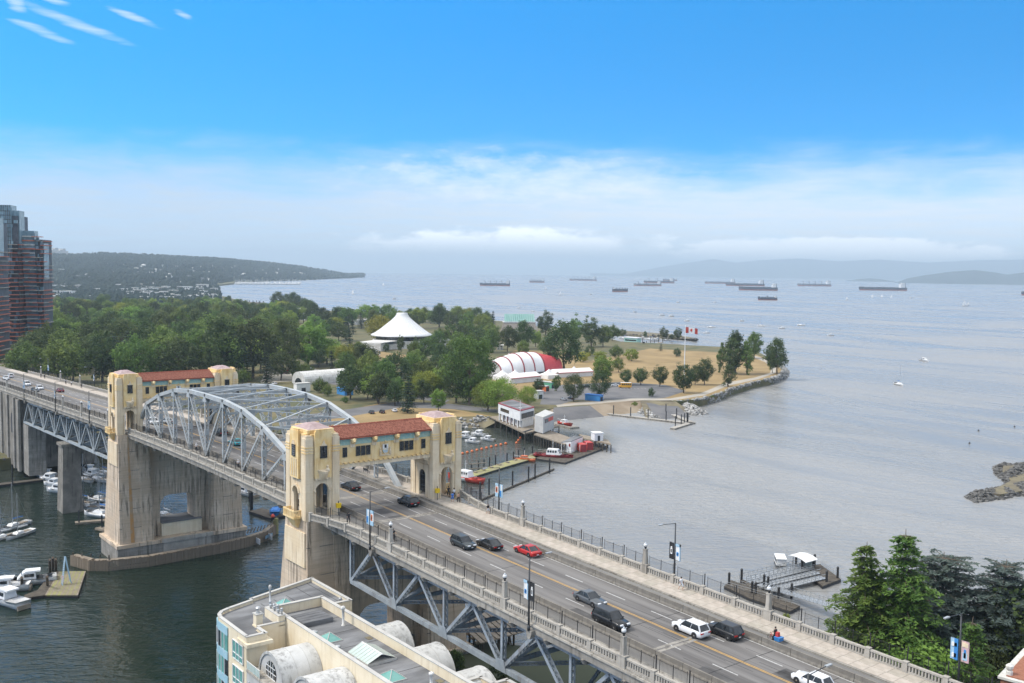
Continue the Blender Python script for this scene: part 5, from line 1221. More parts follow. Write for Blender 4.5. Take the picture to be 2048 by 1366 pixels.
    hb = MB().box(-25.9, -22.2, 24.0, 28.4, 24.22, 24.85).obj('roof_hatch', 'roof_tar', wB)
    for k in range(4): MB().box(-25.85+k*.9, -25.05+k*.9, 24.05, 28.35, 24.85, 24.89).obj('membrane_strip', 'roof_tar', hb)
    ch = MB().box(-22.9, -21.9, 32.7, 33.6, 24.5, 26.2).box(-23.0, -21.8, 32.6, 33.7, 24.5, 24.75).obj('chimney', 'stucco', wA); MB().box(-23.0, -21.8, 32.6, 33.7, 26.2, 26.3).obj('chimney_cap', 'roof_trim', ch)
    MB().lathe([(.3, 26.3), (.3, 26.45), (.18, 26.5), (.18, 26.85), (.34, 26.9), (.34, 27.0), (.2, 27.15)], (-22.4, 33.15, 0), 10).obj('chimney_pot', 'galvanised', ch)
    stk = MB().box(-23.8, -19.4, 29.95, 30.9, 24.4, 25.75).obj('flue_plinth', 'stucco', t); MB().box(-23.85, -19.35, 29.9, 30.95, 25.75, 25.83).obj('plinth_cap', 'roof_trim', stk)
    for k in range(7):
        h = (.9, .6, 1.0, .7, .8, .6, .9)[k]; vent(stk, -23.5+k*.6, 30.4+(k % 2)*.2-.1, 25.83, .2, h)
    vent(t, -19.6, 30.2, 25.8, .12, 3.0, 1); vent(wB, -28.0, 23.6, 24.22, .17, 2.7, 1); vent(wB, -51.6, 25.0, 24.22, .2, 1.9, 1)
    for x, y, r in ((-29.8, 28.7, .5), (-36.0, 28.6, .4), (-40.6, 28.9, .4)): vent(wB, x, y, 24.22, r, .95)
    vent(wA, -20.2, 19.9, 24.5, .28, .7)
    for x, y, a in ((-34.0, 23.1, .5), (-50.6, 23.2, .45)): MB().box(x-a, x+a, y-.35, y+.35, 24.22, 24.27).obj('drain_patch', 'mud', wB)
    MB().box(-18.86, -18.6, 25.0, 25.9, 23.4, 24.9).obj('duct', 'galvanised', wA)
    # lower wing at the bottom of the frame
    parapet_block(t, 'street_wing', [(-51.5, 18.0), (-51.5, 21.9), (-84, 21.9), (-84, 16.0), (-54, 16.0), (-54, 18.0)], 3.4, 23.4, 23.9, 'stucco')
condo()

bb = thing('brick_building', 'corner of a brown brick building with cream trim at the right edge', 'building', (-88, -52, 3.4))
BP = [(-76.4, -57.0), (-73.5, -70.5), (-100, -76), (-104, -62)]
MB().prism(ccw(BP), 3.4, 13.6).obj('wall', 'brick', bb)
MB().prism(ccw([(-76.1, -56.7), (-73.1, -70.9), (-100.3, -76.4), (-104.4, -61.7)]), 13.6, 13.95).obj('cornice', 'white_dirty', bb)
MB().prism(ccw([(-76.9, -57.6), (-74.2, -70.0), (-99.5, -75.3), (-103.3, -62.3)]), 13.95, 14.1).obj('roof', 'brick', bb)
q = at(1940*.0+2012, 1342, 14.3); MB().lathe([(.5, 0), (.5, .5), (.3, .6), (.55, 1.0), (.55, 1.3), (.2, 1.6)], (-77.0, -58.3, 14.1), 8).obj('urn', 'white_dirty', bb)

# timber trestle under the near approach
tr = thing('timber_trestle', 'old brown timber trestle on the shore beneath the near approach', 'trestle', (-2, -20, 0))
for k in range(5):
    for j in range(3): MB().tube((-4+k*2.2, -24+j*3.5-k*.6, -1), (-4+k*2.2, -24+j*3.5-k*.6, 5.6), .22, .2, 7).obj('pile', 'wood_dark', tr)
for k in range(5): MB().box(-4.3+k*2.2, -3.7+k*2.2, -25.5-k*.6, -15.5-k*.6, 5.5, 5.9).obj('cap_beam', 'wood', tr)
for k in range(9): MB().beam((-5.5, -25.5+k*1.2, 6.05), (7, -28.5+k*1.2, 6.05), .9, .2).obj('deck_plank', 'wood', tr)
for k in range(4): MB().beam((-4+k*2.2, -24-k*.6, 1), (-1.8+k*2.2, -24.6-k*.6, 5), .2, .2).obj('brace', 'wood_dark', tr)

# ferry landing: floats, gangways with latticed sides, piles, shelter
def pile(t, p, h=3.2, r=.28, z0=-1.5):
    MB().tube((p[0], p[1], z0), (p[0], p[1], h-.35), r, n=9).lathe([(r*1.08, h-.35), (r*1.08, h-.15), (r*.2, h+.1)], (p[0], p[1], 0), 9).obj('pile', 'black_paint', t)
def gangway(t, a, b, w_, hgt=1.15, n=14):
    a, b = Vector(a), Vector(b); d = (b-a); dn = d.normalized(); s = Vector((-dn.y, dn.x, 0))*(w_/2)
    g = MB().hexa([a-s, a+s, b+s, b-s, a-s+Vector((0, 0, .12)), a+s+Vector((0, 0, .12)), b+s+Vector((0, 0, .12)), b-s+Vector((0, 0, .12))]).obj('gangway', 'aluminium', t)
    for sg in (1, -1):
        r = MB(); u = Vector((0, 0, hgt)); r.beam(a+s*sg+u, b+s*sg+u, .09, .09)
        r.beam(a+s*sg+u*.5, b+s*sg+u*.5, .04, .04)
        for k in range(n):
            p, q = a.lerp(b, k/n)+s*sg, a.lerp(b, (k+1)/n)+s*sg; r.beam(p, p+u, .06, .06); r.beam(p if k < n/2 else p+u, q+u if k < n/2 else q, .05, .05)
        r.obj('truss_side', 'aluminium', g)
fl = thing('ferry_landing', 'grey ferry landing of floats and latticed gangways beside the cedars', 'dock', at(1560, 1170, .6))
def float_(t, pix, z=.75, m='wood_dark'):
    p = ccw(pts(pix, z)); o = MB().prism(p, -.3, z-.2).obj('float', 'black_paint', t); MB().prism(p, z-.19, z).obj('float_deck', m, o)
float_(fl, [(1448, 1172), (1462, 1160), (1500, 1172), (1600, 1212), (1580, 1222), (1500, 1196)])
float_(fl, [(1600, 1135), (1640, 1128), (1682, 1158), (1645, 1172)])
float_(fl, [(1480, 1160), (1600, 1132), (1618, 1140), (1500, 1172)])
for k, ((x0, y0), (x1, y1)) in enumerate((((1486, 1160), (1608, 1130)), ((1500, 1166), (1622, 1136)), ((1518, 1173), (1634, 1145)), ((1536, 1181), (1646, 1155)), ((1556, 1180), (1672, 1215)))):
    gangway(fl, at(x0, y0, .85), at(x1, y1, .9 if k < 4 else 3.0), 2.2 if k < 4 else 2.6)
for x, y in ((1458, 1168), (1483, 1160), (1504, 1186), (1511, 1188), (1528, 1172), (1536, 1176), (1557, 1198), (1583, 1190), (1604, 1140), (1629, 1130), (1627, 1134), (1653, 1164), (1675, 1156), (1592, 1128)): pile(fl, at(x, y, .7), 3.4)
for k in range(3):
    a, b = [(at(1452, 1172, .75), at(1596, 1213, .75)), (at(1642, 1129, .75), at(1680, 1157, .75)), (at(1470, 1168, .75), at(1560, 1190, .75))][k]; r = MB(); r.beam(a+Vector((0, 0, 1)), b+Vector((0, 0, 1)), .06, .06); r.beam(a+Vector((0, 0, .5)), b+Vector((0, 0, .5)), .05, .05)
    for j in range(13): p = a.lerp(b, j/12); r.beam(p, p+Vector((0, 0, 1)), .05, .05)
    r.obj('guard_rail', 'aluminium', fl)
sh = at(1605, 1136, .8); st_ = thing('ferry_shelter', 'small shelter with a pale curved roof on the ferry landing', 'shelter', sh)
for x, y in ((-1.6, -1.6), (1.6, -1.6), (1.6, 1.6), (-1.6, 1.6)): MB().tube(sh+Vector((x, y, 0)), sh+Vector((x, y, 2.6)), .07, n=6).obj('post', 'steel_dark', st_)
vs = []
for k in range(9):
    u = k/8*2-1
    for yy in (-2.4, 2.4): vs.append((sh.x+u*2.6, sh.y+yy, sh.z+2.6+.5*(1-u*u)+.25*u))
MB().add(vs, [(2*k, 2*k+2, 2*k+3, 2*k+1) for k in range(8)]).add([(x, y, z-.09) for x, y, z in vs], [(2*k+1, 2*k+3, 2*k+2, 2*k) for k in range(8)]).obj('roof', 'white', st_, fix=False)
MB().box(sh.x-1.5, sh.x+1.5, sh.y-1.6, sh.y-1.56, sh.z+.2, sh.z+2.2).obj('glass_panel', 'pane_frost', st_)
# ------------------------------------------------------------------ park buildings and things
def ring(c, rx, n=24): return [(c[0]+rx*math.cos(2*math.pi*k/n), c[1]+rx*math.sin(2*math.pi*k/n)) for k in range(n)]
# planetarium: white flared cone on a drum, low wings
c = (at(748, 672, 14)+at(858, 669, 14))/2; rr = (at(748, 672, 14)-at(858, 669, 14)).length/2; sc = rr/24.0
pm = thing('planetarium', 'round museum with a white flared conical roof among the trees', 'museum', (c.x, c.y, GZ))
prof = [(24.2, 0), (24.2, .7), (21, 2.2), (17, 5.0), (12.5, 8.6), (8.5, 11.8), (5.8, 14.4), (4.4, 16.6), (4.2, 17.6), (0.3, 17.7)]
MB().lathe([(r*sc, 14+h*sc*1.0) for r, h in prof], (c.x, c.y, 0), 48).obj('conical_roof', 'white', pm, True)
ribs = MB()
for k in range(32):
    a = 2*math.pi*k/32
    for (r0_, h0), (r1_, h1) in zip(prof[1:8], prof[2:9]): ribs.beam((c.x+r0_*sc*math.cos(a), c.y+r0_*sc*math.sin(a), 14.06+h0*sc), (c.x+r1_*sc*math.cos(a), c.y+r1_*sc*math.sin(a), 14.06+h1*sc), .12, .12)
ribs.obj('roof_rib', 'white_dirty', pm)
MB().lathe([(20.5*sc, 10.5-GZ+GZ), (20.5*sc, 13.9)], (c.x, c.y, 0), 48).obj('clerestory', 'dark_glass', pm)
MB().lathe([(23*sc, GZ), (23*sc, 10.4), (22*sc, 10.5)], (c.x, c.y, 0), 40).obj('drum', 'white_dirty', pm)
def wing(pix0, pix1, z0, z1, depth, m, nm='wing'):
    a, b = at(*pix0, z0), at(*pix1, z0); d = (b-a); nn = Vector((-d.y, d.x, 0)).normalized()
    if nn.dot(a-CAM) < 0: nn = -nn
    p = [a, b, b+nn*depth, a+nn*depth]; return ccw([(q.x, q.y) for q in p])
w1 = wing((722, 702), (762, 703), GZ, 0, 26, '')
o = MB().prism(w1, GZ, 10.6).obj('curved_wing', 'white_dirty', pm); MB().prism(wing((719, 701), (764, 703), GZ, 0, 28, ''), 10.6, 11.2).obj('wing_roof', 'white_dirty', o)
for k in range(8): a = w1[0]; MB().box(at(724+k*5, 700, 8).x-.4, at(724+k*5, 700, 8).x+.4, at(724+k*5, 700, 8).y-.4, at(724+k*5, 700, 8).y+.4, GZ, 10.5).obj('pilaster', 'white', o)
MB().prism(wing((765, 700), (905, 693), GZ, 0, 22, ''), GZ, 8.4).obj('gallery_wing', 'white_dirty', pm)
MB().prism(wing((835, 690), (912, 684), GZ+3, 0, 20, ''), GZ, 9.8).obj('gallery_wing', 'white', pm)
# A-frame maritime museum
a, b = at(1011, 668, GZ), at(1078, 668, GZ); am = thing('maritime_museum', 'tall tent-shaped museum hall with a green glazed upper slope by the water', 'museum', (a+b)/2)
d = (b-a); nn = Vector((-d.y, d.x, 0)).normalized(); nn = nn if nn.dot(a-CAM) > 0 else -nn; W_ = 26
def pnt(u, dep, z): return a+d*u+nn*dep+Vector((0, 0, z))
H_ = (668-629)/pxm((a+b)/2)
MB().hexa([pnt(0, 0, 0), pnt(1, 0, 0), pnt(1.06, W_, 0), pnt(-.02, W_, 0), pnt(.02, W_*.3, H_*.56), pnt(.93, W_*.3, H_*.56), pnt(.93, W_*.7, H_*.56), pnt(.02, W_*.7, H_*.56)]).obj('shingle_slope', 'shingle', am)
MB().hexa([pnt(.0, W_*.28, H_*.56), pnt(.95, W_*.28, H_*.56), pnt(.95, W_*.72, H_*.56), pnt(.0, W_*.72, H_*.56), pnt(.0, W_*.28, H_*.62), pnt(.95, W_*.28, H_*.62), pnt(.95, W_*.72, H_*.62), pnt(.0, W_*.72, H_*.62)]).obj('ridge_band', 'white', am)
for k in range(14):
    u0, u1 = .03+k*.064, .03+k*.064+.056; MB().hexa([pnt(u0, W_*.31, H_*.62), pnt(u1, W_*.31, H_*.62), pnt(u1, W_*.5, H_*.62), pnt(u0, W_*.5, H_*.62), pnt(u0, W_*.47, H_), pnt(u1, W_*.47, H_), pnt(u1, W_*.52, H_), pnt(u0, W_*.52, H_)]).obj('glazed_panel', 'copper_green', am)
# festival tents: the big striped one
def big_tent():
    A, B = at(1024, 759, GZ), at(1152, 750, GZ); d = B-A; L = d.length; t = thing('festival_tent', 'big white and red festival tent with dark red ribs on the meadow', 'tent', (A+B)/2)
    dn = d.normalized(); nn = Vector((-dn.y, dn.x, 0)); nn = nn if nn.dot(A-CAM) > 0 else -nn; Wd = 24; n = 14
    Hs = [9.5, 12.2, 14.0, 14.6, 14.2, 10.2]; S = [0, .15, .31, .47, .63, 1.0]; Wf = [.78, .92, 1.0, 1.02, 1.0, .55]
    def sec(i, lift=0.0):
        out = []
        for k in range(n+1):
            a = math.pi*k/n; y = Wd/2-Wd/2*Wf[i]*math.cos(a); z = Hs[i]*math.sin(a)**.75; out.append(A+dn*(L*S[i])+nn*(y+8)+Vector((0, 0, z+lift)))
        return out
    for i in range(5):
        p, q = sec(i), sec(i+1); MB().add([tuple(v) for v in p+q], [(k, k+1, n+2+k, n+1+k) for k in range(n)]).obj('tent_section', 'tent_red' if i == 4 else 'tent_white', t, True)
        rb = MB(); r = sec(i, .15)
        for k in range(n): rb.beam(r[k], r[k+1], .8, .35)
        rb.obj('tent_rib', 'dark_red', t)
    p = sec(0); MB().add([tuple(v) for v in p], [tuple(range(n+1))]).obj('tent_end', 'tent_white', t)
    e = A+nn*(Wd/2+8)-dn*.25; o = MB(); o.add([tuple(e+nn*(3.4*math.cos(math.pi*k/10))+Vector((0, 0, 5.2*math.sin(math.pi*k/10)))) for k in range(11)], [tuple(range(11))]).obj('entrance', 'dark_core', t)
    q = sec(5); MB().add([tuple(v) for v in q], [tuple(range(n+1))]).obj('tent_end', 'tent_red', t)
    MB().hexa([A+dn*(L*u)+nn*y+Vector((0, 0, z)) for z in (0, 2.6) for u, y in ((.3, 6.5), (.8, 6.0), (.8, 8.5), (.3, 8.6))]).obj('side_opening', 'dark_core', t)
big_tent()
def peak_tent(px, py, w_, h_, label):
    p = at(px, py, GZ); t = thing('marquee', label, 'tent', p, 0.4, 'small white festival tents'); m_ = MB(); hw = w_/2; wall = 2.6
    vs = [(-hw, -hw, wall), (hw, -hw, wall), (hw, hw, wall), (-hw, hw, wall)]
    prof_ = [(1.0, 0), (.62, .22), (.33, .5), (.14, .8), (.03, 1.0)]; V = []
    for f, g in prof_: V += [(x*f, y*f, wall+(h_-wall)*g) for x, y, _ in vs]
    F = [(4*j+k, 4*j+(k+1) % 4, 4*j+4+(k+1) % 4, 4*j+4+k) for j in range(4) for k in range(4)]
    m_.add([tuple(Vector(v)+p) for v in V], F).obj('canopy', 'tent_white', t)
    s_ = MB().box(p.x-hw+.05, p.x+hw-.05, p.y-hw+.05, p.y+hw-.05, p.z, p.z+wall-.02).obj('side_wall', 'tent_white', t)
def gable_tent(pa, pb, dep, wall, ridge, label, m='tent_white'):
    a, b = at(*pa, GZ), at(*pb, GZ); d = b-a; nn = Vector((-d.y, d.x, 0)).normalized(); nn = nn if nn.dot(a-CAM) > 0 else -nn
    t = thing('marquee', label, 'tent', (a+b)/2, 0, 'small white festival tents'); z = lambda h: Vector((0, 0, h))
    MB().hexa([a+z(0), b+z(0), b+nn*dep+z(0), a+nn*dep+z(0), a+z(wall), b+z(wall), b+nn*dep+z(wall), a+nn*dep+z(wall)]).obj('side_wall', m, t)
    MB().add([tuple(q) for q in (a+z(wall)-nn*.4, b+z(wall)-nn*.4, b+nn*dep/2+z(ridge), a+nn*dep/2+z(ridge), b+nn*(dep+.4)+z(wall), a+nn*(dep+.4)+z(wall))], [(0, 1, 2, 3), (3, 2, 4, 5), (0, 3, 5), (1, 4, 2)]).obj('canopy', m, t)
    MB().beam(a+z(wall*.95)-nn*.42, b+z(wall*.95)-nn*.42, .3, .35).obj('valance', 'tent_red', t)
OW2 = OW+['ninth', 'tenth', 'eleventh']
for i, (x, y, w_, h_) in enumerate(((1016, 752, 9, 7.5), (1005, 760, 9, 6.5), (992, 752, 9, 6.2), (1030, 757, 7, 5.5), (1018, 722, 6, 6), (1030, 722, 6, 6), (1098, 757, 9, 6), (1148, 752, 9, 6.2), (905, 745, 12, 6), (888, 738, 11, 6), (1072, 724, 6, 4.5))):
    peak_tent(x, y, w_, h_, 'white peaked festival tent, %s counted from the left' % OW2[sorted((1016, 1005, 992, 1030, 1018.5, 1030.5, 1098, 1148, 905, 888, 1072)).index({4: 1018.5, 5: 1030.5}.get(i, x))])
gable_tent((1022, 768), (1082, 762), 9, 3.4, 5.6, 'long white gabled tent with a red hem before the striped tent'); gable_tent((1110, 756), (1186, 752), 8, 3.2, 5.2, 'long white gabled tent right of the striped tent')
gable_tent((985, 745), (1012, 746), 10, 3, 5.4, 'white gabled tent behind the tall broadleaf tree')
# white arched shed, sheds and boats by the slips
def arched_shed(pa, pb, dep, h, label, m='white_dirty'):
    a, b = at(*pa, GZ), at(*pb, GZ); d = b-a; nn = Vector((-d.y, d.x, 0)).normalized(); nn = nn if nn.dot(a-CAM) > 0 else -nn; n = 12
    t = thing('arched_shed', label, 'shed', (a+b)/2); vs = []
    for q in (a, b): vs += [tuple(q+nn*(dep/2-dep/2*math.cos(math.pi*k/n))+Vector((0, 0, 2+(h-2)*math.sin(math.pi*k/n)))) for k in range(n+1)]
    MB().add(vs, [(k, k+1, n+2+k, n+1+k) for k in range(n)]+[tuple(range(n+1)), tuple(range(2*n+1, n, -1))]).obj('roof', m, t, False)
    MB().hexa([a, b, b+nn*dep, a+nn*dep]+[q+Vector((0, 0, 2.05)) for q in (a, b, b+nn*dep, a+nn*dep)]).obj('wall', m, t)
    e = a-d.normalized()*.1; MB().add([tuple(e+nn*(dep/2+dep*.28*math.cos(math.pi*k/10))+Vector((0, 0, 3.6*math.sin(math.pi*k/10)))) for k in range(11)], [tuple(range(11))]).obj('arched_door', 'dark_glass', t)
arched_shed((610, 770), (700, 762), 13, 7.2, 'white arched shed roof behind the truss near the round bush')
def box_shed(px, py, w_, dd, h, m, label, rz=0.0, rm='roof_trim', cat='shed'):
    p = at(px, py, GZ); t = thing('shed', label, cat, p, rz)
    q = MB().box(p.x-w_/2, p.x+w_/2, p.y-dd/2, p.y+dd/2, p.z, p.z+h).obj('wall', m, t); q.matrix_parent_inverse = Matrix.Translation(-p)
    q = MB().box(p.x-w_/2-.25, p.x+w_/2+.25, p.y-dd/2-.25, p.y+dd/2+.25, p.z+h, p.z+h+.3).obj('roof', rm, t); q.matrix_parent_inverse = Matrix.Translation(-p)
    q = MB().box(p.x-w_/2-.06, p.x-w_/2, p.y-1.2, p.y+1.2, p.z, p.z+2.2).obj('door', 'dark_core', t); q.matrix_parent_inverse = Matrix.Translation(-p)
    return t
box_shed(690, 789, 9, 5, 3.4, 'blue', 'bright blue boatshed beside the slips', rm='blue'); box_shed(604, 783, 4, 8, 4.5, 'white', 'white box shed left of the arched roof')
box_shed(1188, 801, 9, 3.4, 3.0, 'blue', 'blue kiosk under the trees by the beach', .3, 'canvas_blue', 'kiosk'); box_shed(1077, 797, 3.4, 4, 4.0, 'container_white', 'white box trailer in the car park', cat='trailer')
box_shed(1090, 775, 12, 3, 3.4, 'green_tank', 'long green container behind the car park', .2, cat='container'); box_shed(1088, 782, 5, 3, 2.8, 'orange', 'orange container in the car park', .2, cat='container')
# station on piles
def station():
    t = thing('coast_station', 'white station with red roof edge standing on piles', 'station', at(1050, 850, 4))
    zd = 4.6; D0_ = [(980, 833), (1050, 866), (1118, 852), (1052, 826)]
    P = [at(x, y, zd) for x, y in D0_]; MB().prism(ccw([(p.x, p.y) for p in P]), zd-.6, zd).obj('pile_deck', 'wood', t)
    for i in range(7):
        for j in range(5):
            q = P[0].lerp(P[1], i/6).lerp(P[3].lerp(P[2], i/6), j/4); MB().tube((q.x, q.y, -1.5), (q.x, q.y, zd-.5), .25, n=6).obj('pile', 'wood_dark', t)
    # upper storey oversails a colonnade
    base = [(996, 840), (1040, 857), (1068, 849), (1024, 832)]; B = [at(x, y, zd) for x, y in base]
    def sub(u0, u1, v0, v1): return ccw([((B[0].lerp(B[1], u)).lerp(B[3].lerp(B[2], u), v).x, (B[0].lerp(B[1], u)).lerp(B[3].lerp(B[2], u), v).y) for u, v in ((u0, v0), (u1, v0), (u1, v1), (u0, v1))])
    MB().prism(sub(.02, .98, .18, .98), zd, zd+3.2).obj('lower_wall', 'white', t)
    for k in range(6):
        MB().prism(sub(.04+k*.165, .07+k*.165, .0, .06), zd, zd+3.2).obj('column', 'white', t)
    for k in range(5): MB().prism(sub(.09+k*.165, .18+k*.165, .16, .175), zd+.1, zd+2.6).obj('boat_door', 'dark_red' if k in (1, 2) else 'dark_core', t)
    up = MB().prism(sub(0, 1, 0, 1), zd+3.2, zd+7.4).obj('upper_wall', 'white', t)
    MB().prism(sub(-.01, 1.01, -.01, 1.01), zd+7.4, zd+7.75).obj('roof_edge', 'dark_red', t); MB().prism(sub(.04, .96, .06, .94), zd+7.75, zd+7.82).obj('roof', 'roof_tar', t)
    MB().prism(sub(.12, .5, -.012, .0), zd+4.6, zd+6.0).obj('strip_window', 'dark_glass', up); MB().prism(sub(.999, 1.014, .1, .95), zd+4.0, zd+6.2).obj('strip_window', 'dark_glass', up)
    g = [at(1069, 862, zd), at(1086, 867, zd), at(1108, 857, zd), at(1090, 850, zd)]; gq = ccw([(p.x, p.y) for p in g])
    gb = MB().prism(gq, zd, zd+6.6).obj('grey_annex', 'stucco_grey', t); MB().prism(gq, zd+6.6, zd+6.8).obj('annex_roof', 'roof_trim', gb)
    a, b = g[1], g[2]; d = b-a; MB().hexa([a+d*u-Vector((-d.y, d.x, 0)).normalized()*s+Vector((0, 0, z)) for z in (4.0, 5.6) for u, s in ((.15, -.1), (.9, -.1), (.9, .1), (.15, .1))]).obj('red_panel', 'red', gb)
    MB().hexa([a+d*u-Vector((-d.y, d.x, 0)).normalized()*s+Vector((0, 0, z)) for z in (4.05, 5.55) for u, s in ((.15, -.16), (.45, -.16), (.45, .16), (.15, .16))]).obj('window', 'dark_glass', gb)
    s0, s1 = at(1048, 864, zd), at(1066, 858, zd+3.2); st = MB()
    for k in range(10): q = s0.lerp(s1, k/10); st.box(q.x-.6, q.x+.6, q.y-.5, q.y+.5, q.z, q.z+.12)
    st.obj('stair', 'steel_dark', t)
    m0 = at(1040, 850, zd+7.8); MB().tube(m0, m0+Vector((0, 0, 9.5)), .14, .08, 7).box(m0.x-1, m0.x+1, m0.y-.06, m0.y+.06, m0.z+6.6, m0.z+6.75).obj('mast', 'white', t)
    # rear wing of the jetty with brace piles
    J = [at(x, y, zd-.4) for x, y in ((1068, 868), (1130, 888), (1150, 878), (1092, 858))]; MB().prism(ccw([(p.x, p.y) for p in J]), zd-.9, zd-.4).obj('jetty_deck', 'wood', t)
    for k in range(13):
        q = J[0].lerp(J[1], k/12); MB().tube((q.x, q.y, -1.5), (q.x, q.y, zd-.9), .24, n=6).obj('pile', 'wood_dark', t); r = J[3].lerp(J[2], k/12); MB().beam((q.x, q.y, zd-1), (r.x, r.y, .5), .25, .25).obj('brace', 'wood_dark', t)
    return t
station()
# floating dock with white boathouse, red containers
fd = thing('floating_dock', 'long floating dock with a wide timber platform beside the red boats', 'dock', at(1160, 905, .6))
float_(fd, [(1060, 908), (1100, 897), (1190, 882), (1215, 893), (1130, 925), (1075, 917)]); float_(fd, [(925, 950), (1010, 924), (1080, 905), (1090, 910), (1015, 932), (930, 958)], m='wood_mossy')
for x, y in ((943, 943), (957, 938), (968, 934), (979, 930), (991, 926), (1014, 922), (1027, 918), (1037, 914), (1048, 910), (1065, 906)): pile(fd, at(x, y, .6), 3.6, .24)
for k in range(9): MB().box(*[f(q) for q in (at(935+k*16, 950-k*5, .8),) for f in (lambda q: q.x-.6, lambda q: q.x+.6, lambda q: q.y-.5, lambda q: q.y+.5, lambda q: .75, lambda q: 1.1)]).obj('dock_box', 'wood', fd)
bh = thing('boathouse', 'white boathouse with a grey pitched roof on the floating dock', 'boathouse', at(1140, 900, .75))
A, B = at(1122, 903, .75), at(1142, 906, .75); Cc, Dd = at(1165, 896, .75), at(1148, 890, .75); z = lambda h: Vector((0, 0, h))
MB().hexa([A, B, Cc, Dd]+[A+z(3.4), B+z(4.4), Cc+z(4.4), Dd+z(3.4)]).obj('wall', 'white', bh); MB().hexa([A+z(3.45), B+z(4.45), Cc+z(4.45), Dd+z(3.45), A+z(3.7), B+z(4.7), Cc+z(4.7), Dd+z(3.7)]).obj('roof', 'roof_tar', bh); q = A.lerp(B, .35); MB().box(q.x-.7, q.x+.5, q.y+.1, q.y+.5, q.z, q.z+2.1).obj('door', 'dark_core', bh)
MB().box(A.lerp(B, .9).x-.1, A.lerp(B, .9).x+.6, B.y-.1, B.y+.3, 3.2, 4.3).obj('sign_panel', 'dark_red', bh)
for i, (x, y) in enumerate(((1163, 902), (1176, 898))):
    p = at(x, y, .75); ct = thing('container', ('left red container with a white bar on the floating dock', 'right red container on the floating dock')[i], 'container', p, -.35)
    for nm, args, m_ in (('body', (-2.2, 2.2, -1.3, 1.3, 0, 3.0), 'red'), ('door', (-2.26, -2.2, -1.1, 1.1, .2, 2.8), 'dark_red'), ('white_bar', (-1.6, -1.2, 1.3, 1.36, .1, 2.9), 'white')):
        o = MB().box(*args).obj(nm, m_, ct); o.matrix_parent_inverse = Matrix()
# upper jetty with white cabin
uj = thing('jetty', 'raised jetty on dark piles with a railing right of the floating dock', 'jetty', at(1190, 885, 3.6)); J = [at(x, y, 3.6) for x, y in ((1158, 868), (1166, 876), (1222, 888), (1216, 879))]
MB().prism(ccw([(p.x, p.y) for p in J]), 3.1, 3.6).obj('deck', 'wood', uj)
for k in range(8):
    for a, b in ((J[1], J[2]), (J[0], J[3])): q = a.lerp(b, k/7); MB().tube((q.x, q.y, -1.5), (q.x, q.y, 3.2), .24, n=6).obj('pile', 'wood_dark', uj)
cb = thing('cabin', 'small white cabin on the raised jetty', 'cabin', at(1194, 880, 3.6), -.4)
for nm, args, m_ in (('wall', (-2.2, 2.2, -1.8, 1.8, 0, 3.0), 'container_white'), ('roof', (-2.4, 2.4, -2.0, 2.0, 3.0, 3.2), 'white'), ('door', (-2.25, -2.19, -.5, .5, 0, 2.1), 'dark_core')): o = MB().box(*args).obj(nm, m_, cb); o.matrix_parent_inverse = Matrix()
gw_ = thing('gangway', 'sloping metal gangway down to the floating dock', 'gangway', at(1172, 880, 2)); gangway(gw_, at(1150, 874, 3.6), at(1126, 890, .9), 1.6, n=10)
# boom logs, dolphins, launch floats
for i, (a, b, lab) in enumerate(((((955, 1003), (1108, 938), 'long floating boom of logs with tall piles beside the gateway')), ((1160, 822), (1384, 848), 'long thin launch float running out past the beach'), ((1316, 818), (1386, 847), 'short launch float beside the boat ramp'), ((1345, 858), (1383, 846), 'stub float at the end of the launch float'))):
    A, B = at(*a, .3), at(*b, .3); t = thing('boom' if i == 0 else 'launch_float', lab, 'boom' if i == 0 else 'dock', (A+B)/2)
    if i == 0:
        n_ = 9
        for k in range(n_): MB().tube(A.lerp(B, k/n_), A.lerp(B, (k+.96)/n_), .35, n=8).obj('log', 'wood_dark', t)
        for x, y in ((960, 996), (978, 988), (1025, 972), (1057, 962), (1070, 956), (1099, 945)): pile(t, at(x, y, .3), 5.4, .28)
    else:
        MB().beam(A, B, 2.6, .7).obj('float', 'concrete_dark', t); MB().beam(A+z(.4), B+z(.4), 2.7, .1).obj('deck', 'concrete_light', t)
        for k in range(5 if i == 1 else 3): q = A.lerp(B, .35+.62*k/(4 if i == 1 else 2)); pile(t, q+Vector((1.6, 1, 0)), 5.2, .25)
t = thing('loading_float', 'flat concrete float moored below the launch ramp', 'dock', at(1140, 849, .4)); MB().beam(at(1108, 846, .4), at(1150, 856, .4), 5, .8).obj('float', 'concrete', t)
# orange buoys of the swimming line
for k in range(13):
    p = at(925+k*9.6, 907-k*2.2, .2) if k < 10 else at(1033+(k-10)*4, 886-(k-10)*5, .2); o = MB().lathe([(.1, -.5), (.5, -.3), (.62, .05), (.45, .45), (.1, .6)], p, 10).obj('buoy', 'orange', None, True); tag(o, 'orange buoy of the floating line between gateway and station', 'buoy', 'orange buoys in a line')
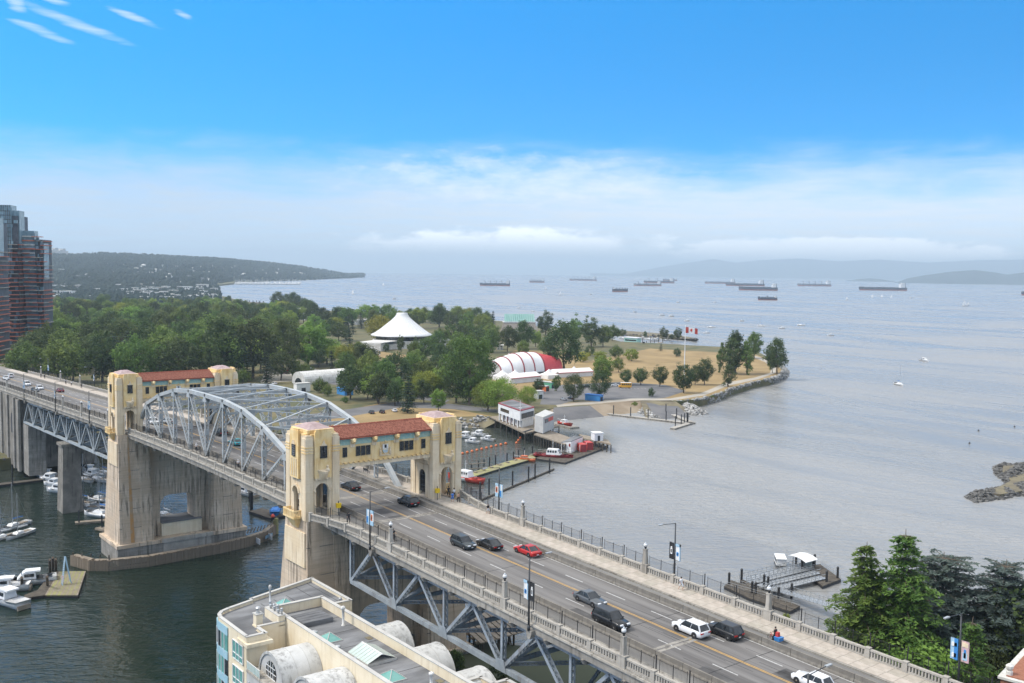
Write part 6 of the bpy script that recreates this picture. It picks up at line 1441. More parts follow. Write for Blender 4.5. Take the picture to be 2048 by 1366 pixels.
# flag on its tall pole
fp = at(1368, 771, GZ); ftop = (771-652)/pxm(fp); fo = thing('flagpole', 'very tall pole flying a red and white maple leaf flag', 'flag', fp)
MB().tube(fp, fp+z(ftop), .35, .16, 9).lathe([(.05, 0), (.3, .2), (.3, .4), (.05, .6)], fp+z(ftop), 8).obj('pole', 'white', fo)
FL, FH = 7.2, 3.5; f0 = fp+z(ftop-.6); dirr = RT.copy(); dirr.z = 0; dirr.normalize()
def flag_part(u0, u1, m_, nm, parent):
    vs = []; n = 8
    for k in range(n+1):
        u = u0+(u1-u0)*k/n; off = Vector((-dirr.y, dirr.x, 0))*(.45*math.sin(u*7))+z(-.9*u*u)
        for s in (.03, -.03):
            for v in (0, -FH): vs.append(tuple(f0+dirr*(.2+u*FL)+off+z(v)+Vector((-dirr.y, dirr.x, 0))*s))
    fs = []
    for k in range(n):
        a = 4*k; fs += [(a, a+4, a+5, a+1), (a+3, a+7, a+6, a+2), (a+2, a+6, a+4, a), (a+1, a+5, a+7, a+3)]
    fs += [(0, 1, 3, 2), (4*n+2, 4*n+3, 4*n+1, 4*n)]
    return MB().add(vs, fs).obj(nm, m_, parent)
flag_part(0, .25, 'red', 'red_bar', fo); flag_part(.25, .75, 'white', 'white_field', fo); flag_part(.75, 1, 'red', 'red_bar', fo)
LEAF = [(0, 1), (.14, .7), (.32, .78), (.26, .4), (.55, .62), (.6, .46), (.9, .4), (.78, .2), (.86, .08), (.5, -.22), (.54, -.38), (.1, -.32), (.06, -.8), (-.06, -.8), (-.1, -.32), (-.54, -.38), (-.5, -.22), (-.86, .08), (-.78, .2), (-.9, .4), (-.6, .46), (-.55, .62), (-.26, .4), (-.32, .78), (-.14, .7)]
lf = MB(); nrm = Vector((-dirr.y, dirr.x, 0)); cen = f0+dirr*(.2+FL/2)+nrm*(.45*math.sin(3.5))+z(-.225-FH/2); nL = len(LEAF)
lv = [tuple(cen+dirr*(x*1.25)+z(y*1.35)+nrm*(s+.0)) for s in (.16, -.16) for x, y in LEAF]; lfs = []
for i, j, k in tessellate_polygon([[Vector((x, y, 0)) for x, y in LEAF]]): lfs += [(i, j, k), (nL+k, nL+j, nL+i)]
lf.add(lv, lfs+[(k, (k+1) % nL, nL+(k+1) % nL, nL+k) for k in range(nL)]).obj('maple_leaf', 'red', fo)
# parking bay lines
cp = bpy.data.objects.get('car_park')
for k in range(22):
    a = at(1092+k*4.4, 772-k*.2, GZ+.05) if k < 14 else at(1240+(k-14)*7, 776, GZ+.05); b = a+(at(1100, 782, GZ)-at(1094, 774, GZ)).normalized()*5
    MB().beam((a.x, a.y, GZ+.045), (b.x, b.y, GZ+.045), .14, .01).obj('bay_line', 'paint_white', cp)
# ------------------------------------------------------------------ trees of the park
for k, px, b, t_, wd, lab in [
 ('oak1', 1128, 744, 648, 1.0, 'tall dark tree right behind the striped festival tent'), ('ash1', 1092, 671, 624, 1.1, 'wind-blown dark tree beside the green-topped museum hall'),
 ('ash2', 1153, 686, 633, 1.0, 'upright tree left of the small harbour'), ('ash1', 1183, 694, 636, 1.0, 'dark upright tree beside the small harbour'), ('oak3', 1206, 694, 650, 1.0, 'mid green tree before the breakwater'), ('oak2', 1224, 682, 650, .9, 'low green tree at the root of the breakwater'),
 ('oak4', 1015, 704, 652, .9, 'dark tree in front of the shingled museum slope, left one'), ('oak1', 1044, 698, 644, .95, 'dark broad tree in front of the shingled museum slope, right one'), ('maple2', 1071, 694, 660, 1.0, 'brighter green tree below the wind-blown one'), ('oak3', 1048, 714, 680, .95, 'olive tree on the dry slope behind the striped tent'), ('oak2', 1087, 708, 680, .9, 'small tree on the dry slope beside the olive one'),
 ('bush1', 1167, 724, 700, 1.0, 'yellow-green willow bushes on the meadow, left clump'), ('bush1', 1200, 724, 699, 1.0, 'yellow-green willow bushes on the meadow, middle clump'), ('bush1', 1262, 722, 694, .9, 'yellow-green willow bush nearest the small harbour'), ('bush3', 1232, 716, 690, 1.0, 'green bushes between the willow clumps'), ('bush2', 1180, 712, 690, .8, 'dark bush behind the left willow clump'),
 ('maple2', 1206, 768, 712, 1.05, 'pale green full tree beside the car park'), ('oak2', 1237, 745, 715, 1.0, 'green tree leaning over the meadow edge'), ('big3', 1147, 803, 747, .95, 'dark tree on a clear trunk left of the blue kiosk'), ('big3', 1196, 799, 741, .95, 'dark tree on a clear trunk above the blue kiosk'),
 ('lolly1', 1077, 786, 757, .95, 'small dark round tree in the car park'), ('ash2', 1113, 782, 748, .8, 'slim young tree in the car park'), ('lolly1', 1251, 770, 738, 1.0, 'round tree at the car park edge, left one of the pair'), ('lolly1', 1282, 770, 736, 1.1, 'round tree at the car park edge, right one of the pair'),
 ('big1', 938, 810, 667, .98, 'tallest broadleaf tree behind the near gateway'), ('big3', 912, 806, 718, 1.0, 'dark tree at the foot of the tallest broadleaf'), ('big2', 1000, 824, 751, 1.25, 'broad light green tree behind the station'), ('big2', 1056, 815, 769, 1.0, 'light green tree right of the broad one behind the station'), ('big2', 975, 822, 760, 1.0, 'light green tree left of the broad one behind the station'),
 ('fir1', 701, 706, 652, 1.0, 'dark pointed conifer left of the white museum'), ('gold', 754, 690, 628, 1.0, 'golden yellow tree beside the conical roof'), ('maple1', 655, 728, 674, 1.35, 'bright green spreading tree left of the conifer'), ('maple2', 616, 730, 643, 1.05, 'tall bright green tree with yellow top'), ('oak1', 565, 738, 641, .9, 'tall dark tree at the right end of the grove'), ('oak4', 505, 756, 640, 1.0, 'huge dark tree of the grove behind the far gateway, right'), ('oak1', 450, 760, 642, 1.0, 'huge dark tree of the grove behind the far gateway, left'),
 ('fir2', 664, 750, 699, .9, 'dark conifer beside the park road'), ('oak3', 695, 756, 702, 1.0, 'mid green tree on the park road'), ('oak2', 740, 768, 704, 1.0, 'green tree right of the park road'), ('oak4', 788, 772, 705, 1.05, 'dark green tree in the middle of the row'), ('oak3', 835, 752, 699, 1.0, 'green tree below the gallery wing of the museum'), ('oak1', 880, 742, 690, 1.0, 'dark tree right of the gallery wing'), ('maple2', 720, 722, 690, .9, 'pale tree left of the museum wing'), ('gold', 716, 706, 682, .9, 'low yellow tree below the museum wing'), ('bush2', 772, 704, 686, .6, 'dark red-brown bush before the museum drum'), ('ash1', 800, 706, 672, .7, 'thin tree in front of the museum drum'), ('ash1', 832, 704, 674, .6, 'second thin tree in front of the museum drum'),
 ('bush3', 612, 754, 725, 1.0, 'round bushy tree beside the gravel lot'), ('bush3', 640, 786, 755, 1.0, 'dense round bush left of the white arched shed'), ('bush3', 655, 792, 770, .9, 'light low bush in front of the dense round bush'), ('oak4', 757, 808, 744, 1.0, 'dark tree shading the boat slips'), ('fir2', 815, 826, 748, 1.0, 'dark feathery conifer beside the shore road'), ('big2', 868, 790, 743, 1.0, 'vivid green tree behind the feathery conifer'), ('maple2', 877, 824, 778, .95, 'small vivid green tree beside the shore road'), ('oak1', 848, 806, 760, .9, 'dark tree between the vivid green ones'), ('oak1', 790, 812, 765, .9, 'low dark tree left of the feathery conifer'), ('bush3', 485, 768, 735, .8, 'tall shrub right of the far gateway tower'), ('bush3', 690, 806, 792, 1., 'small bush among the boats on the slips'),
 ('poplar1', 1439, 745, 685, .8, 'slender poplar on the point, leftmost'), ('poplar2', 1460, 748, 664, 1.1, 'tall poplar on the point, second from left'), ('poplar2', 1472, 748, 656, 1.1, 'tallest poplar on the point'), ('poplar1', 1495, 750, 683, 1.05, 'poplar on the point right of the tallest'), ('oak3', 1508, 717, 664, .85, 'open crowned tree behind the poplars'), ('oak1', 1554, 748, 680, .8, 'dark tree standing alone at the tip of the point'), ('oak3', 1545, 746, 700, .6, 'small tree leaning on the lone one at the tip'), ('poplar2', 1457, 774, 726, 1.3, 'dense dark shrub tree beside the seawall path'),
 ('lolly1', 1367, 786, 728, .9, 'large round tree beside the flagpole'), ('lolly1', 1390, 770, 730, .9, 'round tree right of the large round one'), ('lolly1', 1409, 770, 717, .75, 'taller round tree right of the flagpole'), ('lolly1', 1319, 773, 732, 1.0, 'round tree alone left of the flagpole'), ('fir2', 1321, 702, 686, 1.2, 'small conifer on the far edge of the meadow'), ('bush2', 1354, 713, 696, .8, 'spreading dark shrub behind the flagpole'), ('bush2', 1303, 793, 775, .75, 'dark shrub on the grass by the boat ramp'),
 ('ash1', 1328, 680, 655, 1.1, 'small tree on the breakwater, left one'), ('ash1', 1356, 680, 656, 1.1, 'small tree on the breakwater, right one'), ('bush2', 1245, 672, 658, 1.0, 'bush on the root of the breakwater'), ('bush2', 1290, 674, 662, .6, 'small bush on the middle of the breakwater'), ('bush2', 1343, 678, 668, 1.2, 'low bush between the breakwater trees'),
 ('bush3', 1270, 812, 803, 1.3, 'weedy bush on the rocks left of the boat ramp'), ('bush3', 1425, 795, 790, 1.5, 'low scrub along the path above the riprap')]:
    ptree(k, px, b, t_, lab, None, wd, z=GZ if px < 1325 or b > 690 else 2.0)
# the deep grove at the left, the belt behind the museum, street trees of the town
rd = random.Random(21); GK = ['oak1', 'oak2', 'oak3', 'oak4', 'oak1', 'oak4', 'ash2', 'fir2', 'oak3']; FK = GK+['maple1', 'maple2', 'gold', 'fir1']
def belt(x0, x1, base, step, h0, h1, keys, label, group, skip=None):
    x = x0
    while x < x1:
        bx_ = x+rd.uniform(-.35, .35)*step; by = base+rd.uniform(-.5, .5)*max(3, step*.16)
        if not (skip and skip(bx_, by)):
            p = at(bx_, by, GZ); tree(rd.choice(keys), p, rd.uniform(h0, h1), label, group, rd.uniform(.95, 1.25))
        x += step*rd.uniform(.8, 1.2)
for ri, (base, step) in enumerate(((764, 42), (744, 38), (723, 36), (702, 34), (682, 30), (664, 27))):
    belt(66 if base > 720 else 50, 560 if base < 740 else 540, base, step, 20, 29, GK+['maple1', 'oak2', 'ash1'], 'grove tree behind the far gateway, %s row' % OW[ri], 'trees of the dense grove')
for ri, (base, step) in enumerate(((646, 22), (638, 19), (631, 17))):
    belt(40, 640, base, step, 17, 25, FK, 'tree in the %s row between grove and town' % OW[ri], 'trees between grove and town')
for ri, (base, step) in enumerate(((682, 30), (668, 26), (656, 24), (646, 22))):
    belt(560, 1000, base, step, 15, 24, FK, 'tree in the %s row behind the conical museum' % OW[ri], 'trees behind the museum', lambda x, y: (715 < x < 915 and y > 664) or (590 < x < 625 and y > 640) or (x > 960 and y < 650))
for ri, (x0, x1, base, step) in enumerate(((585, 720, 733, 30), (700, 905, 778, 34), (825, 965, 757, 28), (845, 960, 793, 30), (690, 760, 742, 26), (560, 600, 760, 22), (705, 770, 798, 26), (765, 850, 806, 30))): belt(x0, x1, base, step, 11, 18, FK+['maple1', 'maple2', 'oak3'], 'park tree between grove and gateway, %s cluster' % OW[ri], 'park trees behind the bridge')
belt(880, 1000, 690, 26, 15, 22, GK, 'dark tree between the museum and the dry meadow', 'trees beside the dry meadow'); belt(830, 985, 722, 26, 12, 18, GK, 'dark tree between the museum and the dry meadow', 'trees beside the dry meadow'); belt(860, 990, 704, 24, 14, 20, GK, 'dark tree between the museum and the dry meadow', 'trees beside the dry meadow')
for ri, (base, step) in enumerate(((623, 15), (613, 15))):
    belt(60, 470 if base > 612 else 440, base, step, 12, 20, FK, 'street tree in the %s row among the white houses of the town' % OW[ri], 'street trees of the town')
belt(552, 600, 620, 20, 24, 30, ['oak1'], 'very dark tall tree on the skyline before the bay', 'skyline trees'); belt(470, 560, 628, 18, 14, 19, GK, 'tree on the shore before the bay', 'shore trees')

# ------------------------------------------------------------------ cedars beside the near approach
def cedar(px, py, ztop, zb, r, label, lm, seed, whorls, brn, per, ls, droop, name='cedar_tree', flat_=False):
    p = at(px, py, ztop); h = ztop-zb; rd = random.Random(seed); t = thing(name, label, 'tree', (p.x, p.y, zb)); wood = MB(); L = MB(); base = Vector((p.x, p.y, zb))
    tip = []; segs = 9
    for k in range(segs+1): tip.append(base+Vector((rd.uniform(-.15, .15), rd.uniform(-.15, .15), h*k/segs)))
    for k in range(segs): wood.tube(tip[k], tip[k+1], .5*(1-k/segs)**.8+.04, .5*(1-(k+1)/segs)**.8+.04, 7, False)
    for k in range(whorls):
        f = (k+rd.uniform(-.35, .35))/whorls; z0 = h*(.1+.9*max(0, min(.985, f))); rr = (r*(1-f)**(.45 if flat_ else .66)*rd.uniform(.62, 1.25)+.5)
        for j in range(brn):
            a = 2*math.pi*(j+rd.uniform(-.45, .45))/brn+k*1.3; BL = rr*rd.uniform(.55, 1.18); dv = Vector((math.cos(a), math.sin(a), 0)); prev = base+Vector((0, 0, z0)); side = Vector((-dv.y, dv.x, 0)); rise = rd.uniform(.0, .22)
            npt = max(3, int(BL/.55))
            for i in range(npt):
                u = (i+1)/npt; q = base+Vector((0, 0, z0))+dv*(BL*u)+Vector((0, 0, BL*(rise*u-droop*u*u)))
                if i < npt-1: wood.tube(prev, q, .07*(1-u)+.015, .06*(1-u)+.012, 4, False)
                prev = q; sprays = int(per*(.5+.8*u))
                for _ in range(sprays):
                    wdt = BL*.30*(1.15-u*.75)+.15; s_ = rd.uniform(-1, 1)*wdt; o_ = q+side*s_+dv*rd.uniform(-.35, .35)+Vector((0, 0, -abs(s_)*droop*.9-rd.uniform(0, .12 if flat_ else .3)))
                    leaf(L, o_, Vector((rd.uniform(-.6, .6), rd.uniform(-.6, .6), 1 if not flat_ else 1.6)), ls*rd.uniform(.6, 1.4), rd, .34)
    wood.obj('trunk', 'bark', t, True, False); L.obj('crown', lm, t, False, False)
cedar(1735, 1083, 29, 3.4, 7.6, 'drooping green cedar with a bent tip, left of the pair', 'leaf_cedar', 41, 27, 10, 11, 0.79, .34)
cedar(1812, 1058, 31.5, 3.4, 8.6, 'tallest drooping green cedar behind the left one', 'leaf_cedar', 42, 27, 10, 11, 0.82, .32)
cedar(1752, 1150, 23, 3.4, 6.4, 'lower drooping green cedar in front of the tall pair', 'leaf_cedar', 43, 22, 10, 11, 0.74, .36)
cedar(1888, 1104, 25.5, 3.4, 12.0, 'wide blue-grey cedar with layered boughs', 'leaf_bluecedar', 44, 21, 11, 12, 0.79, .12, 'blue_cedar', True)
cedar(2012, 1118, 25, 3.4, 11.5, 'blue-grey cedar at the right edge', 'leaf_bluecedar', 45, 18, 11, 12, 0.79, .12, 'blue_cedar', True)
cedar(1946, 1232, 21.5, 3.4, 5.0, 'small bright cedar behind the bannered street light', 'leaf_cedar', 46, 18, 10, 11, 0.59, .36)
cedar(1852, 1190, 20, 3.4, 9.5, 'low blue-grey cedar filling in below the layered one', 'leaf_bluecedar', 47, 15, 10, 12, 0.77, .15, 'blue_cedar', True)
for i, (px, py, zt_, key, wd) in enumerate(((1845, 1285, 16.0, 'maple1', 1.5), (1530, 1212, 31.9, 'gold', .0), (1790, 1310, 12, 'bush3', 1.2), (1900, 1320, 12, 'bush2', 1.2), (1980, 1290, 13, 'oak4', 1.1), (2040, 1220, 17, 'oak4', 1.2), (1700, 1290, 10, 'bush2', 1.2), (2050, 1180, 20, 'oak1', 1.3), (1740, 1330, 9, 'bush3', 1.3))):
    if wd == 0: continue
    p = at(px, py, zt_); tree(key, (p.x, p.y, 3.4), zt_-3.4, ('golden green rounded tree below the cedars', '', 'green shrub at the foot of the cedars by the walk', 'dark shrub between the golden tree and the brick building', 'dark tree behind the brick corner', 'dark broadleaf tree at the right edge under the blue cedar', 'dark shrub on the bank below the left cedar', 'dark tree cut by the right edge beside the blue cedar', 'green shrub close to the railing below the cedars')[i], None, wd)
# shrubs on the bank between condominium and truss
rd = random.Random(77)
for i in range(64):
    X = rd.uniform(-64, -4); Y = rd.uniform(-11, 16) if X < -20 else rd.uniform(-11, 13); h = rd.uniform(1.8, 4.4)
    tree(('bush2', 'bush3', 'bush2')[i % 3], (X, Y, 3.2), h, 'dark green shrub on the bank beneath the near approach', 'shrubs beneath the near approach', rd.uniform(.8, 1.2))
for i, (X, v) in enumerate(((-71.5, -13.0), (-88.5, -13.1))): tree('bush1', (X, YC+v, dz_(X)-1.0), 2.6 if i == 0 else 1.5, ('yellow-green bush poking over the right balustrade', 'second small bush beyond the right balustrade')[i], None, .5)
# ------------------------------------------------------------------ boats and ships
def hull_mb(L, B, D_, sheer=.25, tr=.75, n=12, bow=.0, z0=-.3):
    """boat hull along +x (bow at +L/2): deck outline and keel line"""
    mb = MB(); vs = []; m = 5
    for i in range(n+1):
        u = i/n; x = -L/2+L*u; w_ = B/2*(tr+(1-tr)*min(1, u*2.2))*(1-max(0, (u-.55)/.45)**2.1) if u < 1 else 0.02
        zt = D_*(1+sheer*(u-.45)**2*2.2)
        for j in range(m):
            a = j/(m-1); vs.append((x+bow*u*u*a*.5, w_*(1-(1-a)**2.2*.75), z0+(zt-z0)*a))
        for j in range(m-1, -1, -1):
            a = j/(m-1); vs.append((x+bow*u*u*a*.5, -w_*(1-(1-a)**2.2*.75), z0+(zt-z0)*a))
    q = 2*m; fs = [(i*q+j, (i+1)*q+j, (i+1)*q+j+1, i*q+j+1) for i in range(n) for j in range(q-1)]
    fs += [tuple(range(q))]
    deckv = [(i*q+m-1, (i+1)*q+m-1, (i+1)*q+m, i*q+m) for i in range(n)]
    return mb.add(vs, fs+deckv)
def boat_root(name, label, cat, px, py, rz, group=None, z=0.0):
    return thing(name, label, cat, at(px, py, z), rz, group)
def lp(t, nm, mb, m, smooth=False):            # part given in the thing's own axes
    o = mb.obj(nm, m, t, smooth); o.matrix_parent_inverse = Matrix(); return o
def sail_proto(L, m='white', cover='canvas_blue', sails=False):
    t = thing('sailboat', 'white sailing yacht', 'sailboat'); h = lp(t, 'hull', hull_mb(L, L*.3, L*.09, .35, .7, bow=.4), m, True)
    lp(t, 'cabin', MB().taper(-L*.08, L*.2, -L*.085, L*.085, L*.09, -L*.06, L*.15, -L*.07, L*.07, L*.145), 'white'); lp(t, 'cockpit', MB().box(-L*.38, -L*.1, -L*.08, L*.08, L*.085, L*.1), 'wood')
    lp(t, 'mast', MB().tube((L*.08, 0, L*.1), (L*.08, 0, L*1.22), .12, .08, 6).beam((L*.08, -L*.06, L*.7), (L*.08, L*.06, L*.7), .05, .05), 'aluminium')
    lp(t, 'boom', MB().tube((L*.08, 0, L*.24), (-L*.3, 0, L*.22), .06, n=6), 'aluminium')
    if sails:
        lp(t, 'mainsail', MB().add([(L*.06, .02, L*.26), (-L*.3, .25, L*.24), (L*.06, .02, L*1.18), (L*.06, -.02, L*.26), (-L*.3, .21, L*.24), (L*.06, -.02, L*1.18)], [(0, 1, 2), (5, 4, 3), (0, 3, 4, 1), (1, 4, 5, 2), (2, 5, 3, 0)]), 'sail_white'); lp(t, 'jib', MB().add([(L*.1, 0, L*.2), (L*.48, 0, L*.13), (L*.1, .1, L*1.0), (L*.1, -.04, L*.2), (L*.48, -.04, L*.13), (L*.1, .06, L*1.0)], [(0, 1, 2), (5, 4, 3), (0, 3, 4, 1), (1, 4, 5, 2), (2, 5, 3, 0)]), 'sail_white')
    else: lp(t, 'sail_cover', MB().tube((L*.06, 0, L*.265), (-L*.28, 0, L*.25), .16, .12, 7), cover)
    lp(t, 'rigging', MB().tube((L*.5, 0, L*.12), (L*.08, 0, L*1.2), .018, n=4).tube((-L*.48, 0, L*.12), (L*.08, 0, L*1.2), .018, n=4).tube((L*.08, L*.13, L*.1), (L*.08, 0, L*1.1), .015, n=4).tube((L*.08, -L*.13, L*.1), (L*.08, 0, L*1.1), .015, n=4), 'galvanised')
    return t
def motor_proto(L, m='white', top='white', red=False):
    t = thing('motorboat', 'white cabin motorboat', 'motorboat'); lp(t, 'hull', hull_mb(L, L*.34, L*.13, .3, .85, bow=.5), m, True)
    c_ = lp(t, 'cabin', MB().taper(-L*.12, L*.24, -L*.12, L*.12, L*.13, -L*.1, L*.12, -L*.1, L*.1, L*.27), top); lp(t, 'flybridge', MB().taper(-L*.2, L*.1, -L*.115, L*.115, L*.272, -L*.2, L*.08, -L*.11, L*.11, L*.3), top)
    o = MB().taper(L*.13, L*.2, -L*.1, L*.1, L*.165, L*.11, L*.145, -L*.085, L*.085, L*.245).box(-L*.08, L*.1, -L*.121, -L*.105, L*.18, L*.24).box(-L*.08, L*.1, L*.105, L*.121, L*.18, L*.24).obj('window', 'dark_glass', c_); o.matrix_parent_inverse = Matrix()
    lp(t, 'railing', MB().tube((L*.2, L*.13, L*.16), (L*.2, L*.13, L*.22), .02, n=4).tube((L*.2, L*.13, L*.22), (L*.48, 0, L*.25), .02, n=4).tube((L*.2, -L*.13, L*.22), (L*.48, 0, L*.25), .02, n=4).tube((L*.2, -L*.13, L*.16), (L*.2, -L*.13, L*.22), .02, n=4), 'galvanised'); lp(t, 'transom', MB().box(-L*.53, -L*.5, -L*.12, L*.12, .05, L*.08), 'wood'); return t
s1 = sail_proto(11); s2 = sail_proto(9.5, cover='white'); s3 = sail_proto(10, sails=True); m1 = motor_proto(9.5); m2 = motor_proto(8, 'white', 'container_white')
first = set()
def put(pr, px, py, rz, label, group=None, sc=1.0):
    p = at(px, py, 0)
    if pr.name not in first: first.add(pr.name); pr.location = p; pr.rotation_euler = (0, 0, rz); pr.scale = (sc,)*3; pr['label'] = label; r = pr
    else: r = dup(pr, p, rz, sc, label)
    if group: r['group'] = group
    elif 'group' in r: del r['group']
    return r
# marina beneath the far approach
for pr, x, y, rz, lab, sc in ((s1, 205, 1034, .5, 'sailboat with a blue sail cover moored left of the far pier', 1.25), (s2, 172, 1018, .6, 'sailboat tucked behind the grey column pier', 1.1), (m1, 118, 985, .5, 'motorboat left of the column pier, nearest', 1.1), (m2, 108, 972, .5, 'motorboat left of the column pier, middle', 1.1), (m1, 100, 962, .5, 'motorboat left of the column pier, farthest', 1.0), (m2, 178, 944, .3, 'motorboat behind the column pier, upper', 1.1), (m1, 186, 955, .3, 'motorboat behind the column pier, lower', 1.1), (s2, 196, 962, .4, 'sailboat behind the column pier with a tall mast', 1.1),
    (s2, 40, 1072, 2.2, 'sailboat with furled sail near the left edge', 1.0), (s1, 30, 1056, 2.2, 'sailboat with two masts of rigging behind the left one', .95), (s2, 6, 1078, 2.0, 'sailboat cut by the left edge with a blue bag', .9), (m1, 60, 1168, 1.35, 'white cabin boat beside the mossy dock', 1.15), (m2, 14, 1208, .35, 'white motorboat cut by the left edge', 1.5), (m1, 8, 1182, 1.2, 'white boat with a dark canopy at the left edge', 1.1), (m2, 492, 990, .2, 'white motorboat right of the far pier', 1.3), (s1, 160, 1008, .5, 'sailboat left of the column pier foot', 1.0), (s2, 212, 1018, .4, 'sailboat mast close beside the far pier', 1.05), (s1, 200, 1002, .4, 'sailboat between column pier and far pier', 1.0), (s2, 168, 962, .3, 'sailboat farther behind the column pier', .95), (s1, 208, 950, .3, 'distant sailboat beside the far pier edge', .95), (m1, 92, 952, .5, 'motorboat on the far dock left of the column pier', .9), (s2, 330, 1032, .3, 'boat seen through the arch of the far pier', .9),
    (m1, 930, 876, .3, 'moored motorboat with blue canopy left of the white cluster', 1.0), (m2, 945, 886, .3, 'white open boat right of the near gateway', .95), (m1, 958, 872, .2, 'motorboat with an arch frame near the pale riprap', .95), (m2, 975, 881, .3, 'small boat with a green cover near the pale riprap', .9), (m1, 1100, 866, .2, 'white cabin launch on the jetty deck', .9)):
    put(pr, x, y, rz, lab, 'boats in the marina', sc)
bb_ = put(m2, 975, 881, .3, 'small boat moored right of the green-covered one', 'boats in the marina', .7)
# anchored and sailing boats in the bay
for i, (pr, x, y, rz, sc) in enumerate(((s1, 1798, 770, 2.6, 1.0), (s2, 1037, 616, .3, 1.0), (s1, 1066, 623, .2, .9), (s3, 706, 588, .5, 1.1), (s3, 767, 571, .5, 1.1), (s3, 1092, 579, .8, 1.2), (s3, 1121, 590, .8, 1.0), (m2, 1181, 589, 0, 1.3), (s2, 1374, 642, .2, 1.0), (s1, 1422, 655, .2, 1.1), (s2, 1413, 666, .2, .9), (s1, 1522, 652, .1, 1.1), (s2, 1563, 657, .1, 1.0), (s1, 1602, 651, .1, 1.1), (m1, 1323, 631, .1, 1.1), (m1, 1342, 633, .1, 1.0), (m2, 1356, 605, .5, 1.1), (m2, 1430, 605, .2, 1.0), (m2, 1269, 624, .1, .9), (m2, 1483, 642, .2, .8), (m1, 1849, 722, 2.9, .95), (m2, 1661, 671, .4, .9), (s3, 1745, 595, .4, .9), (s3, 1764, 595, .4, .9), (s3, 1783, 596, .4, .8), (m2, 1821, 596, 0, 1.2), (s3, 1929, 612, .9, 1.3), (s3, 1936, 611, .9, .9), (s3, 1694, 599, .5, .8), (s2, 1174, 625, .3, .5), (m1, 788, 598, .2, 1.2))):
    kind = {'sailboat': 'sailboat', 'motorboat': 'motorboat'}[pr.name.split('.')[0]]
    put(pr, x, y, rz, {0: 'white sailing yacht alone in the middle of the right-hand water', 20: 'small dark motorboat crossing the open water near the right'}.get(i, 'small %s %s far out on the bay' % (kind, 'under white sail' if pr is s3 else 'at anchor' if kind == 'sailboat' else 'drifting')), None if i in (0, 20) else 'small boats far out on the bay', sc)
for o in (s1, s2, s3, m1, m2): assert o.name in first
# harbour boats behind the breakwater
for i, (x, y, pr) in enumerate(((1262, 684, m1), (1285, 678, s2), (1300, 679, s1), (1315, 680, m2), (1331, 681, s2), (1248, 678, s1), (1306, 682, m1))): put(pr, x, y, .2+i*.1, 'small moored boat inside the breakwater', 'boats in the small harbour', 1.1)
hb_ = thing('boathouse', 'floating boathouse with a teal band in the small harbour', 'boathouse', at(1265, 686, .4), .15)
for nm, a, m_ in (('float', (-9, 9, -4, 4, -.4, .5), 'wood'), ('wall', (-8, 8, -3.2, 3.2, .5, 5.2), 'copper_green'), ('roof', (-8.6, 8.6, -3.8, 3.8, 5.2, 5.9), 'container_white'), ('window', (-7, 7, -3.3, 3.3, 2.2, 3.6), 'dark_glass')): lp(hb_, nm, MB().box(*a), m_)
dp = thing('harbour_walk', 'railed walkway on piles in the small harbour', 'dock', at(1300, 686, 2)); MB().beam(at(1285, 694, 2.5), at(1325, 684, 2.5), 2.5, .4).obj('deck', 'wood', dp)
for k in range(6): q = at(1285+k*8, 694-k*2, 0); pile(dp, q, 5 if k % 2 else 9, .3)
pile(dp, at(1287, 695, 0), 5.5, 1.2)
# rescue craft
def rescue(px, py, L, rz, m, label, cab='white'):
    t = boat_root('rescue_boat', label, 'boat', px, py, rz); lp(t, 'hull', hull_mb(L, L*.27, L*.11, .3, .85, bow=.6), m, True); c_ = lp(t, 'cabin', MB().taper(-L*.18, L*.2, -L*.1, L*.1, L*.11, -L*.15, L*.12, -L*.085, L*.085, L*.25), cab)
    o = MB().taper(L*.12, L*.19, -L*.085, L*.085, L*.16, L*.11, L*.15, -L*.075, L*.075, L*.23).obj('window', 'dark_glass', c_); o.matrix_parent_inverse = Matrix()
    for k in range(4): o = MB().box(-L*.14+k*L*.065, -L*.1+k*L*.065, -L*.099, L*.099, L*.17, L*.22).obj('window', 'dark_glass', c_); o.matrix_parent_inverse = Matrix()
    lp(t, 'mast', MB().tube((-L*.02, 0, L*.25), (-L*.02, 0, L*.48), .07, n=6).beam((-L*.02, -L*.06, L*.4), (-L*.02, L*.06, L*.4), .06, .06), 'white'); lp(t, 'stripe', hull_mb(L*.2, L*.276, L*.1, .1, 1., 3), 'white') if m == 'red' else None
    lp(t, 'railing', MB().tube((L*.15, L*.13, L*.2), (L*.5, 0, L*.24), .03, n=4).tube((L*.15, -L*.13, L*.2), (L*.5, 0, L*.24), .03, n=4).tube((-L*.45, L*.12, L*.18), (L*.15, L*.13, L*.2), .03, n=4), 'white'); return t
rescue(1107, 917, 15, -2.5, 'dark_red', 'dark red rescue launch with white wheelhouse at the floating dock'); rescue(1048, 922, 8.5, .6, 'orange', 'orange rescue dinghy at the floating dock', 'orange'); rescue(930, 962, 15, .25, 'red', 'red and white rescue boat half hidden by the near gateway'); rescue(1128, 868, 9, .0, 'red', 'red boat lying on the jetty').location.z = 4.2
fb_ = boat_root('water_taxi', 'little white water taxi at the ferry landing', 'ferry', 1560, 1133, -.8); lp(fb_, 'hull', hull_mb(7.5, 2.8, .9, .2, .9), 'black_paint', True); c_ = lp(fb_, 'cabin', MB().taper(-2.6, 2.0, -1.2, 1.2, .8, -2.5, 1.7, -1.1, 1.1, 2.5), 'white'); lp(fb_, 'roof', MB().box(-2.8, 2.1, -1.25, 1.25, 2.5, 2.65), 'white')
for k in range(5): o = MB().box(-2.3+k*.82, -1.7+k*.82, -1.19, 1.19, 1.4, 2.2).obj('window', 'dark_glass', c_); o.matrix_parent_inverse = Matrix()
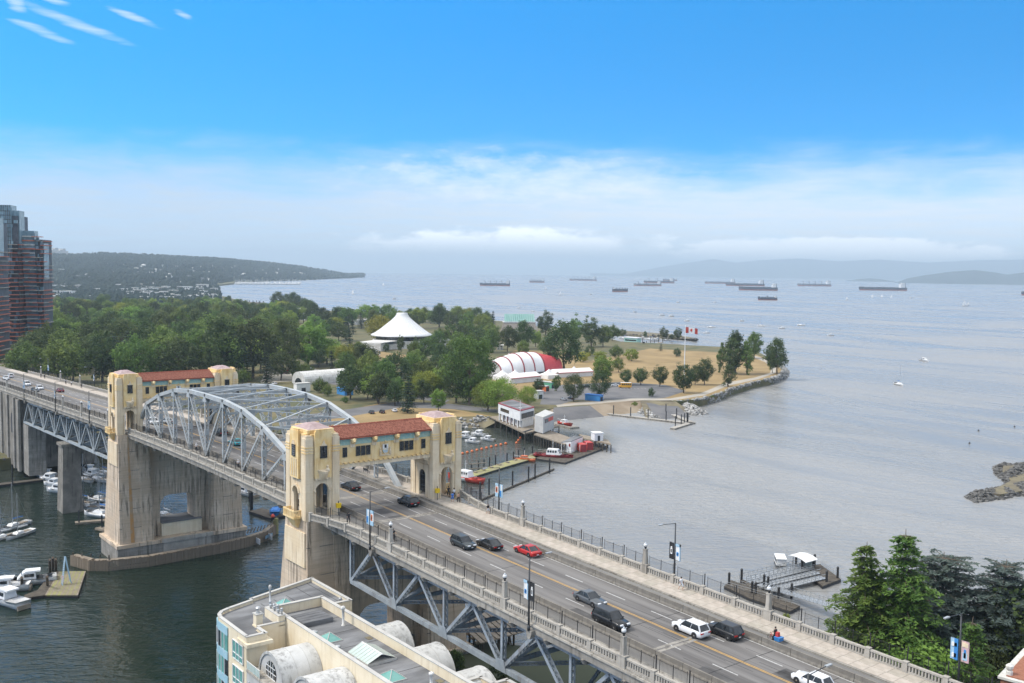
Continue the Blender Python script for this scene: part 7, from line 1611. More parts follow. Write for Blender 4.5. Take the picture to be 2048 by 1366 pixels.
# docks of the marina
dl = thing('marina_dock', 'long narrow dock along the far shore left of the column pier', 'dock', at(60, 960, .5)); float_(dl, [(-60, 972), (0, 966), (120, 952), (120, 955), (0, 970), (-60, 977)]); pile(dl, at(25, 968, .5), 7, .2)
dm = thing('mossy_dock', 'mossy plank dock with a blue slide tower beside the fender', 'dock', at(130, 1165, .6)); PD = [at(x, y, .7) for x, y in ((90, 1190), (156, 1190), (172, 1142), (118, 1143))]
for k in range(19): a, b = PD[0].lerp(PD[1], k/19), PD[0].lerp(PD[1], (k+.9)/19); c2, d2 = PD[3].lerp(PD[2], (k+.9)/19), PD[3].lerp(PD[2], k/19); MB().hexa([a-z(.25), b-z(.25), c2-z(.25), d2-z(.25), a, b, c2, d2]).obj('dock_plank', 'wood_mossy' if k % 3 else 'wood', dm)
float_(dm, [(50, 1196), (90, 1190), (118, 1143), (104, 1143), (75, 1180), (48, 1190)], .65); MB().prism(ccw([(p.x, p.y) for p in PD]), -.4, .35).obj('float', 'black_paint', dm)
sl_ = at(131, 1168, .7); st2 = thing('ladder_tower', 'slim blue and white ladder tower standing on the mossy dock', 'ladder', sl_)
for sx in (-.5, .5): MB().beam(sl_+Vector((sx-.3, .8, 0)), sl_+Vector((sx*.6, 0, 6.2)), .12, .12).beam(sl_+Vector((sx+.3, -1.2, 0)), sl_+Vector((sx*.6, -.1, 6.2)), .12, .12).obj('leg', 'light_blue', st2)
for k in range(14): MB().beam(sl_+Vector((-.45, .7-k*.05, .4+k*.42)), sl_+Vector((.45, .7-k*.05, .4+k*.42)), .07, .07).obj('rung', 'white', st2)
MB().box(sl_.x-.35, sl_.x+.35, sl_.y+.5, sl_.y+.56, sl_.z+.3, sl_.z+1.9).obj('pink_banner', 'tent_red', st2)
for i, (x, y) in enumerate(((100, 1150), (106, 1146), (112, 1149), (44, 1182), (95, 1180))):
    o = MB().tube(at(x, y, -1), at(x, y, .7)+z(3.6 if i < 3 else 3.0), .3, .28, 8).obj('mooring_pile', 'bark', None); tag(o, ('rusty mooring pile left of the fender, leftmost', 'rusty mooring pile left of the fender, middle', 'rusty mooring pile left of the fender, rightmost', 'dark mooring pile beside the white cabin boat', 'dark mooring pile beside the mossy dock')[i], 'pile')
ds = thing('dinghy_dock', 'small dock with blue inflatable boats right of the far pier', 'dock', at(535, 1025, .5)); float_(ds, [(498, 1022), (524, 1016), (572, 1030), (540, 1036)]); pile(ds, at(503, 1016, .5), 6, .5); pile(ds, at(499, 1000, .5), 3, .3)
ib = boat_root('inflatable_boat', 'blue inflatable boats stacked on the small dock', 'boat', 551, 1027, -.5, z=.7); lp(ib, 'tube', hull_mb(7, 3.2, 1.2, .3, .9, z0=0), 'blue', True); lp(ib, 'cover', MB().taper(-3, 2, -1.4, 1.4, 1.1, -2.4, .8, -.7, .7, 1.7), 'canvas_blue'); lp(ib, 'red_gear', MB().lathe([(.4, 0), (.6, .4), (.3, .9)], (-4.5, .4, 0), 8), 'red')
for i, (x0, y0, x1, y1, lab) in enumerate(((150, 1046, 222, 1040, 'finger dock in front of the blue-covered sailboat'), (165, 950, 235, 944, 'dock behind the column pier'), (196, 1056, 222, 1062, 'stub dock touching the far pier'))):
    t = thing('finger_dock', lab, 'dock', at((x0+x1)/2, (y0+y1)/2, .4)); MB().beam(at(x0, y0, .35), at(x1, y1, .35), 2.0, .5).obj('float', 'wood', t); pile(t, at(x0+8, y0, .4), 4, .2); pile(t, at(x1-6, y1, .4), 4, .2)
# cargo ships at anchor
def ship(px, py, wpx, face, label, gear=4, deep=1.0, hm='ship_hull', tank=False, small=False):
    """bulk carrier lying across the view; face=+1 bow to the right"""
    p = at(px, py, 0); L = wpx/pxm(p); v = RT.copy(); v.z = 0; rz = math.atan2(v.y*face, v.x*face); t = thing('cargo_ship', label, 'ship', p, rz, 'cargo ships at anchor'); H = L*.05*deep+2; B = L*.15
    def hl(z0, z1, g=0): 
        o = [(-L/2, -B/2), (L*.40, -B/2), (L*.47, -B*.3), (L*.5+g, 0), (L*.47, B*.3), (L*.40, B/2), (-L/2, B/2)]; return MB().prism(o, z0, z1)
    lp(t, 'boot_top', hl(-4, H*.26), 'ship_red'); lp(t, 'hull', hl(H*.26, H, L*.012), hm); lp(t, 'forecastle', MB().prism([(L*.41, -B*.46), (L*.47, -B*.28), (L*.505, 0), (L*.47, B*.28), (L*.41, B*.46)], H, H+2.6), hm)
    h2 = lp(t, 'deckhouse', MB().box(-L*.46, -L*.37, -B*.42, B*.42, H, H+L*.08).box(-L*.45, -L*.385, -B*.5, B*.5, H+L*.08, H+L*.1), 'container_white'); o = MB().box(-L*.368, -L*.366, -B*.4, B*.4, H+L*.083, H+L*.094).obj('bridge_window', 'dark_glass', h2); o.matrix_parent_inverse = Matrix()
    lp(t, 'funnel', MB().taper(-L*.49, -L*.465, -B*.12, B*.12, H, -L*.487, -L*.468, -B*.1, B*.1, H+L*.10), 'ship_grey'); lp(t, 'radar_mast', MB().tube((-L*.42, 0, H+L*.1), (-L*.42, 0, H+L*.14), .7, .3, 5), 'ship_grey')
    if tank: lp(t, 'deck_pipes', MB().box(-L*.34, L*.38, -1, 1, H, H+1.6).box(-L*.02, L*.02, -B*.4, B*.4, H, H+2.4), 'ship_grey')
    for k in range(5 if not tank else 0):
        x = -L*.3+k*L*.145; lp(t, 'hatch', MB().box(x-L*.05, x+L*.05, -B*.32, B*.32, H, H+1.8), 'ship_grey')
    for k in range(gear):
        x = -L*.23+k*L*.56/max(1, gear-1) if gear > 1 else 0; lp(t, 'crane', MB().box(x-1.2, x+1.2, -1.2, 1.2, H, H+L*.095).beam((x, 0, H+L*.09), (x+L*.09, 0, H+L*.06), 1.1, 1.1), 'ship_grey')
ship(990, 571, 60, -1, 'dark cargo ship with four cranes, leftmost on the bay', 4, 1.1); ship(1074, 564, 30, -1, 'small grey cargo ship with cranes right of the leftmost one', 4, 1.2, 'ship_grey'); ship(1166, 560, 54, -1, 'long low grey ship with cranes near the horizon', 5, .5, 'ship_grey')
ship(1240, 583, 31, 1, 'dark ship with a red boot seen nearly end on', 4, 2.3); ship(1295, 571, 55, -1, 'cargo ship loaded with grey gear behind the end-on ship', 3, .9, 'ship_grey'); ship(1318, 565, 60, -1, 'bulk carrier behind the loaded cargo ship', 3, .8); ship(1340, 561, 28, -1, 'ship stern showing at the far right of the overlapping group', 0, 1.0)
ship(1440, 566, 60, -1, 'long low tanker left of the three overlapping hulls', 0, .6, 'ship_grey', True); ship(1490, 571, 76, -1, 'middle one of the three overlapping hulls', 0, .8, 'ship_hull', True); ship(1516, 580, 76, -1, 'nearest of the three overlapping hulls with a red boot', 0, 1.2, 'ship_hull', True); ship(1535, 600, 38, -1, 'small dark coaster lying nearest of all the ships', 1, 1.8)
ship(1628, 571, 66, -1, 'grey bulk carrier with four cranes to the right', 4, .7, 'ship_grey'); ship(1765, 580, 93, -1, 'large dark bulk carrier, longest of the ships at the right', 0, .9, 'ship_hull', True); ship(2078, 590, 70, -1, 'bow of a dark ship cut by the right edge', 0, 1.3); ship(1993, 567, 30, -1, 'white ferry under the coast hills', 0, .8, 'container_white')
for i, (x, y) in enumerate(((1680, 660), (1957, 862), (1939, 887), (2029, 854))):
    p = at(x, y, 0); o = MB().lathe([(.15, -.3), (.4, 0), (.4, .35), (.12, .55), (.1, 3.2 if i == 0 else .7), (.03, 3.4 if i == 0 else .8)], p, 9).obj('channel_buoy', 'black_paint', None, True); tag(o, ('dark channel buoy in the open water right of the point', 'dark mooring buoy above the rocky spit, left', 'dark mooring buoy above the rocky spit, lowest', 'dark mooring buoy near the right edge')[i], 'buoy')
# pier, yacht club masts, far jetty at the town beach
t = thing('beach_pier', 'long thin pier at the town beach on the left', 'pier', at(490, 606, 3)); MB().beam(at(432, 602, 5), at(528, 606, 5), 8, 1.5).obj('deck', 'wood', t)
for k in range(14): q = at(436+k*7, 602.5+k*.3, 0); MB().tube((q.x, q.y, -1), (q.x, q.y, 4.5), .8, n=5).obj('pile', 'wood_dark', t)
yc = thing('yacht_club', 'far yacht harbour as a pale line of hulls and masts below the headland', 'marina', at(540, 567, 0)); MB().beam(at(472, 568, 1.5), at(600, 568.5, 1.5), 10, 2).obj('breakwater', 'rock_dark', yc); mm = MB(); rd = random.Random(4)
for k in range(150): q = at(rd.uniform(470, 602), rd.uniform(564.8, 568.2), 0); mm.box(q.x-5, q.x+5, q.y-2, q.y+2, 0, 3).beam(q+z(2), q+z(rd.uniform(12, 19)), .35, .35)
tag(mm.obj('moored_yacht', 'white', yc), kind='stuff')
# ------------------------------------------------------------------ vehicles
mat('glass_car', (.02, .025, .03), (.04, .045, .05), .06, 1, spec=.6)
PAINT = {'black': (.012, .013, .015), 'charcoal': (.035, .045, .05), 'grey': (.09, .10, .11), 'white': (.72, .73, .74), 'red': (.42, .018, .018), 'silver': (.42, .44, .46), 'teal': (.02, .28, .33), 'maroon': (.16, .02, .025)}
for k_, c_ in PAINT.items(): mat('paint_'+k_, c_, None, .38, spec=.35, coat=.35, metal=.15 if k_ in ('silver', 'grey', 'charcoal') else 0)
mat('tail_lamp', (.45, .015, .012), None, .25); mat('head_lamp', (.70, .72, .74), None, .1, spec=.8)
WH = {}
def wheel(t, x, y, r):
    if r not in WH:
        WH[r] = (MB().lathe([(r*.62, -.11), (r*.97, -.11), (r, -.07), (r, .07), (r*.97, .11), (r*.62, .11)], n=18).mesh('tyre', 'rubber'), MB().lathe([(r*.1, -.115), (r*.60, -.10), (r*.63, 0), (r*.60, .10), (r*.1, .115)], n=12).mesh('rim', 'alloy'))
    o = link('wheel', WH[r][0], t); o.matrix_parent_inverse = Matrix(); o.location = (x, y, r); o.rotation_euler = (math.pi/2, 0, 0); q = link('rim', WH[r][1], o); q.matrix_parent_inverse = Matrix()
def car_proto(kind, col, label):
    """car along +x (front at +x); body and glasshouse are lofted sections"""
    L, Wd, H, r, gc = {'sedan': (4.75, 1.84, 1.44, .33, .17), 'suv': (4.65, 1.87, 1.67, .36, .21), 'big': (5.0, 2.0, 1.85, .40, .24), 'hatch': (4.3, 1.8, 1.48, .32, .17)}[kind]
    t = thing('car', label, 'car', (0, 0, 0)); m_ = 'paint_'+col; hw = Wd/2
    belt = H*.60 if kind == 'sedan' else H*.585; hood = H*.55 if kind == 'sedan' else H*.56
    st = [(-.5, .80, .42, belt*.86), (-.485, .93, .28, belt*.97), (-.42, 1.0, gc+.02, belt*1.0), (-.2, 1.0, gc, belt), (.1, 1.0, gc, belt*.985), (.24, .99, gc, hood*1.04), (.40, .965, gc+.02, hood*.94), (.475, .90, .25, hood*.82), (.5, .78, .34, hood*.66)]
    vs = []; n = 10
    for (u, wf, zb, zt) in st:
        w_ = hw*wf; x = u*L
        pr = [(.86, zb), (.985, zb+.06), (1.0, zb+(zt-zb)*.45), (.985, zb+(zt-zb)*.8), (.90, zt)]
        vs += [(x, w_*a, b) for a, b in pr]+[(x, -w_*a, b) for a, b in pr[::-1]]
    fs = [(i*n+j, (i+1)*n+j, (i+1)*n+(j+1) % n, i*n+(j+1) % n) for i in range(len(st)-1) for j in range(n)]+[tuple(range(n)), tuple(range(len(st)*n-1, (len(st)-1)*n-1, -1))]
    body = lp(t, 'body', MB().add(vs, fs), m_, True)
    cab = {'sedan': ((-.37, .19), (-.20, .02)), 'hatch': ((-.46, .20), (-.36, .03)), 'suv': ((-.47, .21), (-.38, .06)), 'big': ((-.48, .22), (-.42, .09))}[kind]; (b0, b1), (t0, t1) = cab
    zb, zt = belt*.975, H-.045; tw = hw*.72
    G_ = [(b0*L, hw*.89, zb), (b1*L, hw*.87, zb), (b1*L, -hw*.87, zb), (b0*L, -hw*.89, zb), (t0*L, tw, zt), (t1*L, tw*.98, zt), (t1*L, -tw*.98, zt), (t0*L, -tw, zt)]
    lp(t, 'windows', MB().hexa(G_), 'glass_car')
    rf = [(t0*L-.06, tw+.02, zt-.03), (t1*L+.05, tw, zt-.03), (t1*L+.05, -tw, zt-.03), (t0*L-.06, -tw-.02, zt-.03), (t0*L+.1, tw-.08, H), (t1*L-.12, tw-.1, H), (t1*L-.12, -tw+.1, H), (t0*L+.1, -tw+.08, H)]
    lp(t, 'roof', MB().hexa(rf), m_)
    for sy in (1, -1):
        mx = (b0+b1)/2*L
        lp(t, 'windscreen_pillar', MB().beam((b1*L+.01, sy*hw*.88, zb), (t1*L+.02, sy*tw, zt), .07, .06), m_); lp(t, 'door_pillar', MB().beam((mx, sy*hw*.893, zb), ((t0+t1)/2*L-.05, sy*(tw+.01), zt), .09, .05), m_); lp(t, 'rear_pillar', MB().beam((b0*L+.02, sy*hw*.89, zb), (t0*L, sy*tw, zt), .16, .07), m_)
        lp(t, 'headlight', MB().box(L*.455, L*.497, sy*hw*.5-.2, sy*hw*.5+.28 if sy > 0 else sy*hw*.5+.2, hood*.70, hood*.86) if sy > 0 else MB().box(L*.455, L*.497, -hw*.5-.28, -hw*.5+.2, hood*.70, hood*.86), 'head_lamp')
        lp(t, 'taillight', MB().box(-L*.502, -L*.47, sy*hw*.66-.24, sy*hw*.66+.24, belt*.72, belt*.88), 'tail_lamp')
        lp(t, 'mirror', MB().box(b1*L-.22, b1*L-.06, sy*hw*1.0-.09, sy*hw*1.0+.09, zb, zb+.14), m_)
        for x in (.305*L, -.29*L):
            lp(t, 'wheel_arch', MB().lathe([(r*1.16, -.02), (r*1.16, .02)], n=16), 'rubber').matrix_basis = Matrix.Translation((x, sy*(hw-.005), r)) @ Matrix.Rotation(math.pi/2, 4, 'X'); wheel(t, x, sy*(hw-.09), r)
    lp(t, 'licence_plate', MB().box(-L*.505, -L*.495, -.17, .17, belt*.5, belt*.5+.12).box(L*.498, L*.506, -.17, .17, .42, .54), 'white'); lp(t, 'grille', MB().box(L*.482, L*.503, -.42, .42, hood*.5, hood*.68), 'rubber')
    return t
def place_on_deck(t, px, py, h=.0, v=None, away=True):
    z_ = 31.0
    for _ in range(25): p = at(px, py, z_); z_ = dz_(p.x)+h
    X = p.x; y = YC+v if v is not None else p.y
    t.location = (X, y, dz_(X)+.01); t.rotation_euler = (0, (-1 if away else 1)*math.atan(slope(X)), 0 if away else math.pi); return t
for kind, col, px, py, v, away, lab in (('sedan', 'black', 707, 977, -1.1, True, 'black sedan driving away under the near gateway'), ('suv', 'black', 814, 1010, -3.8, True, 'black crossover driving away just before the near gateway'), ('suv', 'charcoal', 919, 1095, 2.0, False, 'dark grey sport utility coming towards the camera'), ('sedan', 'black', 972, 1096, -1.1, True, 'black sedan beside the dark grey sport utility'), ('sedan', 'red', 1049, 1109, -3.9, True, 'bright red sedan in the outer lane'), ('sedan', 'grey', 1178, 1206, 2.0, False, 'grey sedan coming towards the camera beside the centre line'), ('big', 'black', 1216, 1252, 5.0, False, 'large black sport utility in the lane next to the left barrier'),
    ('suv', 'white', 1370, 1270, -1.1, True, 'white crossover with black rear window'), ('suv', 'black', 1441, 1273, -3.9, True, 'black crossover right beside the white one'), ('hatch', 'white', 1588, 1386, -1.0, True, 'white car cut by the bottom edge of the picture'),
    ('sedan', 'teal', 497, 887, -1.4, True, 'teal taxi seen through the arched truss'), ('big', 'black', 427, 872, -3.8, True, 'dark sport utility seen through the arched truss'), ('sedan', 'silver', 353, 845, -1.2, True, 'silver car seen through the far end of the truss'), ('suv', 'white', 322, 847, 2.0, False, 'white car seen through the first bays of the truss'),
    ('sedan', 'maroon', 136, 783, -1.4, True, 'dark red car left of the far gateway'), ('suv', 'white', 85, 779, 2.0, False, 'white crossover on the far approach beside a dark car'), ('sedan', 'charcoal', 72, 783, 5.0, False, 'dark car on the far approach nearest the left balustrade'), ('big', 'white', 49, 772, 2.0, False, 'tall white sport utility on the far approach'), ('sedan', 'white', 30, 758, 2.0, False, 'cream white sedan far along the bridge'), ('suv', 'white', 41, 754, -1.4, True, 'white crossover far along the bridge'), ('sedan', 'maroon', 11, 749, 2.0, False, 'dark red car at the left edge of the bridge')):
    place_on_deck(car_proto(kind, col, lab), px, py, 0, v, away); 
pc = {}
for i, (kind, col, px, py, rz, lab) in enumerate((('suv', 'charcoal', 743, 827, -.25, 'dark car parked on the shore road, left'), ('suv', 'black', 764, 826, -.25, 'dark car parked on the shore road, middle'), ('sedan', 'white', 789, 823, -.25, 'white car parked on the shore road'), ('sedan', 'red', 578, 743, .3, 'red car in the gravel lot, left'), ('sedan', 'maroon', 588, 747, .3, 'dark red car in the gravel lot'), ('suv', 'charcoal', 592, 741, .3, 'dark car in the gravel lot'), ('suv', 'silver', 596, 749, .3, 'silver car in the gravel lot'), ('hatch', 'red', 570, 747, .4, 'red car in the gravel lot, nearest the grove'), ('suv', 'white', 678, 749, -.1, 'white van-like car on the park road'), ('sedan', 'charcoal', 688, 751, -.1, 'dark car on the park road'), ('hatch', 'white', 698, 752, -.1, 'small white car on the park road'), ('sedan', 'silver', 1127, 800, -.2, 'pale grey car at the edge of the car park'), ('sedan', 'black', 1142, 798, -.2, 'black car at the edge of the car park'), ('hatch', 'white', 548, 769, .2, 'white car behind the top of the truss'), ('suv', 'grey', 706, 757, .6, 'grey car under the trees by the park road'))):
    t = car_proto(kind, col, lab); p = at(px, py, GZ+.05); t.location = p; t.rotation_euler = (0, 0, rz)
for i, (px, py, rz) in enumerate(((604, 744, .3), (612, 741, .3), (620, 739, .3), (583, 738, .3), (640, 748, -.3), (650, 752, -.3), (660, 755, -.3), (715, 760, -.2), (725, 763, -.2), (808, 822, -.2), (1160, 776, .9), (1172, 775, .9), (1230, 772, .9))):
    src = bpy.data.objects[('car.%03d' % (21+i % 10))]; dup(src, at(px, py, GZ+.05), rz, None, 'parked car between the trees behind the bridge', 'parked cars in the park')
bus = thing('bus', 'yellow shuttle bus standing in the car park', 'bus', at(1250, 776, GZ+.05), .95)
for nm, a, m_ in (('body', (-3.6, 2.6, -1.2, 1.2, .5, 3.1), 'school_yellow'), ('bonnet', (2.6, 3.7, -1.0, 1.0, .5, 1.6), 'school_yellow'), ('windscreen', (2.58, 2.64, -1.0, 1.0, 1.7, 2.8), 'glass_car'), ('roof', (-3.55, 2.5, -1.1, 1.1, 3.1, 3.25), 'white')): lp(bus, nm, MB().box(*a), m_)
for k in range(5):
    for sy in (1, -1): lp(bus, 'window', MB().box(-3.2+k*1.1, -2.4+k*1.1, sy*1.2-.03, sy*1.2+.03, 1.8, 2.7), 'glass_car')
for x in (-2.2, 2.6):
    for sy in (1, -1): wheel(bus, x, sy*1.05, .45)

# ------------------------------------------------------------------ people and cyclists
def skin_body(name, joints, edges, parent, m='skin'):
    me = bpy.data.meshes.new(name); me.from_pydata([j[0] for j in joints], edges, []); o = bpy.data.objects.new(name, me); C.objects.link(o); o.parent = parent
    sk = o.modifiers.new('skin', 'SKIN'); ly = me.skin_vertices[0].data if me.skin_vertices else None
    if ly is None:
        me.attributes.new  # skin layer is made with the modifier
    if not me.skin_vertices:
        bm = bmesh.new(); bm.from_mesh(me); bm.verts.layers.skin.verify(); bm.to_mesh(me); bm.free()
    for i, j in enumerate(joints):
        s_ = me.skin_vertices[0].data[i]; s_.radius = (j[1], j[2] if len(j) > 2 else j[1]); s_.use_root = (i == 0)
    su = o.modifiers.new('sub', 'SUBSURF'); su.levels = 1; su.render_levels = 1; me.materials.append(M[m]); return o
def person(label, loc, rz, top, bottom, step=.22, hair='hair', bare=False, sit=False, arms=.15):
    t = thing('person', label, 'person', loc, rz); a = step
    J = [((0, 0, .95), .12, .15), ((0, 0, 1.15), .11, .14), ((0, 0, 1.40), .12, .17), ((0, 0, 1.50), .05), ((.01, 0, 1.58), .085, .075), ((.02, 0, 1.70), .085, .08),
         ((0, .10, .90), .09), ((a, .10, .50), .058), ((a*.4 if not sit else a, .10, .08), .045), ((a*.4+.14 if not sit else a+.14, .10, .03), .035),
         ((0, -.10, .90), .09), ((-a*.5 if not sit else a, -.10, .50), .058), ((-a*1.2 if not sit else a, -.10, .10), .045), ((-a*1.2+.13 if not sit else a+.13, -.10, .04), .035),
         ((0, .20, 1.40), .06), ((-.04, .26, 1.12), .043), ((arms, .25, .90 if arms < .3 else 1.08), .034), ((arms+.06, .25, .82 if arms < .3 else 1.08), .03),
         ((0, -.20, 1.40), .06), ((.02, -.26, 1.12), .043), ((arms*.4 if arms < .3 else arms, -.25, .90 if arms < .3 else 1.08), .034), ((arms*.4+.05 if arms < .3 else arms+.06, -.25, .82 if arms < .3 else 1.08), .03)]
    E_ = [(0, 1), (1, 2), (2, 3), (3, 4), (4, 5), (0, 6), (6, 7), (7, 8), (8, 9), (0, 10), (10, 11), (11, 12), (12, 13), (2, 14), (14, 15), (15, 16), (16, 17), (2, 18), (18, 19), (19, 20), (20, 21)]
    skin_body('body', J, E_, t)
    lp(t, 'hair', MB().lathe([(.06, 0), (.105, .05), (.108, .13), (.075, .2), (.02, .22)], (-.01, 0, 1.58), 10), hair, True)
    if not bare: lp(t, 'shirt', MB().lathe([(.165, .92), (.155, 1.1), (.185, 1.35), (.16, 1.45), (.07, 1.5)], n=12, sx=.85, sy=1.15).tube((0, .19, 1.43), (-.03, .27, 1.18), .085, .065, 8).tube((0, -.19, 1.43), (.01, -.27, 1.18), .085, .065, 8), top, True)
    sh_ = MB().lathe([(.15, .82), (.175, .9), (.165, 1.0)], n=12, sx=.9, sy=1.15)
    for s, k, an in ((1, a, a*.4 if not sit else a), (-1, -a*.5 if not sit else a, -a*1.2 if not sit else a)):
        sh_.tube((0, s*.1, .92), (k, s*.1, .50), .115, .085, 8)
        if bottom in ('cloth_black', 'canvas_blue'): sh_.tube((k, s*.1, .52), (an, s*.1, .12), .085, .07, 8)
    lp(t, 'trousers', sh_, bottom, True); return t
def walker(px, py, v, lab, top, bottom, toward=True, h=.17, **kw):
    z_ = 31.5
    for _ in range(25): p = at(px, py, z_); z_ = dz_(p.x)+h
    return person(lab, (p.x, YC+v if v is not None else p.y, dz_(p.x)+h), math.pi if toward else 0, top, bottom, **kw)
walker(897, 992, None, 'person in black shirt leading the group at the near gateway arch', 'cloth_black', 'cloth_black'); walker(908, 996, None, 'person in white shirt in the group at the near gateway', 'cloth_white', 'cloth_black'); walker(905, 1004, None, 'person in bright blue clothes in the group at the near gateway', 'cloth_blue', 'cloth_blue', False); walker(917, 1005, None, 'bare-chested person in black shorts beside the group', 'skin', 'cloth_black', False, bare=True)
walker(976, 1028, None, 'person in dark top walking alone along the right balustrade', 'cloth_black', 'cloth_white', True); walker(1362, 1180, -11.0, 'person in white top striding along the right walk', 'cloth_white', 'cloth_white', True, step=.32); walker(697, 1046, None, 'person in black walking on the left walk near the gateway', 'cloth_black', 'cloth_black', True)
for i, (x, y, top) in enumerate(((92, 755, 'cloth_black'), (97, 757, 'cloth_black'), (139, 768, 'cloth_black'), (149, 771, 'cloth_white'), (173, 776, 'cloth_black'))): walker(x, y, -10.4, '%s walker from the left on the right walk of the far approach, in %s' % (OW[i], 'white' if top == 'cloth_white' else 'black'), top, 'cloth_black')
def cyclist(px, py, v, lab, top, away=True, box=False, h=.03, helmet='white'):
    z_ = 31.5
    for _ in range(25): p = at(px, py, z_); z_ = dz_(p.x)+h
    loc = Vector((p.x, YC+v if v is not None else p.y, dz_(p.x)+h)); rz = 0 if away else math.pi; t = thing('bicycle', lab+' bicycle', 'bicycle', loc, rz)
    for x in (-.52, .52):
        n = 18; rim = MB()
        for k in range(n): a, b = 2*math.pi*k/n, 2*math.pi*(k+1)/n; rim.beam((x+.33*math.cos(a), 0, .34+.33*math.sin(a)), (x+.33*math.cos(b), 0, .34+.33*math.sin(b)), .04, .04, (0, 1, 0))
        for k in range(6): a = math.pi*k/6; rim.beam((x+.32*math.cos(a), 0, .34+.32*math.sin(a)), (x-.32*math.cos(a), 0, .34-.32*math.sin(a)), .008, .008, (0, 1, 0))
        lp(t, 'wheel', rim, 'rubber')
    lp(t, 'frame', MB().tube((-.52, 0, .34), (-.1, 0, .32), .025, n=6).tube((-.1, 0, .32), (.38, 0, .8), .025, n=6).tube((-.2, 0, .85), (-.1, 0, .32), .025, n=6).tube((-.17, 0, .75), (.36, 0, .82), .025, n=6).tube((-.52, 0, .34), (-.18, 0, .78), .02, n=6).tube((.52, 0, .34), (.36, 0, .95), .025, n=6), 'red' if box else 'steel_dark'); lp(t, 'handlebar', MB().tube((.34, -.28, 1.0), (.34, .28, 1.0), .02, n=6), 'rubber'); lp(t, 'saddle', MB().taper(-.34, -.06, -.09, .09, .86, -.32, -.08, -.06, .06, .93), 'rubber')
    if box: lp(t, 'pannier', MB().taper(-1.05, -.35, -.38, .38, .3, -1.1, -.3, -.42, .42, .75), 'blue'); lp(t, 'child_seat', MB().taper(-.75, -.35, -.2, .2, .75, -.7, -.38, -.18, .18, 1.25), 'cloth_red')
    off = Vector((-.2 if away else .2, 0, .02)); q = person(lab, loc+off, rz, top, 'cloth_black', step=.24, hair=helmet, sit=True, arms=.52); return t
cyclist(1558, 1279, -7.3, 'rider in black on a bike with a blue box beside the right kerb', 'cloth_black', True, True, helmet='hair'); cyclist(449, 897, 8.7, 'cyclist in white helmet on the left of the span, farther one', 'cloth_white', False); cyclist(529, 931, 8.7, 'cyclist in white helmet on the left of the span, nearer one', 'cloth_white', False); cyclist(383, 866, 8.7, 'cyclist in dark clothes halfway along the span', 'cloth_black', False); cyclist(776, 1083, 9.0, 'cyclist hidden behind the first lantern pillar', 'cloth_black', False, helmet='hair')
# benches by the truss feet, yellow call boxes at the gateways
for i, X in enumerate((14.2, 24.5, 33.6)):
    t = thing('bench', ('dark bench nearest the right gateway tower', 'second dark bench from the right gateway tower', 'third dark bench from the right gateway tower')[i], 'bench', W(X, -9.9, .17)); lp(t, 'seat', MB().box(-.9, .9, -.22, .22, .42, .47), 'steel_dark'); lp(t, 'backrest', MB().taper(-.9, .9, .2, .24, .5, -.9, .9, .3, .34, .95), 'steel_dark')
    for x in (-.8, .8): lp(t, 'leg', MB().beam((x, -.2, 0), (x, -.2, .42), .05, .05).beam((x, .22, 0), (x, .24, .5), .05, .05), 'steel_dark')
for i, (v, X) in enumerate(((9.6, -.9), (-9.55, -.9))):
    t = thing('call_box', ('yellow call box on a post at the left gateway tower', 'yellow call box on a post at the right gateway tower')[i], 'call box', W(X, v, .17)); lp(t, 'post', MB().tube((0, 0, 0), (0, 0, 2.4), .07, n=6), 'steel_dark'); lp(t, 'box', MB().taper(-.22, .22, -.35, .35, 1.25, -.3, .3, -.38, .38, 2.0), 'sign_yellow')
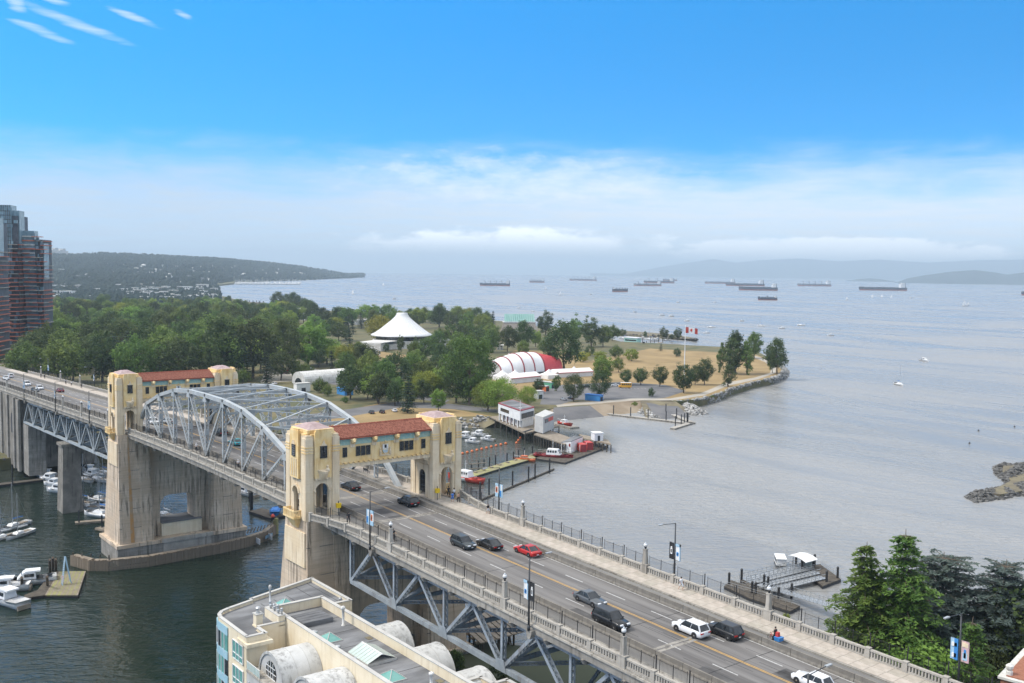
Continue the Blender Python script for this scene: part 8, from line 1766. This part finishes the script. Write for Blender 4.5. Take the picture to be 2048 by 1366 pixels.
# ------------------------------------------------------------------ towers under construction, the town, hillside houses and forest
def high_rise(px0, px1, top_y, base_y, dist_z, label, seed, style):
    a, b = at(px0, base_y, dist_z), at(px1, base_y, dist_z); d = (b-a); dn = d.normalized(); nn = Vector((-dn.y, dn.x, 0)); nn = nn if nn.dot(a-CAM) > 0 else -nn; Wd = d.length; Dp = 24
    H = (base_y-top_y)/pxm((a+b)/2); t = thing('high_rise', label, 'high-rise', (a+b)/2); rd = random.Random(seed); fl = 3.05; N = int(H/fl); z = lambda h: Vector((0, 0, h))
    def P_(u, v, h): return a+dn*(Wd*u)+nn*(Dp*v)+z(h)
    def blk(u0, u1, v0, v1, h0, h1, U0=None, U1=None): return MB().hexa([P_(u0, v0, h0), P_(u1, v0, h0), P_(u1, v1, h0), P_(u0, v1, h0), P_(U0 if U0 is not None else u0, v0, h1), P_(U1 if U1 is not None else u1, v0, h1), P_(U1 if U1 is not None else u1, v1, h1), P_(U0 if U0 is not None else u0, v1, h1)])
    blk(.04, .96, .06, 1, 0, H*.93).obj('core', 'tower_core', t)
    if style == 0:
        gl = blk(.0, .72, .0, .5, H*.55, H).obj('glass_crown', 'glass_tower', t); blk(.72, 1.0, .12, .6, H*.70, H*.965).obj('glass_crown', 'glass_tower', t)
        for k in range(9): blk(.02+k*.08, .032+k*.08, -.02, .0, H*.55, H).obj('mullion', 'steel_dark', gl)
    else:
        gl = blk(.3, .75, .0, .4, 0, H, .0, .62).obj('leaning_facade', 'glass_tower', t); blk(.76, 1.0, .1, .6, H*.6, H*.9).obj('glass_crown', 'glass_tower', t)
    slab_ = [blk(u0, u1, v0, v1, 0, .5) for u0, u1, v0, v1 in ((-.02, .4, -.16, .1), (.35, .8, -.12, .1), (.7, 1.06, -.1, .3), (.55, 1.0, -.2, .0), (.92, 1.08, -.06, .85))]
    SM = [q.mesh('balcony', 'balcony_red') for q in slab_]; PM_ = [MB().add([Vector(v)+z(.0) for v in q.v], q.f).mesh('floor_slab', 'concrete_light') for q in slab_]
    for k in range(1, N):
        h = k*fl
        for j in range(5):
            if h > H*(.74 if j > 1 else .62) and rd.random() < (.97 if style == 0 else .55): continue
            if rd.random() < .18: continue
            o = link('balcony', SM[j] if rd.random() < .86 else PM_[j], t); o.matrix_parent_inverse = Matrix.Translation(-t.location); o.location = dn*rd.uniform(-.6, .6)+nn*rd.uniform(-.4, .6)+z(h)
            o.scale = (1, 1, 1)
        if style == 1: blk(.3-.3*h/H, .75-.13*h/H, -.03, .0, h, h+.95).obj('spandrel', 'balcony_red' if k % 2 else 'white_dirty', t)
        else: blk(.02, .7, -.015, .0, h, h+.35).obj('spandrel', 'steel_dark' if h > H*.6 or k % 3 else 'white_dirty', t)
        for j in range(3):
            u = rd.uniform(.02, .9); blk(u, u+rd.uniform(.06, .14), -.02 if j else .02, .05, h+.5, h+fl-.2).obj('pane', 'glass_tower', t)
    return t
high_rise(-6, 42, 412, 706, 6, 'tall dark glass tower with red balconies at the left edge', 3, 0)
high_rise(46, 90, 463, 704, 6, 'second red balconied tower with a leaning glass front', 4, 1)
high_rise(-62, -2, 425, 720, 6, 'tower cut by the left edge with red floors', 5, 0)
rd = random.Random(9)
def town_block(px, py, wpx, hpx, m, label, group=None, storeys=3, z0=GZ, dep=14, nm='apartment_block'):
    p = at(px, py, z0); s = pxm(p); w_, h_ = wpx/s, hpx/s; v = RT.copy(); v.z = 0; t = thing(nm, label, 'building', p, math.atan2(v.y, v.x)+rd.uniform(-.35, .35), group)
    wl = lp(t, 'wall', MB().box(-w_/2, w_/2, 0, dep, -2, h_), m); lp(t, 'roof', MB().box(-w_/2-.3, w_/2+.3, -.3, dep+.3, h_, h_+.5), 'white_dirty')
    n = max(2, int(w_/4.5))
    for k in range(storeys):
        for j in range(n):
            o = MB().box(-w_/2+(j+.18)*w_/n, -w_/2+(j+.82)*w_/n, -.08, .0, h_*(k+.3)/storeys, h_*(k+.78)/storeys).obj('window', 'dark_glass', wl); o.matrix_parent_inverse = Matrix()
    return t
town_block(112, 566, 26, 28, 'white', 'tall white slab apartment house standing out above the town', None, 8, GZ, 18); town_block(605, 640, 34, 22, 'white', 'large white house with a gabled look before the bay', None, 2)
for i, (x, y, w_) in enumerate(((700, 650, 20), (725, 648, 22), (672, 652, 16), (1000, 700, 12), (905, 708, 18))): town_block(x, y, w_, 8, 'white_dirty', 'pale low house between the trees right of the grove', 'houses among the park trees', 2)
spots = [(rd.uniform(90, 300), rd.uniform(584, 612)) for _ in range(34)]+[(rd.uniform(280, 430), rd.uniform(582, 606)) for _ in range(34)]+[(rd.uniform(392, 436), rd.uniform(588, 601)) for _ in range(8)]+[(rd.uniform(90, 420), rd.uniform(572, 584)) for _ in range(26)]
for x, y in spots: town_block(x, y, rd.uniform(9, 24), rd.uniform(5, 10), rd.choice(('white', 'white', 'white_dirty', 'white_dirty', 'stucco_grey', 'concrete_light')), 'pale low apartment house of the town left of the bay', 'pale houses of the town', 2)
# hillside: houses singly, forest as one mass
def hill_at(px, t_): return hill_point(px, t_)
hm_ = MB().box(-7, 7, -5, 5, -3, 5.5).mesh('wall', 'white_dirty'); hm2 = MB().box(-7, 7, -5, 5, -3, 5.5).mesh('wall', 'stucco_grey'); hr_ = MB().add([(-7.6, -5.6, 5.5), (7.6, -5.6, 5.5), (7.6, 5.6, 5.5), (-7.6, 5.6, 5.5), (-7.6, 0, 9), (7.6, 0, 9)], [(0, 1, 5, 4), (2, 3, 4, 5), (0, 4, 3), (1, 2, 5)]).mesh('roof', 'white_dirty'); hr2 = MB().add([tuple(v.co) for v in hr_.vertices], [tuple(p.vertices) for p in hr_.polygons]).mesh('roof', 'roof_tar')
def hill_houses(n, x0, x1, t0, t1, label, s0=1.0, s1=1.6):
    for _ in range(n):
        q = hill_at(rd.uniform(x0, x1), rd.uniform(t0, t1)); t = thing('hillside_house', label, 'house', q+Vector((0, 0, 4)), rd.uniform(0, 3), label+' group'); t.scale = (rd.uniform(s0, s1),)*2+(rd.uniform(.9, 1.4),)
        for nm, me in (('wall', rd.choice((hm_, hm_, hm2))), ('roof', rd.choice((hr_, hr2)))): o = link(nm, me, t); o.matrix_parent_inverse = Matrix()
hill_houses(38, 210, 560, .38, .68, 'pale house on the wooded hillside above the bay', .8, 1.4); hill_houses(22, 420, 620, .15, .45, 'pale house low on the headland above the yacht harbour', .9, 1.5); hill_houses(34, 95, 420, .05, .34, 'pale house among trees at the foot of the hill', .8, 1.4)
for k in range(7): q = hill_at(100+k*5, .97); t = thing('campus_block', 'pale tall block on the skyline at the left end of the hill', 'building', q, .4, 'campus blocks'); lp(t, 'wall', MB().box(-16, 16, -9, 9, 0, 34+6*(k % 3)), 'white_dirty'); lp(t, 'roof', MB().box(-16.5, 16.5, -9.5, 9.5, 34+6*(k % 3), 35+6*(k % 3)), 'roof_trim')
CR = []
for k in range(6):
    q = random.Random(k+60); mb = MB(); n = 7; con = k % 3 == 0
    prof_ = [(.25, .05), (1, .3), (.72, .55), (.42, .8), (.03, 1.1)] if con else [(.4, .1), (.95, .35), (1.0, .62), (.62, .9), (.1, 1.02)]
    for r_, h_ in prof_: mb.v += [(r_*q.uniform(.75, 1.2)*math.cos(2*math.pi*j/n+h_), r_*q.uniform(.75, 1.2)*math.sin(2*math.pi*j/n+h_), h_+q.uniform(-.05, .05)) for j in range(n)]
    mb.f = [(i*n+j, i*n+(j+1) % n, (i+1)*n+(j+1) % n, (i+1)*n+j) for i in range(4) for j in range(n)]; CR.append((mb, con))
forest = MB(); rd = random.Random(31)
def far_tree(p, h):
    mb, con = rd.choice(CR); r_ = h*(.26 if con else .42)*rd.uniform(.8, 1.2); a = rd.uniform(0, 6.28); c_, s_ = math.cos(a), math.sin(a); o = len(forest.v)
    forest.v += [(p.x+(x*c_-y*s_)*r_, p.y+(x*s_+y*c_)*r_, p.z-2+zz*h) for x, y, zz in mb.v]; forest.f += [tuple(i+o for i in f) for f in mb.f]
for _ in range(9500):
    px = rd.uniform(60, 729); t_ = rd.random()**.8*1.06
    if px > 724 and rd.random() < .5: continue
    p = hill_at(px, t_); dist = (p-CAM).length
    if 200 < px < 600 and .36 < t_ < .7 and rd.random() < .35: continue
    far_tree(p, rd.uniform(15, 27)*(1.1 if t_ > .75 else .85))
tag(forest.obj('hill_forest', 'leaf_far', None, False, False), 'dark forest covering the headland and hills behind the town', 'forest', kind='stuff')
belt2 = MB(); forest = MB()
for _ in range(1800): p = at(rd.uniform(60, 440), rd.uniform(570, 616), GZ); far_tree(p, rd.uniform(8, 15))
tag(forest.obj('garden_trees', 'leaf_far', None, False, False), 'low garden trees massed between the houses of the town', 'trees', kind='stuff')
# ------------------------------------------------------------------ alike things are told apart by their order across the picture
ONES = ['', 'first', 'second', 'third', 'fourth', 'fifth', 'sixth', 'seventh', 'eighth', 'ninth', 'tenth', 'eleventh', 'twelfth', 'thirteenth', 'fourteenth', 'fifteenth', 'sixteenth', 'seventeenth', 'eighteenth', 'nineteenth']
TENS = ['', '', 'twenty', 'thirty', 'forty', 'fifty', 'sixty', 'seventy', 'eighty', 'ninety', 'hundred']
def ordw(n):
    if n < 20: return ONES[n]
    if n >= 100: return 'hundred-and-'+ordw(n-100) if n > 100 else 'hundredth'
    return (TENS[n//10][:-1]+'ieth') if n % 10 == 0 else TENS[n//10]+'-'+ONES[n % 10]
by = {}
for o in scene.objects:
    if o.parent is None and o.get('label') and o.get('kind') not in ('structure', 'stuff'): by.setdefault(o['label'], []).append(o)
def px_of(o):
    d = Vector(o.location)-CAM; return 1024+FPX*d.dot(RT)/max(1, d.dot(fw))
for lab, l in by.items():
    if len(l) > 1:
        l.sort(key=px_of)
        for i, o in enumerate(l): o['label'] = lab+', '+ordw(i+1)+' from left'
